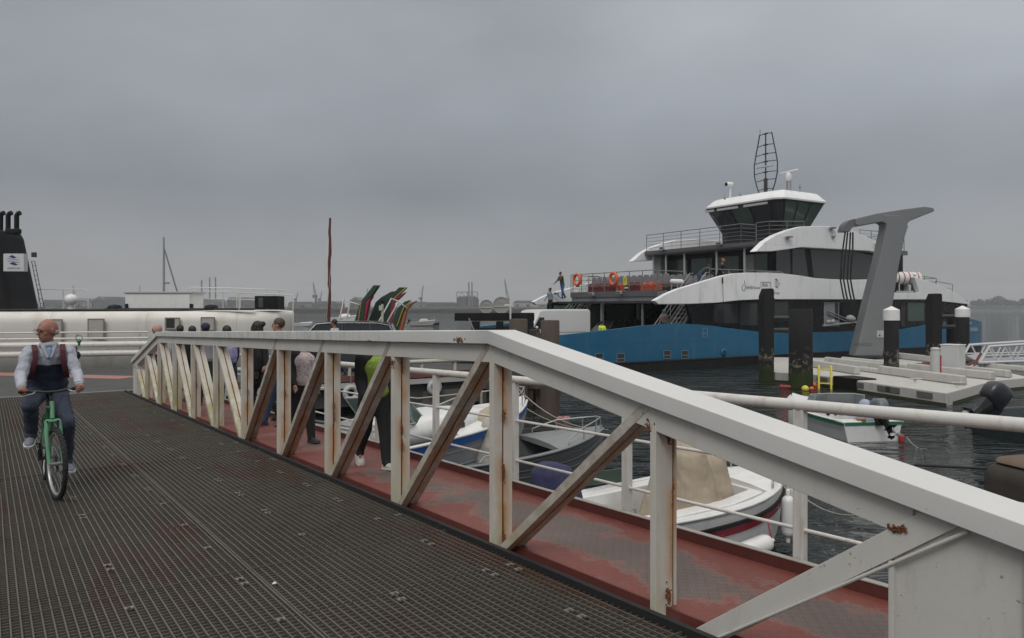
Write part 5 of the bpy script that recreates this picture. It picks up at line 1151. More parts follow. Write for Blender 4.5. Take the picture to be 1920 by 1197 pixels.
for y0, y1 in (((1449, 615), (1441, 710)), ((1768, 600), (1758, 650))):
    Y = 34.5 if y0[0] < 1500 else 40; a, b = at(*y0, Y), at(*y1, Y); t = thing('mooring_chain', 'dark chain hanging by the square guide pile '+('left' if y0[0] < 1500 else 'right')+' of the charging arm', 'chain', a)
    mb = MB(); mb.tube([(0, 0, 0), ((b-a)*.5+Vector((.05, 0, 0))), b-a], .035, 6); mb.build('chain', DARK, t)
pile('timber_pile', 'brown square-cut timber pile with green weed at its foot, before the white van', 1031.5, 22.6, 3.0, .29, TIMBER, group='timber piles')
pile('timber_pile', 'brown timber pile behind the truss corner, left of the van', 972, 25.0, 3.0, .31, TIMBER, group='timber piles')
pile('timber_pile', 'dark slimmer timber pile standing just left of the weedy one', 1002, 26.5, 2.6, .2, M('black_timber', (.02, .018, .016), .8), group='timber piles')
# landing dolphin: dark steel frame with platform
L0 = at(1000, 576, 30.5); ld = thing('landing_stage', 'black steel landing stage with flat beam top, left of the white van', 'landing stage', (L0.x-1.6, 30.5, 0)); LO = Vector((L0.x-1.6, 30.5, 0))
def lb(name, x0, y0, x1, y1, dep, mat=BLACK, Y=30.0): a, b = at(x0, y0, Y)-LO, at(x1, y1, Y)-LO; mb = MB(); mb.b2((a.x, a.y, a.z), (b.x, a.y+dep, b.z)); return mb.build(name, mat, ld, bevel=.02)
lb('beam', 852, 587, 1002, 602, 1.6); lb('upright', 884, 603, 899, 700, .5); lb('upright', 930, 603, 944, 700, .5); lb('upright', 986, 602, 1001, 700, .5); lb('cross_beam', 899, 615, 930, 700, .3, M('very_dark', (.006, .006, .006), .8)); lb('cross_beam', 944, 612, 986, 700, .3, M('very_dark', (.006, .006, .006), .8))
mb = MB(); a = at(879, 597, 29.7)-LO; b = at(893, 630, 29.7)-LO; mb.tube([a, b], .03, 5); mb.build('tie_rod', GALV, ld)
for i, (px, r) in enumerate(((912, .27), (940, .33))):
    c = at(px, 576, 30.2); t = thing('cable_drum', ('smaller' if i == 0 else 'larger')+' of two grey round drums standing on the black landing stage', 'drum', (c.x, 30.2, CZ-(587-576)/F_PX*30), 0, 'grey drums on the landing stage')
    mb = MB(); mb.tube([(0, 0, r*.95), (0, .5, r*.95)], r, 24, smooth=False); mb.build('drum_body', M('drum_grey', (.30, .30, .29), .6), t)
    mb = MB(); mb.tube([(r*1.01*math.cos(a), -.01, r*.95+r*1.01*math.sin(a)) for a in [6.28318*k/20 for k in range(20)]], .018, 5, closed=True); mb.tube([(-r*1.05, -.01, r*.72), (r*1.05, -.01, r*.72)], .02, 5); mb.box((0, -.01, r*1.35), (.16, .02, .05)); mb.build('drum_rim', M('drum_rim_grey', (.34, .34, .33), .5), t)
t = thing('handrail', 'short bent white handrail at the right end of the black landing stage', 'handrail', at(955, 600, 29.5)); mb = MB(); o_ = at(955, 600, 29.5)
mb.tube([at(x, y, 29.5)-o_ for x, y in ((946, 573), (956, 573), (957, 577), (957, 600))], .04, 6); mb.tube([at(957, 580, 29.5)-o_, at(957, 590, 30.2)-o_], .05, 6); mb.build('rail', RAILW, t)
# weathered quay wall / fender timbers under the truss corner
t = thing('timber_dolphin', 'dark timber fender frame standing in the water behind the blue edged boat', 'fender frame', at(975, 700, 24).xy.to_3d()); c0 = t.location
for i, px in enumerate((905, 925, 948, 970, 992, 1012)):
    a = at(px, 700, 25.5+.3*(i % 2)); mb = MB(); mb.box((a.x-c0.x, a.y-c0.y, .9), (.26, .26, 3.2 if i % 2 else 2.6)); mb.build('upright', TIMBER, t)
for z in (.6, 1.5): a, b = at(895, 700, 25.3), at(1020, 700, 25.3); mb = MB(); mb.b2((a.x-c0.x, a.y-c0.y, z), (b.x-c0.x, a.y-c0.y+.2, z+.22)); mb.build('waling', TIMBER, t)
# grey floating catwalk behind the cruiser
t = thing('catwalk', 'grey weathered floating catwalk with sagging ropes behind the white cruiser', 'catwalk', at(850, 720, 21).xy.to_3d()); c0 = t.location
mb = MB(); pts = [atz(x, y, .55)-c0 for x, y in ((745, 712), (905, 716), (960, 728), (760, 738))]
for p in pts: p.z = .55
mb.loft([[Vector((p.x, p.y, .15)) for p in pts], [Vector((p.x, p.y, .6)) for p in pts]]); mb.build('walk_planks', M('grey_planks', (.11, .10, .09), .85, var=.35, stretch=(.3, 1, 1)), t)
mb = MB(); mb.tube([(-2.6, .3, .95), (-1, 0, .8), (.8, -.1, 1.0)], .03, 5); mb.tube([(-2.6, .3, .6), (-2.6, .3, 1.0)], .04, 5); mb.tube([(.8, -.1, .6), (.8, -.1, 1.05)], .04, 5); mb.build('rope_rail', M('rope'), t)

# ------------------------------------------------------------------ charging arm
AY = 41.5; ca = thing('charging_arm', 'tall grey leaning T-shaped charging arm with hanging black cables beside the ferry', 'charging arm', at(1632, 576, AY).xy.to_3d()); ao = ca.location
def A(px, py, dy=0): return at(px, py, AY+dy)-ao
colp = [(1604, 668), (1655, 670), (1673, 580), (1686, 500), (1697, 445), (1704, 424), (1690, 404), (1655, 402), (1662, 420), (1661, 432), (1648, 490), (1630, 560)]
mb = MB(); n_ = len(colp)
def slab(pts, th0, bev, name, mat, y0=0): mb = MB(); mb.loft([[A(*p)+Vector((0, y0, 0)) for p in pts], [A(*p)+Vector((0, y0+th0, 0)) for p in pts]]); return mb.build(name, mat, ca, bevel=bev)
slab(colp, .9, .06, 'column', MGREY)
slab([(1604, 410), (1645, 400), (1690, 393), (1735, 387), (1752, 390), (1753, 396), (1735, 403), (1706, 415), (1700, 424), (1662, 420), (1655, 416), (1610, 424), (1605, 421)], .85, .05, 'arm', M('arm_grey', (.17, .175, .18), .5, var=.07, scale=1), .02)
mb = MB(); ring = []
for k in range(7): a = R(90+15*k); c = A(1606, 434); ring.append([c+Vector((rr_*math.cos(a)*1.0, dy, rr_*math.sin(a)*1.0)) for rr_, dy in ((.72, .1), (.72, .8), (.28, .8), (.28, .1))])
mb.loft(ring); mb.build('cable_guide', M('guide_grey', (.12, .125, .13), .5), ca, bevel=.02)
for i, dx in enumerate((0, 6, 13, 19)):
    mb = MB(); pts = [(1585+dx*.75, 436), (1580+dx, 470), (1577+dx, 500), (1576+dx, 525), (1580+dx, 548), (1584+dx, 566), (1586+dx*.7, 590)]
    sm_ = []
    for j in range(len(pts)-1): sm_ += [pts[j], ((pts[j][0]+pts[j+1][0])/2, (pts[j][1]+pts[j+1][1])/2)]
    mb.tube([A(x, y, .25+.1*i) for x, y in sm_+[pts[-1]]], .045, 7); mb.build('cable', RUBBER, ca)
mb = MB(); a, b = A(1582, 566), A(1594, 592); mb.b2((a.x, .1, a.z), (b.x, .6, b.z)); mb.build('plug_head', BLACK, ca, bevel=.03)
a, b = A(1644, 620), A(1657, 633); mb = MB(); mb.b2((a.x, -.03, a.z), (b.x, -.004, b.z)); pn = mb.build('control_panel', M('panel_light', (.42, .43, .43), .4), ca); mb = MB(); mb.lathe(((a.x+b.x)/2-.05, -.035, b.z+.12), [(.05, -.004), (.05, .004)], 10, ax=Matrix.Rotation(R(90), 3, 'X')); mb.build('button', BLACK, pn)
text('ARNOLD', A(1618, 649)+Vector((0, -.006, 0)), .26, M('emboss_dark', (.08, .08, .085), .5), ca, sx=1)
mb = MB(); mb.box((0, .45, .62), (1.5, 1.2, .14)); mb.box((0, .45, .45), (.8, .8, .3)); mb.build('base', DARK, ca, bevel=.02)

# ------------------------------------------------------------------ floating dock
t = thing('floating_dock', 'white moulded floating dock with low parapets and recessed black fittings', 'floating dock', (17, 30, 0)); DO = Vector((17, 30, 0))
DM = M('dock_white', (.46, .45, .42), .6, var=.1, dirt=(.28, .26, .2), dirt_amt=.45, scale=1.5, bump=.2)
c1, c2, c3, c4, c5 = atz(1522, 700, .5), atz(1775, 735, .5), atz(1862, 712, .5), atz(1930, 706, .5), atz(1930, 672, .5)
out_ = [Vector((11.9, 33.5, 0)), c1, c2, c3, c4, Vector((c4.x+3, 41, 0)), Vector((15.0, 43.5, 0)), Vector((12.8, 37.5, 0))]
mb = MB(); mb.loft([[Vector((p.x, p.y, -.2))-DO for p in out_], [Vector((p.x, p.y, .46))-DO for p in out_]]); mb.build('dock_hull', DM, t, bevel=.04)
mb = MB(); mb.loft([[Vector((p.x, p.y, z))-DO for p in out_] for z in (-.15, .10)]); mb.v = [((x+(0 if abs(x) < .01 else .02*(-1 if x < 0 else 1))), y-.015, z) for x, y, z in mb.v]; mb.build('waterline_weed', M('weed_dark', (.03, .035, .015), .8), t)
for (xa, ya), (xb, yb), h in (((1524, 688), (1608, 702), .34), ((1650, 700), (1808, 722), .34), ((1612, 695), (1650, 700), .20), ((1549, 680), (1658, 694), .30), ((1704, 694), (1862, 712), .32), ((1806, 698), (1893, 708), .3), ((1684, 672), (1748, 679), .32), ((1690, 690), (1704, 692), .2), ((1840, 690), (1925, 697), .25), ((1580, 676), (1660, 684), .2)):
    a, b = atz(xa, ya, .48)-DO, atz(xb, yb, .48)-DO; d = (b-a).normalized(); s_ = Vector((-d.y, d.x, 0))
    mb = MB(); mb.loft([[q+s_*o+Vector((0, 0, z)) for o, z in ((-.16, -.01), (.16, -.01), (.11, h), (-.11, h))] for q in (a, b)]); mb.build('parapet', DM, t, bevel=.05)
dd = (c2-c1).normalized(); LN = (c2-c1).length; nn = Vector((dd.y, -dd.x, 0))
if nn.y > 0: nn = -nn
for u in (.10, .40, .60, .66, .87): mb = MB(); p = c1+dd*LN*u-DO; mb.box((p.x+nn.x*.02, p.y+nn.y*.02, .27), (.09, .5 if u in (.10, .60) else .8, .17), rz=math.atan2(dd.y, dd.x)+R(90)) if False else mb.loft([[p+nn*o+dd*k+Vector((0, 0, z-.5+.05)) for o, z in ((-.02, .14), (.035, .14), (.035, .34), (-.02, .34))] for k in (-.35, .35)]); mb.build('recess_plate', M('recess_grey', (.13, .12, .11), .6), t)
for u in (.30,): mb = MB(); p = c1+dd*LN*u-DO; mb.loft([[p+nn*o+dd*k+Vector((0, 0, z)) for o, z in ((-.9, -.45), (.05, -.45), (.05, .02), (-.9, .02))] for k in (-.7, .7)]); mb.build('dock_gap', BLACK, t)
for px, py in ((1795, 724), (1716, 716), (1833, 704)):
    p = atz(px, py, .5)-DO; mb = MB(); mb.cap(p+Vector((-.2, 0, .12)), p+Vector((.2, -.1, .12)), .035, .035, 6); mb.cyl(p, p+Vector((0, 0, .12)), .05, n=6); mb.build('cleat', LGREY, t)
la = atz(1543, 706, .2); lp_ = at(1547, 576, 30.75); t = thing('ladder', 'bright yellow ladder on the dock edge dipping into the water', 'ladder', (lp_.x, lp_.y, 0), 0)
for x in (-.24, .24): mb = MB(); mb.tube([(x, 0, -.9), (x, 0, .88), (x, .12, .93)], .05, 6); mb.build('stile', YELLOW, t)
for z in (-.1, .22, .8): mb = MB(); mb.tube([(-.24, 0, z), (.24, 0, z)], .035, 6); mb.build('rung', YELLOW, t)
t.rotation_euler.z = R(-14)
p = atz(1754, 710, .5); t = thing('bollard', 'white service bollard with vertical red stripe standing on the dock', 'bollard', p); mb = MB(); mb.lathe((0, 0, 0), [(.19, 0), (.19, 1.05), (.17, 1.12), (.17, 1.16), (.19, 1.18), (.15, 1.25), (.02, 1.27)], 18); mb.build('post', M('bollard_white', (.45, .45, .44), .45), t); mb = MB(); mb.box((.13, -.14, .5), (.10, .05, .9), rz=R(45)); mb.build('stripe', RED, t)
p = atz(1787, 699, .5); t = thing('cabinet', 'plain white box cabinet standing on the dock beside the capped pile', 'cabinet', p, R(38)); mb = MB(); mb.box((0, 0, .62), (.75, .75, 1.2)); mb.build('cabinet_body', M('cabinet_white', (.50, .505, .50), .5, var=.04), t, bevel=.03); mb = MB(); mb.box((0, 0, 1.235), (.79, .79, .04)); mb.build('cabinet_top', WHITE, t, bevel=.01)
mb = MB(); mb.box((0, 0, .02), (.85, .85, .08)); mb.build('plinth', DARK, t)
p = atz(1735, 690, .5); t = thing('hose', 'dark red hose coiled on the dock left of the bollard', 'hose', p); mb = MB(); mb.tube([((.35+.05*(k//12))*math.cos(k*.52), (.25+.04*(k//12))*math.sin(k*.52), .06+.05*(k//12)) for k in range(40)], .045, 6); mb.build('hose_coil', M('hose_red', (.14, .04, .035), .7), t)
p = atz(1822, 693, .5); t = thing('hose', 'dark hose draped from the cabinet towards the gangway foot', 'hose', p); mb = MB(); mb.tube([(-1.0, 0, .05), (-.4, .1, .1), (.2, 0, .35), (.5, .1, .75)], .06, 6); mb.tube([(-.8, -.2, .05), (0, -.1, .08), (.3, 0, .5)], .05, 6); mb.build('hose_run', M('hose_red'), t)
# gangway
GY = 35.0; t = thing('gangway', 'white aluminium truss gangway resting on the dock at the right edge', 'gangway', at(1840, 576, GY).xy.to_3d()+Vector((0, 0, .6))); go = t.location
def G(px, py, y): p = at(px, py, GY); return Vector((p.x-go.x, y, p.z-go.z))
GW = M('alu_white', (.52, .53, .54), .4, var=.05)
for y in (0, 1.5):
    mb = MB(); mb.tube([G(1838, 680, y), G(1855, 650, y), G(1985, 642, y)], .07, 6, smooth=False); mb.tube([G(1835, 680, y), G(1985, 676, y)], .07, 6, smooth=False); mb.tube([G(1845, 667, y), G(1985, 664, y)], .035, 5, smooth=False)
    for i in range(4): x = 1858+i*32; mb.tube([G(x, 650, y), G(x+14, 678, y)], .04, 5); mb.tube([G(x+14, 678, y), G(x+28, 649, y)], .04, 5)
    mb.build('side_truss', GW, t)
mb = MB(); mb.loft([[G(px, py, y) for y in (.05, 1.45)]+[G(px, py+3, y) for y in (1.45, .05)] for px, py in ((1812, 668), (1838, 677), (1990, 675))]); mb.build('walk_plate', GALV, t)
mb = MB(); mb.loft([[G(1812, 667, y), G(1845, 662, y), G(1838, 680, y)] for y in (0, .05)]); mb.build('flap_cheek', GW, t)
mb = MB()
for x in (1845, 1868, 1895): mb.b2(G(x, 683, .2), G(x+5, 697, .4)); 
mb.b2(G(1836, 695, .1), G(1990, 700, 1.4)); mb.build('support_frame', GALV, t)

# ------------------------------------------------------------------ boats
def boat(name, label, bow, stern, B, zs, zb, hullm, inner=None, cat='boat', thick=.06, floor=.18, flare=.80, group=None, strakes=0):
    bow, stern = Vector((bow[0], bow[1], 0)), Vector((stern[0], stern[1], 0)); d = bow-stern; L = d.length; rz = math.atan2(d.y, d.x)
    r = thing(name, label, cat, stern, rz, group); N = 18
    def hb(u): return B/2*(.90+.10*min(1, u*3))*(1-(max(0, u-.45)/.55)**2.3)
    def sh(u): return zs+(zb-zs)*u**2.2
    def kl(u): return -.22+(zb*.9)*max(0, (u-.72)/.28)**2.2
    us = [i/N for i in range(N)]+[.985]
    def xx(u, z): return u*L+(.10*z if u > .9 else .03*z)
    rings = []
    for u in us:
        b, s, k = max(.02, hb(u)), sh(u), min(kl(u), sh(u)-.15); x = u*L; ck = k+(s-k)*.30
        rings.append([Vector((x, -b, s)), Vector((x, -b*.985, s-.10)), Vector((x, -b*(flare+.1), (s+ck)/2)), Vector((x, -b*flare, ck)), Vector((x, 0, k)), Vector((x, b*flare, ck)), Vector((x, b*(flare+.1), (s+ck)/2)), Vector((x, b*.985, s-.10)), Vector((x, b, s)), Vector((x, max(.0, b-thick), s+.004)), Vector((x, max(0, b*.9-thick), min(s-.02, max(floor, k+.1)))), Vector((x, -max(0, b*.9-thick), min(s-.02, max(floor, k+.1)))), Vector((x, -max(0, b-thick), s+.004))])
    mb = MB(); mb.loft(rings, True, False); mb.build('hull', hullm, r)
    if strakes:
        mb = MB()
        for q in range(strakes):
            for s_ in (-1, 1): mb.tube([(u*L, s_*(max(.02, hb(u))*(flare+(1-flare)*(q+1)/(strakes+1))+.006), min(kl(u), sh(u)-.15)+(sh(u)-min(kl(u), sh(u)-.15))*(.3+.7*(q+1)/(strakes+1))) for u in us], .010, 4)
        mb.build('strake', hullm, r)
    mb = MB(); mb.loft([[Vector((-.02, -B*.45, sh(0)-.01)), Vector((-.02, B*.45, sh(0)-.01)), Vector((-.02, B*.38, -.05)), Vector((-.02, -B*.38, -.05))], [Vector((.05, -B*.45, sh(0)-.01)), Vector((.05, B*.45, sh(0)-.01)), Vector((.05, B*.38, -.05)), Vector((.05, -B*.38, -.05))]]); mb.build('transom', hullm, r)
    if inner: mb = MB(); mb.loft([[Vector((u*L, -max(.005, hb(u)*.9-thick-.01), max(floor, kl(u)+.1)+.006)), Vector((u*L, max(.005, hb(u)*.9-thick-.01), max(floor, kl(u)+.1)+.006)), Vector((u*L, max(.005, hb(u)*.9-thick-.01), max(floor, kl(u)+.1)+.03)), Vector((u*L, -max(.005, hb(u)*.9-thick-.01), max(floor, kl(u)+.1)+.03))] for u in us if u < .9]); mb.build('sole_boards', inner, r)
    def g(u, s, out=0, dz=0): return Vector((u*L, s*(max(.02, hb(u))+out), sh(u)+dz))
    def foredeck(u0, mat, rise=.06, inset=.03):
        mb = MB(); uu = [u for u in [u0+(.985-u0)*k/8 for k in range(9)]]
        mb.loft([[g(u, -1, -inset, .006), Vector((u*L, -hb(u)*.55, sh(u)+.012+rise*.7)), Vector((u*L, 0, sh(u)+.015+rise)), Vector((u*L, hb(u)*.55, sh(u)+.012+rise*.7)), g(u, 1, -inset, .006), g(u, 1, -inset, -.05), g(u, -1, -inset, -.05)] for u in uu], True, False); return mb.build('foredeck', mat, r)
    def line(u0, u1, out, dz, rad, mat, nm, sides=(-1, 1)):
        for s_ in sides: mb = MB(); mb.tube([g(u0+(u1-u0)*k/14, s_, out, dz) for k in range(15)], rad, 6); mb.build(nm, mat, r)
    def band(u0, u1, z0, z1, mat, nm, sides=(-1, 1), out=.008):
        for s_ in sides:
            mb = MB(); R_ = []
            for k in range(19):
                u = u0+(u1-u0)*k/18; b = max(.02, hb(u)); s = sh(u); kk = min(kl(u), s-.15); ck = kk+(s-kk)*.3
                def wat(z):
                    zz_ = s-z
                    if z < .10: return b*(1-.015*z/.10)
                    mid = (s+ck)/2; f_ = min(1, (z-.10)/max(.01, (s-.10-mid))); return b*(.985+((flare+.1)-.985)*f_)
                R_.append([Vector((u*L, s_*(wat(z0)+out), s-z0)), Vector((u*L, s_*(wat(z1)+out), s-z1)), Vector((u*L, s_*(wat(z1)-.02), s-z1)), Vector((u*L, s_*(wat(z0)-.02), s-z0))])
            mb.loft(R_); mb.build(nm, mat, r)
    return dict(r=r, L=L, g=g, fd=foredeck, line=line, band=band, hb=hb, sh=sh, rz=rz)
def outboard(par, x, y, z, mat, k=1.0, tilt=0, legm=None, prop=True):
    m = Matrix.Translation((x, y, z)) @ Matrix.Rotation(tilt, 4, 'Y') @ Matrix.Scale(k, 4)
    mb = MB(); mb.loft([[Vector((cx+a*math.copysign(abs(math.cos(t_))**.6, math.cos(t_)), b*math.copysign(abs(math.sin(t_))**.6, math.sin(t_)), zz_+.07*math.cos(t_)*(zz_ > .4))) for t_ in [6.28318*i/20 for i in range(20)]] for cx, a, b, zz_ in ((-.20, .20, .13, .05), (-.21, .27, .17, .10), (-.23, .29, .19, .28), (-.25, .27, .175, .45), (-.26, .22, .14, .53), (-.26, .10, .07, .56))], True, True); mb.xform(m); e = mb.build('outboard_motor', mat, par)
    mb = MB(); mb.loft([[Vector((cx+a*sx_, b*sy, zz_)) for sx_, sy in ((-1, -.6), (0, -1), (1, -.6), (1, .6), (0, 1), (-1, .6))] for cx, a, b, zz_ in ((-.22, .17, .12, .06), (-.24, .10, .07, -.2), (-.26, .09, .045, -.5), (-.26, .09, .03, -.72))]); mb.box((-.34, 0, -.42), (.34, .22, .02)); mb.cap((-.38, 0, -.62), (-.12, 0, -.62), .055, .04); mb.xform(m); mb.build('motor_leg', legm or BLACK, e)
    if prop:
        mb = MB()
        for i in range(3): mm = Matrix.Rotation(R(120*i), 3, 'X') @ Matrix.Rotation(R(35), 3, 'Z'); mb.ell(Vector((-.43, 0, -.62))+Matrix.Rotation(R(120*i), 3, 'X') @ Vector((0, 0, .10)), (.012, .07, .09), 8, mm)
        mb.xform(m); mb.build('propeller', GALV, e)
    mb = MB(); mb.box((.0, 0, 0), (.14, .22, .32)); mb.xform(m); mb.build('clamp_bracket', BLACK, e); return e
NAVYC = M('navy_canvas', (.030, .032, .085), .85, bump=.4, bscale=12)
def canvas(par, pts, mat, name='canvas_cover', res=.03, st=.06):
    mb = MB()
    for a, b, r0, r1 in pts: mb.cap(a, b, r0, r1, 10)
    o = mb.build(name, mat, par, remesh=res); d = o.modifiers.new('f', 'DISPLACE'); d.texture = FOLDS2; d.strength = st; d.mid_level = .5; return o
FOLDS2 = bpy.data.textures.new('canvas_folds', 'CLOUDS'); FOLDS2.noise_scale = .28; FOLDS2.noise_depth = 3
def rails(par, g, us, h, mat=GALV, out=-.05, nm='bow_rail', r=.016, both=True):
    mb = MB(); top = [g(u, -1, out, h*(.5 if i == 0 else 1)) for i, u in enumerate(us)]; top2 = [g(u, 1, out, h*(.5 if i == 0 else 1)) for i, u in enumerate(us)]
    mb.tube([g(us[0], -1, out, .02)]+top+(top2[::-1] if both else [])+([g(us[0], 1, out, .02)] if both else []), r, 6)
    for i, u in enumerate(us[1:]): mb.tube([g(u, -1, out, 0), top[i+1]], r*.8, 5); mb.tube([g(u, 1, out, 0), top2[i+1]], r*.8, 5) if both else None
    return mb.build(nm, mat, par)
# white motorboat with tan cover, nearest
b = boat('motorboat', 'white open motorboat with red stripe and tan covered console, nearest the walkway', (4.02, 10.98), (.80, 9.20), 1.85, .84, 1.06, WHITE, LGREY, floor=.25, thick=.09)
b['line'](0, .985, .01, -.02, .022, WHITE, 'gunwale'); b['band'](.0, .93, .24, .35, M('stripe_red', (.24, .012, .03), .45), 'red_stripe', out=.02); b['band'](.0, .97, .185, .235, RUBBER, 'rubbing_strake', out=.035); b['fd'](.70, WHITE, .05)
rails(b['r'], b['g'], (.74, .84, .93, .97), .20)
mb = MB(); mb.box((b['L']*.70, 0, .62), (.07, 1.25, .62)); mb.build('cabin_bulkhead', WHITE, b['r'], bevel=.02); mb = MB(); mb.box((b['L']*.70-.04, .18, .62), (.012, .42, .42)); mb.build('locker_door', M('gel_cream', (.50, .48, .43), .4), b['r'], bevel=.004)
for s_ in (-1, 1): mb = MB(); mb.loft([[b['g'](u, s_, -.12, .01), b['g'](u, s_, -.34, .01), b['g'](u, s_, -.34, -.42), b['g'](u, s_, -.12, -.42)] for u in (.04, .25, .5, .68)]); mb.build('side_bench', WHITE, b['r'], bevel=.02)
mb = MB(); mb.box((b['L']*.18, 0, .5), (.40, 1.3, .36)); mb.build('stern_seat', WHITE, b['r'], bevel=.03)
for k in range(3): mb = MB(); mb.lathe((.40+.17*k, -.82, .79), [(.05, 0), (.05, .012), (.035, .014)], 12); mb.build('cup_holder', BLACK, b['r'])
canvas(b['r'], [(Vector((1.55, .05, .35)), Vector((1.75, .05, 1.38)), .50, .30), (Vector((2.0, .22, .4)), Vector((1.95, .25, 1.35)), .42, .24), (Vector((1.65, -.30, .35)), Vector((1.62, -.28, 1.36)), .46, .24), (Vector((2.1, -.25, .4)), Vector((2.05, -.22, 1.30)), .38, .2), (Vector((2.3, 0, .45)), Vector((1.95, 0, 1.3)), .34, .18), (Vector((1.35, -.1, .4)), Vector((1.5, 0, 1.3)), .42, .22)], CANVAS, st=.07)
outboard(b['r'], -.10, 0, .85, NAVYC, 1.0); canvas(b['r'], [(Vector((-.35, 0, .85)), Vector((-.38, 0, 1.28)), .30, .26), (Vector((-.15, .1, .72)), Vector((-.2, 0, 1.1)), .28, .24)], NAVYC, 'motor_cover', st=.08)
mb = MB(); mb.tube([(.06, -.7, .8), (.06, -.7, 1.0), (.35, -.72, 1.02), (.38, -.72, .8)], .018, 6); mb.build('grab_rail', GALV, b['r'])
mb = MB(); mb.b2((.7, .80, .92), (1.5, .82, 1.10)); mb.build('side_window', GLASSG, b['r'])
def fender(label, boatd, u, s_, dz, horiz=False, mat=WHITE):
    m = Matrix.Translation(boatd['r'].location) @ Matrix.Rotation(boatd['rz'], 4, 'Z'); p = m @ boatd['g'](u, s_, .13, dz); f_ = thing('boat_fender', label, 'fender', p, boatd['rz'], 'white boat fenders')
    mb = MB(); v = Vector((1, 0, .12)).normalized() if horiz else Vector((0, 0, 1)); mb.cap(-v*.20, v*.20, .115 if horiz else .085, .115 if horiz else .085, 12); mb.cap(-v*.34, v*.34, .03, .03, 8); mb.build('fender_body', mat, f_)
    mb = MB(); a = v*.33; tgt = (Matrix.Rotation(-boatd['rz'], 4, 'Z') @ Matrix.Translation(-boatd['r'].location) @ p).xyz; mb.tube([a, Vector((0, -s_*.10, -dz+.02)) if not horiz else Vector((.35, -s_*.1, -dz*.6))], .010, 5)
    if horiz: mb.tube([-a, Vector((-.42, -s_*.1, .2))], .012, 5)
    mb.build('fender_line', M('line_red', (.3, .02, .05), .7) if horiz else M('rope'), f_); return f_
fender('white sausage fender lying level along the side of the tan covered boat', b, .53, -1, -.50, True)
fender('slim white fender hanging upright near the bow of the tan covered boat', b, .80, -1, -.40)
fender('white fender at the very bow of the tan covered boat', b, .93, -1, -.42)
fender('white fender hidden round the far side of the tan covered bow', b, .95, 1, -.42)
# grey open boat
b = boat('dinghy', 'grey open lapstrake boat with pale hooded cover amidships', (1.98, 15.9), (-2.3, 13.7), 2.0, .50, .82, M('boat_grey', (.115, .12, .125), .5, var=.1), M('boat_dark_sole', (.05, .055, .06), .6), floor=.20, thick=.10, strakes=3)
b['line'](0, .985, .01, -.01, .03, M('gunwale_grey', (.20, .205, .21), .45), 'gunwale'); b['fd'](.66, M('deck_grey', (.20, .205, .21), .45), .05); rails(b['r'], b['g'], (.72, .82, .92, .97), .25)
for x in (.12, .32, .50): mb = MB(); mb.box((b['L']*x, 0, .38), (.30, 1.6, .06)); mb.build('thwart', M('thwart_grey', (.15, .155, .16), .5), b['r'], bevel=.01)
mb = MB(); [mb.tube([b['g'](.30, s_, -.06, .03), b['g'](.32, s_, -.06, .13), b['g'](.42, s_, -.06, .13), b['g'](.44, s_, -.06, .03)], .014, 5) for s_ in (-1,)]; mb.build('grab_rail', GALV, b['r'])
canvas(b['r'], [(Vector((1.95, -.2, .35)), Vector((2.05, -.15, .98)), .28, .24), (Vector((2.1, .15, .35)), Vector((2.15, .1, .98)), .28, .24), (Vector((2.3, 0, .3)), Vector((2.2, 0, .8)), .24, .2)], M('pale_canvas', (.33, .32, .28), .85, bump=.3, bscale=9), st=.10)
# white cruiser with blue band
b = boat('motor_cruiser', 'white cabin cruiser with grey hull and bright blue sheer band', (.33, 17.0), (-3.5, 12.35), 2.2, .95, 1.28, M('cruiser_hull_grey', (.27, .28, .29), .45), LGREY, floor=.4, thick=.12, strakes=2)
BB = M('band_blue', (.020, .105, .36), .4); b['band'](0, .985, .0, .16, BB, 'blue_band', out=.03); b['line'](0, .985, .02, .0, .03, WHITE, 'gunwale'); b['fd'](.45, WHITE, .10); rails(b['r'], b['g'], (.66, .78, .90, .97), .32)
L = b['L']; mb = MB(); mb.loft([[Vector((x, y*w, z)) for y, z in ((-1, z0), (-.92, z0+h), (-.5, z0+h+.05), (.5, z0+h+.05), (.92, z0+h), (1, z0))] for x, w, z0, h in ((L*.22, .82, .95, .30), (L*.35, .84, .96, .34), (L*.55, .74, 1.0, .32), (L*.72, .50, 1.05, .2), (L*.80, .28, 1.1, .06))], True, True); mb.build('cabin', WHITE, b['r'])
for s_ in (-1, 1): mb = MB(); mb.loft([[Vector((x, s_*(w+.012), z)) for z in (1.06, 1.18)]+[Vector((x, s_*(w-.03), z)) for z in (1.18, 1.06)] for x, w in ((L*.42, .80), (L*.52, .765))]); mb.build('cabin_window', GLASSD, b['r'])
mb = MB(); mb.loft([[Vector((x0, y, 1.30)), Vector((x0-.38, y*.88, 1.68)), Vector((x0-.40, y*.88, 1.68)), Vector((x0-.03, y, 1.30))] for y, x0 in ((-.80, L*.30), (-.4, L*.40), (.4, L*.40), (.80, L*.30))]); mb.build('windscreen', GLASSG, b['r'])
mb = MB(); pts = [(y*.88, x0-.38, 1.69) for y, x0 in ((-.80, L*.30), (-.4, L*.40), (.4, L*.40), (.80, L*.30))]; mb.tube([(x, y, z) for y, x, z in pts], .022, 6)
for y, x0 in ((-.80, L*.30), (-.4, L*.40), (.4, L*.40), (.80, L*.30)): mb.tube([(x0, y, 1.30), (x0-.38, y*.88, 1.69)], .02, 5)
mb.tube([(L*.30, -.80, 1.32), (L*.10, -.85, 1.30)], .02, 5); mb.tube([(L*.22, -.83, 1.62), (L*.10, -.86, 1.0)], .02, 5); mb.build('screen_frame', GALV, b['r'])
mb = MB(); mb.cap((L*.64, -.62, 1.12), (L*.68, -.60, 1.22), .20, .16); mb.build('covered_windlass', CANVAS, b['r'])
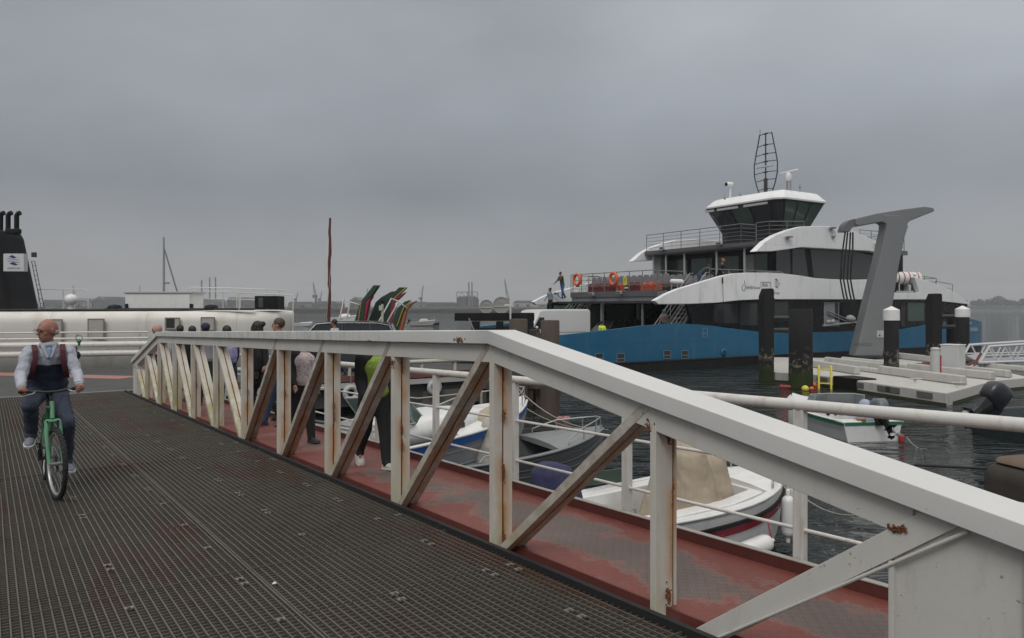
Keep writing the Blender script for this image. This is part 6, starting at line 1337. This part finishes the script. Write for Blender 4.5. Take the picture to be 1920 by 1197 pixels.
for x in (.08, .12): mb = MB(); mb.tube([(L*x, -.9, 1.0), (L*x, -.9, 1.35), (L*x, .9, 1.35), (L*x, .9, 1.0)], .02, 6); mb.build('stern_rail', GALV, b['r'])
outboard(b['r'], -.06, 0, .95, BLACK, 1.0)
# small runabout with green trim
b = boat('motorboat', 'small white runabout with green trim and grey outboard seen from astern', (8.55, 22.6), (9.12, 18.7), 1.78, .50, .72, WHITE, LGREY, floor=.22, thick=.14)
b['band'](0, .985, .0, .09, M('trim_green', (.015, .15, .075), .45), 'green_trim', out=.02); b['fd'](.52, WHITE, .06); b['line'](0, .985, .01, .01, .018, WHITE, 'gunwale')
mb = MB(); mb.box((-.035, 0, .46), (.02, 1.56, .07)); mb.build('green_trim', M('trim_green'), b['r'])
L = b['L']; mb = MB(); mb.loft([[Vector((x, y, .60)), Vector((x-.16, y*.92, .98)), Vector((x-.175, y*.92, .98)), Vector((x-.02, y, .60))] for y, x in ((-.78, L*.40), (-.72, L*.50), (0, L*.54), (.72, L*.50), (.78, L*.40))]); mb.build('windscreen', M('pale_glass', (.22, .24, .25), .1, bump=0), b['r'])
mb = MB(); mb.tube([(x-.17, y*.92, .99) for y, x in ((-.78, L*.40), (-.72, L*.50), (0, L*.54), (.72, L*.50), (.78, L*.40))], .014, 5); [mb.tube([(x, y, .58), (x-.17, y*.92, .99)], .012, 5) for y, x in ((-.78, L*.40), (-.72, L*.50), (0, L*.54), (.72, L*.50), (.78, L*.40))]; mb.build('screen_frame', LGREY, b['r'])
mb = MB(); mb.box((L*.42, .0, .46), (.3, 1.45, .30)); mb.build('dashboard', WHITE, b['r'], bevel=.04)
for y in (-.1, .08, .3): mb = MB(); mb.lathe((L*.42-.16, y, .50), [(.055, -.01), (.055, .006)], 12, ax=Matrix.Rotation(R(-90), 3, 'Y')); mb.build('gauge', BLACK, b['r'])
mb = MB(); mb.tube([(L*.34+.05*math.sin(a), -.15+.16*math.cos(a), .62+.15*math.sin(a)) for a in [6.28318*i/16 for i in range(16)]], .014, 5, closed=True); mb.build('steering_wheel', WHITE, b['r'])
mb = MB(); mb.cap((L*.25, -.45, .42), (L*.25, -.45, .78), .22, .17); mb.build('covered_seat', M('pale_blue_cover', (.30, .35, .46), .6), b['r'], remesh=.03)
for s_ in (-1, 1): mb = MB(); mb.box((.16, s_*.58, .50), (.40, .52, .06)); mb.build('stern_locker', WHITE, b['r'], bevel=.02)
mb = MB(); mb.box((.02, .30, .50), (.08, .22, .16)); mb.build('wooden_pad', M('varnished_wood', (.28, .12, .03), .5), b['r'], bevel=.01)
outboard(b['r'], -.08, -.12, .56, M('motor_grey', (.13, .15, .17), .4), .85, R(35), prop=True)
mb = MB(); mb.cap((-.1, -.72, .12), (-.1, -.72, -.1), .07, .05); mb.build('red_fin', RED, b['r'])
fender('grey fender at the left quarter of the green trimmed runabout', b, .55, 1, -.2, False, LGREY)
# dark boat at the right edge
b = boat('workboat', 'dark grey workboat with big black outboard at the right edge', (19.0, 20.6), (12.65, 19.3), 2.0, .58, .95, M('hull_slate', (.020, .028, .032), .3, coat=.3), None, floor=.3, thick=.12)
b['line'](0, .985, .0, .0, .035, M('slate_gunwale', (.06, .07, .075), .4), 'gunwale'); outboard(b['r'], .12, .25, .62, M('cowling_black', (.014, .016, .021), .35, coat=.2, bump=0), 1.25, R(50), M('leg_black', (.02, .022, .025), .3))
mb = MB(); mb.tube([(.05, -.9, .62), (.2, -.9, 1.0), (1.2, -.9, 1.05)], .03, 6); mb.build('side_rail', GALV, b['r'])
# ------------------------------------------------------------------ dinghies and boats further off
def small(label, px, py, Lm, head, cover, hm=WHITE, hh=.5):
    p = atz(px, py, 0); d = Vector((math.cos(R(head)), math.sin(R(head)), 0))*Lm/2; q = boat('motorboat', label, (p+d).xy, (p-d).xy, Lm*.38, hh, hh*1.5, hm, None, floor=.1)
    if cover: mb = MB(); mb.cap((Lm*.45, -Lm*.08, hh), (Lm*.62, 0, hh*1.2), Lm*.12, Lm*.10); mb.cap((Lm*.45, Lm*.08, hh), (Lm*.62, 0, hh*1.2), Lm*.12, Lm*.10); mb.build('cabin', cover, q['r'])
    q['fd'](.6, hm, .08); outboard(q['r'], -.1, 0, hh, BLACK, Lm/6, R(25)); return q
small('small grey motorboat anchored alone on the open water beyond the quay', 793, 611, 4.6, 8, M('pale_cover'), LGREY, .7)
small('small dark tender at the left of the anchored grey motorboat', 816, 609.5, 1.6, 0, None, BLACK, .3)
q = small('white motor cruiser moored beyond the quay left of the first carved prow', 645, 605, 6.5, 5, WHITE, WHITE, 1.1); mb = MB(); mb.box((3.0, 0, 2.25), (.5, .06, .5)); mb.build('red_flag', M('flag_red', (.35, .05, .06), .8), q['r'])
small('white open launch moored behind the head of the man in blue', 560, 612, 5.0, 0, None, WHITE, .5)
# ------------------------------------------------------------------ painted prows beyond the quay
DGR = M('prow_green', (.020, .045, .030), .5, dirt=(.05, .05, .03)); PRED = M('prow_red', (.28, .02, .045), .5); PYEL = M('prow_yellow', (.42, .33, .05), .5); PORA = M('prow_orange', (.42, .13, .03), .5)
def prow(label, Y, face, edge, stripe, edge_m, hx_):
    o = thing('decorated_boat', label, 'boat', at(face[0][0], 576, Y).xy.to_3d(), 0, 'traditional boats with tall painted prows'); oo = o.location
    def q(p, y=0): v = at(p[0], p[1], Y)-oo; v.y += y; return v
    mb = MB(); mb.loft([[q(p) for p in face], [q(p, .5) for p in face]]); mb.build('prow', DGR, o, bevel=.02)
    mb = MB(); mb.loft([[q(p, -.012) for p in edge], [q(p, .515) for p in edge]]); mb.build('stem_post', edge_m, o, bevel=.015)
    mb = MB(); mb.tube([q(p, -.02) for p in stripe], .022, 5); mb.build('painted_line', PYEL, o)
    base = q((face[0][0], 640)); mb = MB(); rings = []
    for u, w, h in ((0, .1, 1.6), (1.2, .8, 1.1), (3, 1.2, .8), (6, 1.2, .75), (8.5, .7, 1.0), (9.5, .1, 1.3)):
        rings.append([Vector((base.x+.9-u*.55, .25+u*.6-w, h+.2)), Vector((base.x+.9-u*.55, .25+u*.6-w*.8, -.2)), Vector((base.x+.9-u*.55, .25+u*.6+w*.8, -.2)), Vector((base.x+.9-u*.55, .25+u*.6+w, h+.2))])
    mb.loft(rings, True, True); mb.build('boat_body', DGR, o); return o
prow('traditional boat whose narrow green prow with crimson stem stands furthest left', 32.5, [(662, 640), (664, 603), (676, 566), (690, 548), (700, 535), (710, 535), (696, 556), (685, 566), (678, 640)], [(678, 640), (686, 566), (698, 556), (692, 565), (684, 603), (682, 640)], [(670, 615), (677, 566), (676, 565)], PRED, 0)
prow('traditional boat with broad double green prow and crimson stem, middle of the three', 33.5, [(684, 640), (690, 603), (704, 567), (714, 558), (733, 547), (741, 546), (748, 539), (762, 539), (748, 553), (737, 563), (728, 640)], [(722, 640), (736, 564), (749, 554), (760, 548), (748, 560), (738, 568), (730, 640)], [(737, 562), (748, 552), (761, 540)], PRED, 0)
prow('traditional boat with slanting green prow edged in orange and red, furthest right', 31.5, [(722, 640), (732, 610), (745, 578), (758, 566), (768, 563), (762, 572), (756, 590), (742, 640)], [(742, 640), (757, 588), (764, 572), (781, 564), (770, 571), (763, 580), (748, 640)], [(744, 612), (757, 577), (770, 566)], PORA, 0)
for i, pts in enumerate((((634, 612), (645, 561), (660, 568), (673, 572)), ((709, 606), (734, 560), (748, 566), (761, 577)), ((648, 606), (657, 566)), ((724, 608), (746, 569)))):
    t = thing('awning_hoop', ('tall white hoop frame left of the first carved prow', 'tall white hoop frame crossing the middle and right prows', 'short white strut beside the left hoop frame', 'short white strut between the middle and right prows')[i], 'frame', at(pts[0][0], pts[0][1], 30.6)); o_ = t.location.copy(); mb = MB(); mb.tube([at(x, y, 30.6)-o_ for x, y in pts]+([at(pts[-1][0]+1, pts[-1][1]+4, 31.6)-o_] if i < 2 else []), .035, 6); mb.tube([Vector((0, 0, 0)), Vector((0, 0, -1.4))], .035, 6); mb.build('hoop', RAILW, t)
t = thing('lamp_post', 'short cream post with box and black cap standing among the carved prows', 'post', at(717, 615, 30)); o_ = t.location.copy(); mb = MB(); mb.tube([(0, 0, -1.2), at(717, 568, 30)-o_], .05, 8); mb.build('post', CREAM, t)
mb = MB(); c = at(714, 578, 29.95)-o_; mb.box(c, (.14, .12, .2)); mb.build('box', CREAM, t, bevel=.01); mb = MB(); c = at(717, 566, 30)-o_; mb.box(c, (.14, .14, .16)); mb.build('cap', BLACK, t, bevel=.02)
# red mast
t = thing('mast', 'tall thin red mast with furled sail rising from a boat behind the quay', 'mast', at(617, 620, 30)); o_ = t.location.copy(); MRED = M('mast_red', (.13, .02, .024), .7, var=.35, scale=9)
rr = random.Random(4); mb = MB(); pts = [at(617+1.5*(k/22), 620-k*(211/22), 30)-o_ for k in range(23)]; mb.tube([p+Vector((rr.uniform(-.02, .02), 0, 0)) for p in pts], [.055+.022*rr.random()-.015*(k/22) for k in range(23)], 8); mb.tube([pts[0]-Vector((0, 0, 1.5)), pts[0]], .1, 8); mb.build('furled_sail', MRED, t)
mb = MB(); mb.tube([at(612, 600, 29.9)-o_, at(620, 500, 29.9)-o_], .018, 5); mb.build('halyard', M('rope'), t)
# sailing boat behind the ship
sp = at(307, 576, 52); q = boat('sailing_boat', 'sailing boat whose bare grey mast stands behind the white ferry roof', (sp.x+4, 51), (sp.x-4, 53), 2.8, .9, 1.2, WHITE, None, cat='sailing boat')
t = q['r']; m_ = Matrix.Rotation(-q['rz'], 4, 'Z') @ Matrix.Translation(-t.location)
mb = MB(); a, bb = m_ @ at(307, 445, 52), m_ @ Vector((sp.x, 52, .8)); mb.tube([bb, a], [.10, .06], 8); mb.build('mast', GALV, t); mb = MB(); mb.tube([a+Vector((0, 0, -.7)), m_ @ at(336, 560, 52)], .05, 6); mb.build('boom_stay', STEEL, t); mb = MB(); c = m_ @ at(313, 531, 52); mb.box(c, (.35, .1, .12)); mb.build('radar', GALV, t)
# ------------------------------------------------------------------ buoys, ropes, block
for px, py, m_, lab, r in ((1510, 731, YELLOW, 'yellow buoy floating nearest the dark steel pile foot', .15), (1518, 727, M('buoy_amber', (.5, .3, .03), .5), 'amber buoy floating in the middle of the small cluster', .13), (1526, 725, ORANGE, 'pinkish orange buoy at the right of the small cluster', .15), (1522, 731, ORANGE, 'low orange buoy half under water in the small cluster', .10)):
    t = thing('buoy', lab, 'buoy', atz(px, py, 0), 0, 'small buoys by the dock'); mb = MB(); mb.ell((0, 0, .04), (r, r, r*.9), 12); mb.lathe((0, 0, 0), [(.03, r*.8), (.03, r*1.15), (.01, r*1.2)], 8); mb.build('float', m_, t)
t = thing('float', 'long red float lying on the water left of the small buoys', 'float', atz(1488, 727, 0)); mb = MB(); mb.cap((-.45, 0, .03), (.45, 0, .03), .07, .07); mb.ell((-.5, 0, .04), .09, 8); mb.build('float_body', RED, t)
for px, lab in ((1033, 'left'), (1047, 'middle'), (1061, 'right')): t = thing('buoy', lab+'most small pink float on the dark water behind the grey boat' if lab != 'middle' else 'middle small pink float on the dark water behind the grey boat', 'buoy', atz(px, 786, 0), 0, 'pink floats behind the grey boat'); mb = MB(); mb.ell((0, 0, .02), (.13, .09, .07), 10); mb.cap((-.1, 0, .02), (.1, 0, .04), .04, .04); mb.build('float', M('float_pink', (.4, .15, .15), .6), t)
def ropeline(label, a, b, sag, r=.012, mat=None):
    t = thing('mooring_rope', label, 'rope', a); mb = MB(); mb.tube([(b-a)*(k/12)-Vector((0, 0, sag*4*(k/12)*(1-k/12))) for k in range(13)], r, 5); mb.build('rope', mat or M('rope'), t)
ropeline('slack mooring rope running from behind the truss down to the grey boat bow', at(965, 722, 20), at(1118, 806, 16.2), .25, .016)
ropeline('second thin rope from the fender frame across dark water', at(985, 765, 22), at(1140, 806, 19), .2, .014)
ropeline('pale rope from the tan covered boat bow to the railing post', at(1478, 905, 10.4), at(1668, 950, 8.2), .25, .010)
ropeline('thin pale rope along the red striped side', at(1290, 948, 9.35), at(1480, 952, 10.1), .02, .006)
ropeline('dark floating boom line across the water before the concrete block', atz(1715, 872, .05), atz(1868, 880, .05), 0, .03, RUBBER)
ropeline('rope from the runabout stern trailing to the right', at(1700, 820, 18.5), at(1738, 842, 17.5), .1, .012)
t = thing('concrete_block', 'weathered concrete pier head with brown top coloured as lit at the right edge', 'pier head', (6.2, 8.35, 0), R(12)); mb = MB(); mb.box((0, 0, .62), (1.25, 1.05, 2.0)); o = mb.build('pier_body', M('pier_shaded_side', (.05, .042, .035), .9, var=.4, scale=3, bump=.8, bscale=12), t, bevel=.2)
mb = MB(); mb.loft([[Vector((x*k_, y*k_*.84, z)) for x, y in ((-.8, -1), (.8, -1), (1, -.7), (1, .7), (.8, 1), (-.8, 1), (-1, .7), (-1, -.7))] for z, k_ in ((1.60, .55), (1.65, .50), (1.68, .38))]); mb.build('pier_lit_top', M('pier_lit_top', (.13, .092, .064), .9, var=.25, scale=3), t, bevel=.02)  # top paler as lit, side darker as shaded, both put into the colours

t = thing('litter', 'crumpled scrap of white paper on the grating near the bottom of the picture', 'litter', wr(4.66, 1.47, .01)); mb = MB(); mb.add([(-.016, -.009, 0), (.016, -.008, .006), (.013, .010, .002), (-.005, .014, .010), (0, 0, .014)], [(0, 1, 4), (1, 2, 4), (2, 3, 4), (3, 0, 4), (0, 3, 2, 1)]); mb.build('paper', WHITE, t)
# ------------------------------------------------------------------ far shores
ROCK = M('breakwater_rock', (.05, .048, .044), .95, var=.5, scale=.25, bump=1, bscale=1); LANDM = M('shore_scrub', (.045, .055, .035), .95, var=.4, scale=.05)
def strip(name, pts_px, Y, dep, ztop, mat, jag=0, kind='structure', seed=1):
    rnd_ = random.Random(seed); mb = MB(); x0, x1 = pts_px; n_ = 120; rings = []
    for i in range(n_+1):
        X = ((x0+(x1-x0)*i/n_)-960)/F_PX*Y; j = rnd_.uniform(-jag, jag); rings.append([Vector((X, Y-1-j, -.3)), Vector((X, Y+.3, ztop*.7+j*.4)), Vector((X, Y+dep*.3, ztop+j)), Vector((X, Y+dep, -.3))])
    mb.loft(rings, True, False); return tag(mb.build(name, mat), kind=kind)
strip('breakwater', (-300, 1000), 395, 25, 3.0, ROCK, .35)
strip('port_land', (-300, 1150), 800, 200, 3.6, LANDM, .3, seed=2)
strip('far_shore', (1780, 2700), 1150, 300, 4.5, LANDM, .3, seed=3)
def shed(label, x0, x1, ytop, Y=880, mat=None, roof=.35, dep=40, nm='harbour_shed', base=None):
    a, b_ = (x0-960)/F_PX*Y, (x1-960)/F_PX*Y; h = CZ+(576-ytop)/F_PX*Y; t = thing(nm, label, 'building', ((a+b_)/2, Y, 3), 0, 'harbour buildings on the far shore'); w = (b_-a)/2; hh = h-3
    mb = MB(); mb.b2((-w, 0, 0), (w, dep, hh*(1-roof))); mb.build('wall', mat or M('shed_grey', (.20, .20, .20), .8), t)
    mb = MB(); mb.prism([(-w*1.02, hh*(1-roof)), (w*1.02, hh*(1-roof)), (w*.8 if w > 8 else 0, hh), (-w*.8 if w > 8 else -.1, hh)], lambda x, z: (x, -.5, z), lambda x, z: (x, dep, z)); mb.build('roof', M('shed_roof', (.13, .125, .12), .8), t)
    mb = MB()
    for k in range(max(1, int(w/7))): x = -w*.8+k*(w*1.6/max(1, int(w/7))); mb.b2((x, -.3, 0), (x+min(4, w*.4), -.05, hh*.45))
    mb.build('door', M('shed_door', (.07, .07, .08), .8), t); return t
DK = M('shed_dark', (.09, .095, .10), .8); BL = M('shed_blue', (.08, .12, .18), .8)
for i, (x0, x1, yt, m_, lab) in enumerate(((80, 118, 562, DK, 'low dark harbour shed left behind the ship railing'), (118, 172, 560, None, 'long pale harbour shed behind the ship railing'), (175, 195, 556, DK, 'tall narrow harbour building right of the railing'), (193, 232, 557, BL, 'blue-grey warehouse beside the white deck locker'), (360, 400, 561, None, 'pale sheds seen through the ship roof railing'), (425, 470, 558, DK, 'dark rounded hall left of the black cabinet'), (540, 588, 566, None, 'long low shed right of the old ferry'), (592, 632, 565, DK, 'dark low shed beside the red mast'), (655, 676, 557, DK, 'block shaped silo building left of the carved prows'), (765, 800, 566, None, 'pale shed right of the carved prows'), (800, 856, 567, DK, 'long low dark warehouse towards the landing stage'), (1010, 1045, 561, None, 'pale hangar roof behind the ferry bow'), (962, 1012, 564, M('hangar_pale', (.34, .34, .33), .7), 'white hangar just left of the ferry bow'))):
    shed(lab, x0, x1, yt, mat=m_)
t = shed('grey power station block with steel frame roof left of the landing stage', 857, 895, 556, mat=DK, roof=.25, nm='power_station')
mb = MB(); W_ = 38/F_PX*880/2; H_ = CZ+(576-548)/F_PX*880-3
for x in (-W_, 0, W_): mb.tube([(x, -2, 0), (x, -2, H_)], .45, 5)
mb.tube([(-W_, -2, H_), (W_, -2, H_)], .4, 5); [mb.tube([(s*W_, -2, H_*.55), (s*W_*.5, -2, H_*.95), (0, -2, H_*.55)], .35, 5) for s in (-1, 1)]; mb.build('roof_frame', DARK, t)
for px, yt, lab in ((879, 530, 'left of two thin grey chimneys over the power station'), (885, 530, 'right of two thin grey chimneys over the power station'), (378, 526, 'short stack furthest left behind the ship roof railing'), (393, 521, 'middle stack behind the ship roof railing'), (404, 521, 'taller right stack behind the ship roof railing'), (137, 536, 'thin distant chimney left of the white deck dome'), (262, 536, 'thin distant chimney above the deck locker'), (354, 548, 'slim distant mast beside the locker')):
    Y = 860; X = (px-960)/F_PX*Y; h = CZ+(576-yt)/F_PX*Y; t = thing('chimney', lab, 'chimney', (X, Y, 3), 0, 'distant stacks'); mb = MB(); r = .9 if yt < 532 else .5; mb.lathe((0, 0, 0), [(r, 0), (r*.8, h-3), (r*.9, h-2.6)], 10); mb.build('stack', M('stack_grey', (.16, .15, .15), .8), t); mb = MB(); mb.lathe((0, 0, 0), [(r*.95, h-6), (r*.95, h-5.2)], 10); mb.build('stack_ring', DARK, t)
def crane(label, px, ybase, px2, ytop, Y=860, s=1):
    X = (px-960)/F_PX*Y; t = thing('harbour_crane', label, 'crane', (X, Y, 3), 0, 'harbour cranes on the far shore'); p = at(px2, ytop, Y)-t.location; hz = (CZ+(576-ybase)/F_PX*Y)-3
    mb = MB(); mb.tube([(0, 0, 0), (0, 0, hz)], 1.3*s, 6); [mb.tube([(x, y, 0), (0, 0, hz*.5)], .5*s, 5) for x in (-4, 4) for y in (-3, 3)]; mb.build('tower', M('crane_blue_grey', (.10, .12, .14), .7), t)
    mb = MB(); mb.box((-1*s, 0, hz), (5*s, 4*s, 3.5*s)); mb.build('cab', M('crane_blue_grey'), t); mb = MB()
    base = Vector((0, 0, hz)); q = p; d = (q-base); o_ = Vector((1.1*s, 0, .3*s)); mb.tube([base-o_, q], .35*s, 5); mb.tube([base+o_, q], .35*s, 5)
    for k in range(8): a = (base-o_).lerp(q, k/8); b2_ = (base+o_).lerp(q, (k+1)/8); mb.tube([a, b2_], .2*s, 4)
    mb.build('jib', M('crane_blue_grey'), t); mb = MB(); mb.tube([q, base+Vector((-3*s, 0, 5*s))], .15*s, 4); mb.build('stay_cable', DARK, t)
crane('slender harbour crane left of the red mast, jib leaning left', 592, 556, 587, 529); crane('small harbour crane just left of the red mast', 600, 562, 604, 546, s=.7); crane('tiny pale crane furthest left above the ship', 555, 562, 559, 548, s=.6)
crane('harbour crane right of the carved prows, jib leaning right', 790, 560, 794, 535, s=.8); crane('harbour crane above the grey drums, jib leaning left', 953, 562, 946, 523, s=1); crane('faint crane behind the left carved prow', 690, 560, 689, 540, s=.7)
# trees on the far shores: each a trunk and a ragged crown
def crown(mb, c, r, rnd_, n=150):
    for _ in range(n):
        v = Vector((rnd_.gauss(0, 1), rnd_.gauss(0, 1), rnd_.gauss(0, .75))).normalized()*(rnd_.random()**.4); p = Vector(c)+Vector((v.x*r[0], v.y*r[1], v.z*r[2])); s = r[2]*rnd_.uniform(.12, .26)
        a = Vector((rnd_.gauss(0, 1), rnd_.gauss(0, 1), rnd_.gauss(0, 1))).normalized(); b_ = a.cross(Vector((rnd_.gauss(0, 1), rnd_.gauss(0, 1), 1))).normalized(); mb.add([p-a*s-b_*s, p+a*s-b_*s*.6, p+a*s*.8+b_*s, p-a*s+b_*s*.7], [(0, 1, 2, 3)])
LEAF = M('far_foliage', (.045, .058, .035), .9, var=.5, scale=.2, bump=0)
rr = random.Random(11)
for i, (px, h, w) in enumerate(((1830, 11, 9), (1838, 13, 5), (1850, 9, 12), (1864, 14, 13), (1874, 17, 10), (1884, 12, 14), (1897, 10, 12), (1911, 9, 11), (1921, 13, 9), (1936, 12, 12), (1952, 15, 12))):
    Y = 1180+rr.uniform(0, 60); X = (px-960)/F_PX*Y; t = thing('far_tree', ('low', 'narrow', 'rounded', 'broad', 'tallest', 'wide', 'flat topped', 'small', 'edge of frame', 'hidden edge', 'outer')[i]+' hazy tree on the far right shore', 'tree', (X, Y, 3.8), 0, 'trees on the far right shore')
    mb = MB(); mb.tube([(0, 0, 0), (.5, 0, h*.5)], [.9, .4], 6); mb.build('trunk', TIMBER, t); mb = MB(); crown(mb, (0, 0, h*.55), (w, w, h*.5), rr, 260); mb.build('crown', LEAF, t)
# low scrub band between them
mb = MB(); rr = random.Random(9)
for i in range(500): X = (rr.uniform(1790, 2100)-960)/F_PX*1160; crown(mb, (X, 1160+rr.uniform(0, 40), 4.5), (6, 6, 3), rr, 3)
tag(mb.build('shore_scrub', LEAF), kind='stuff')
mb = MB()
for i in range(500): X = (rr.uniform(-100, 1000)-960)/F_PX*820; crown(mb, (X, 815+rr.uniform(0, 20), 4.2), (5, 4, 2.6), rr, 3)
tag(mb.build('port_scrub', LEAF), kind='stuff')
# ------------------------------------------------------------------ haze
hz = MB(); hz.b2((-2200, -80, -1.2), (2200, 2600, 72))
hm_ = bpy.data.materials.new('haze_air'); hm_.use_nodes = True; nt = hm_.node_tree; nt.nodes.remove(nt.nodes['Principled BSDF'])
pv = nt.nodes.new('ShaderNodeVolumePrincipled'); pv.inputs['Color'].default_value = (.93, .96, 1, 1); pv.inputs['Density'].default_value = .00036; pv.inputs['Anisotropy'].default_value = .2
nt.links.new(pv.outputs[0], nt.nodes['Material Output'].inputs['Volume'])
tag(hz.build('haze', hm_), kind='stuff')
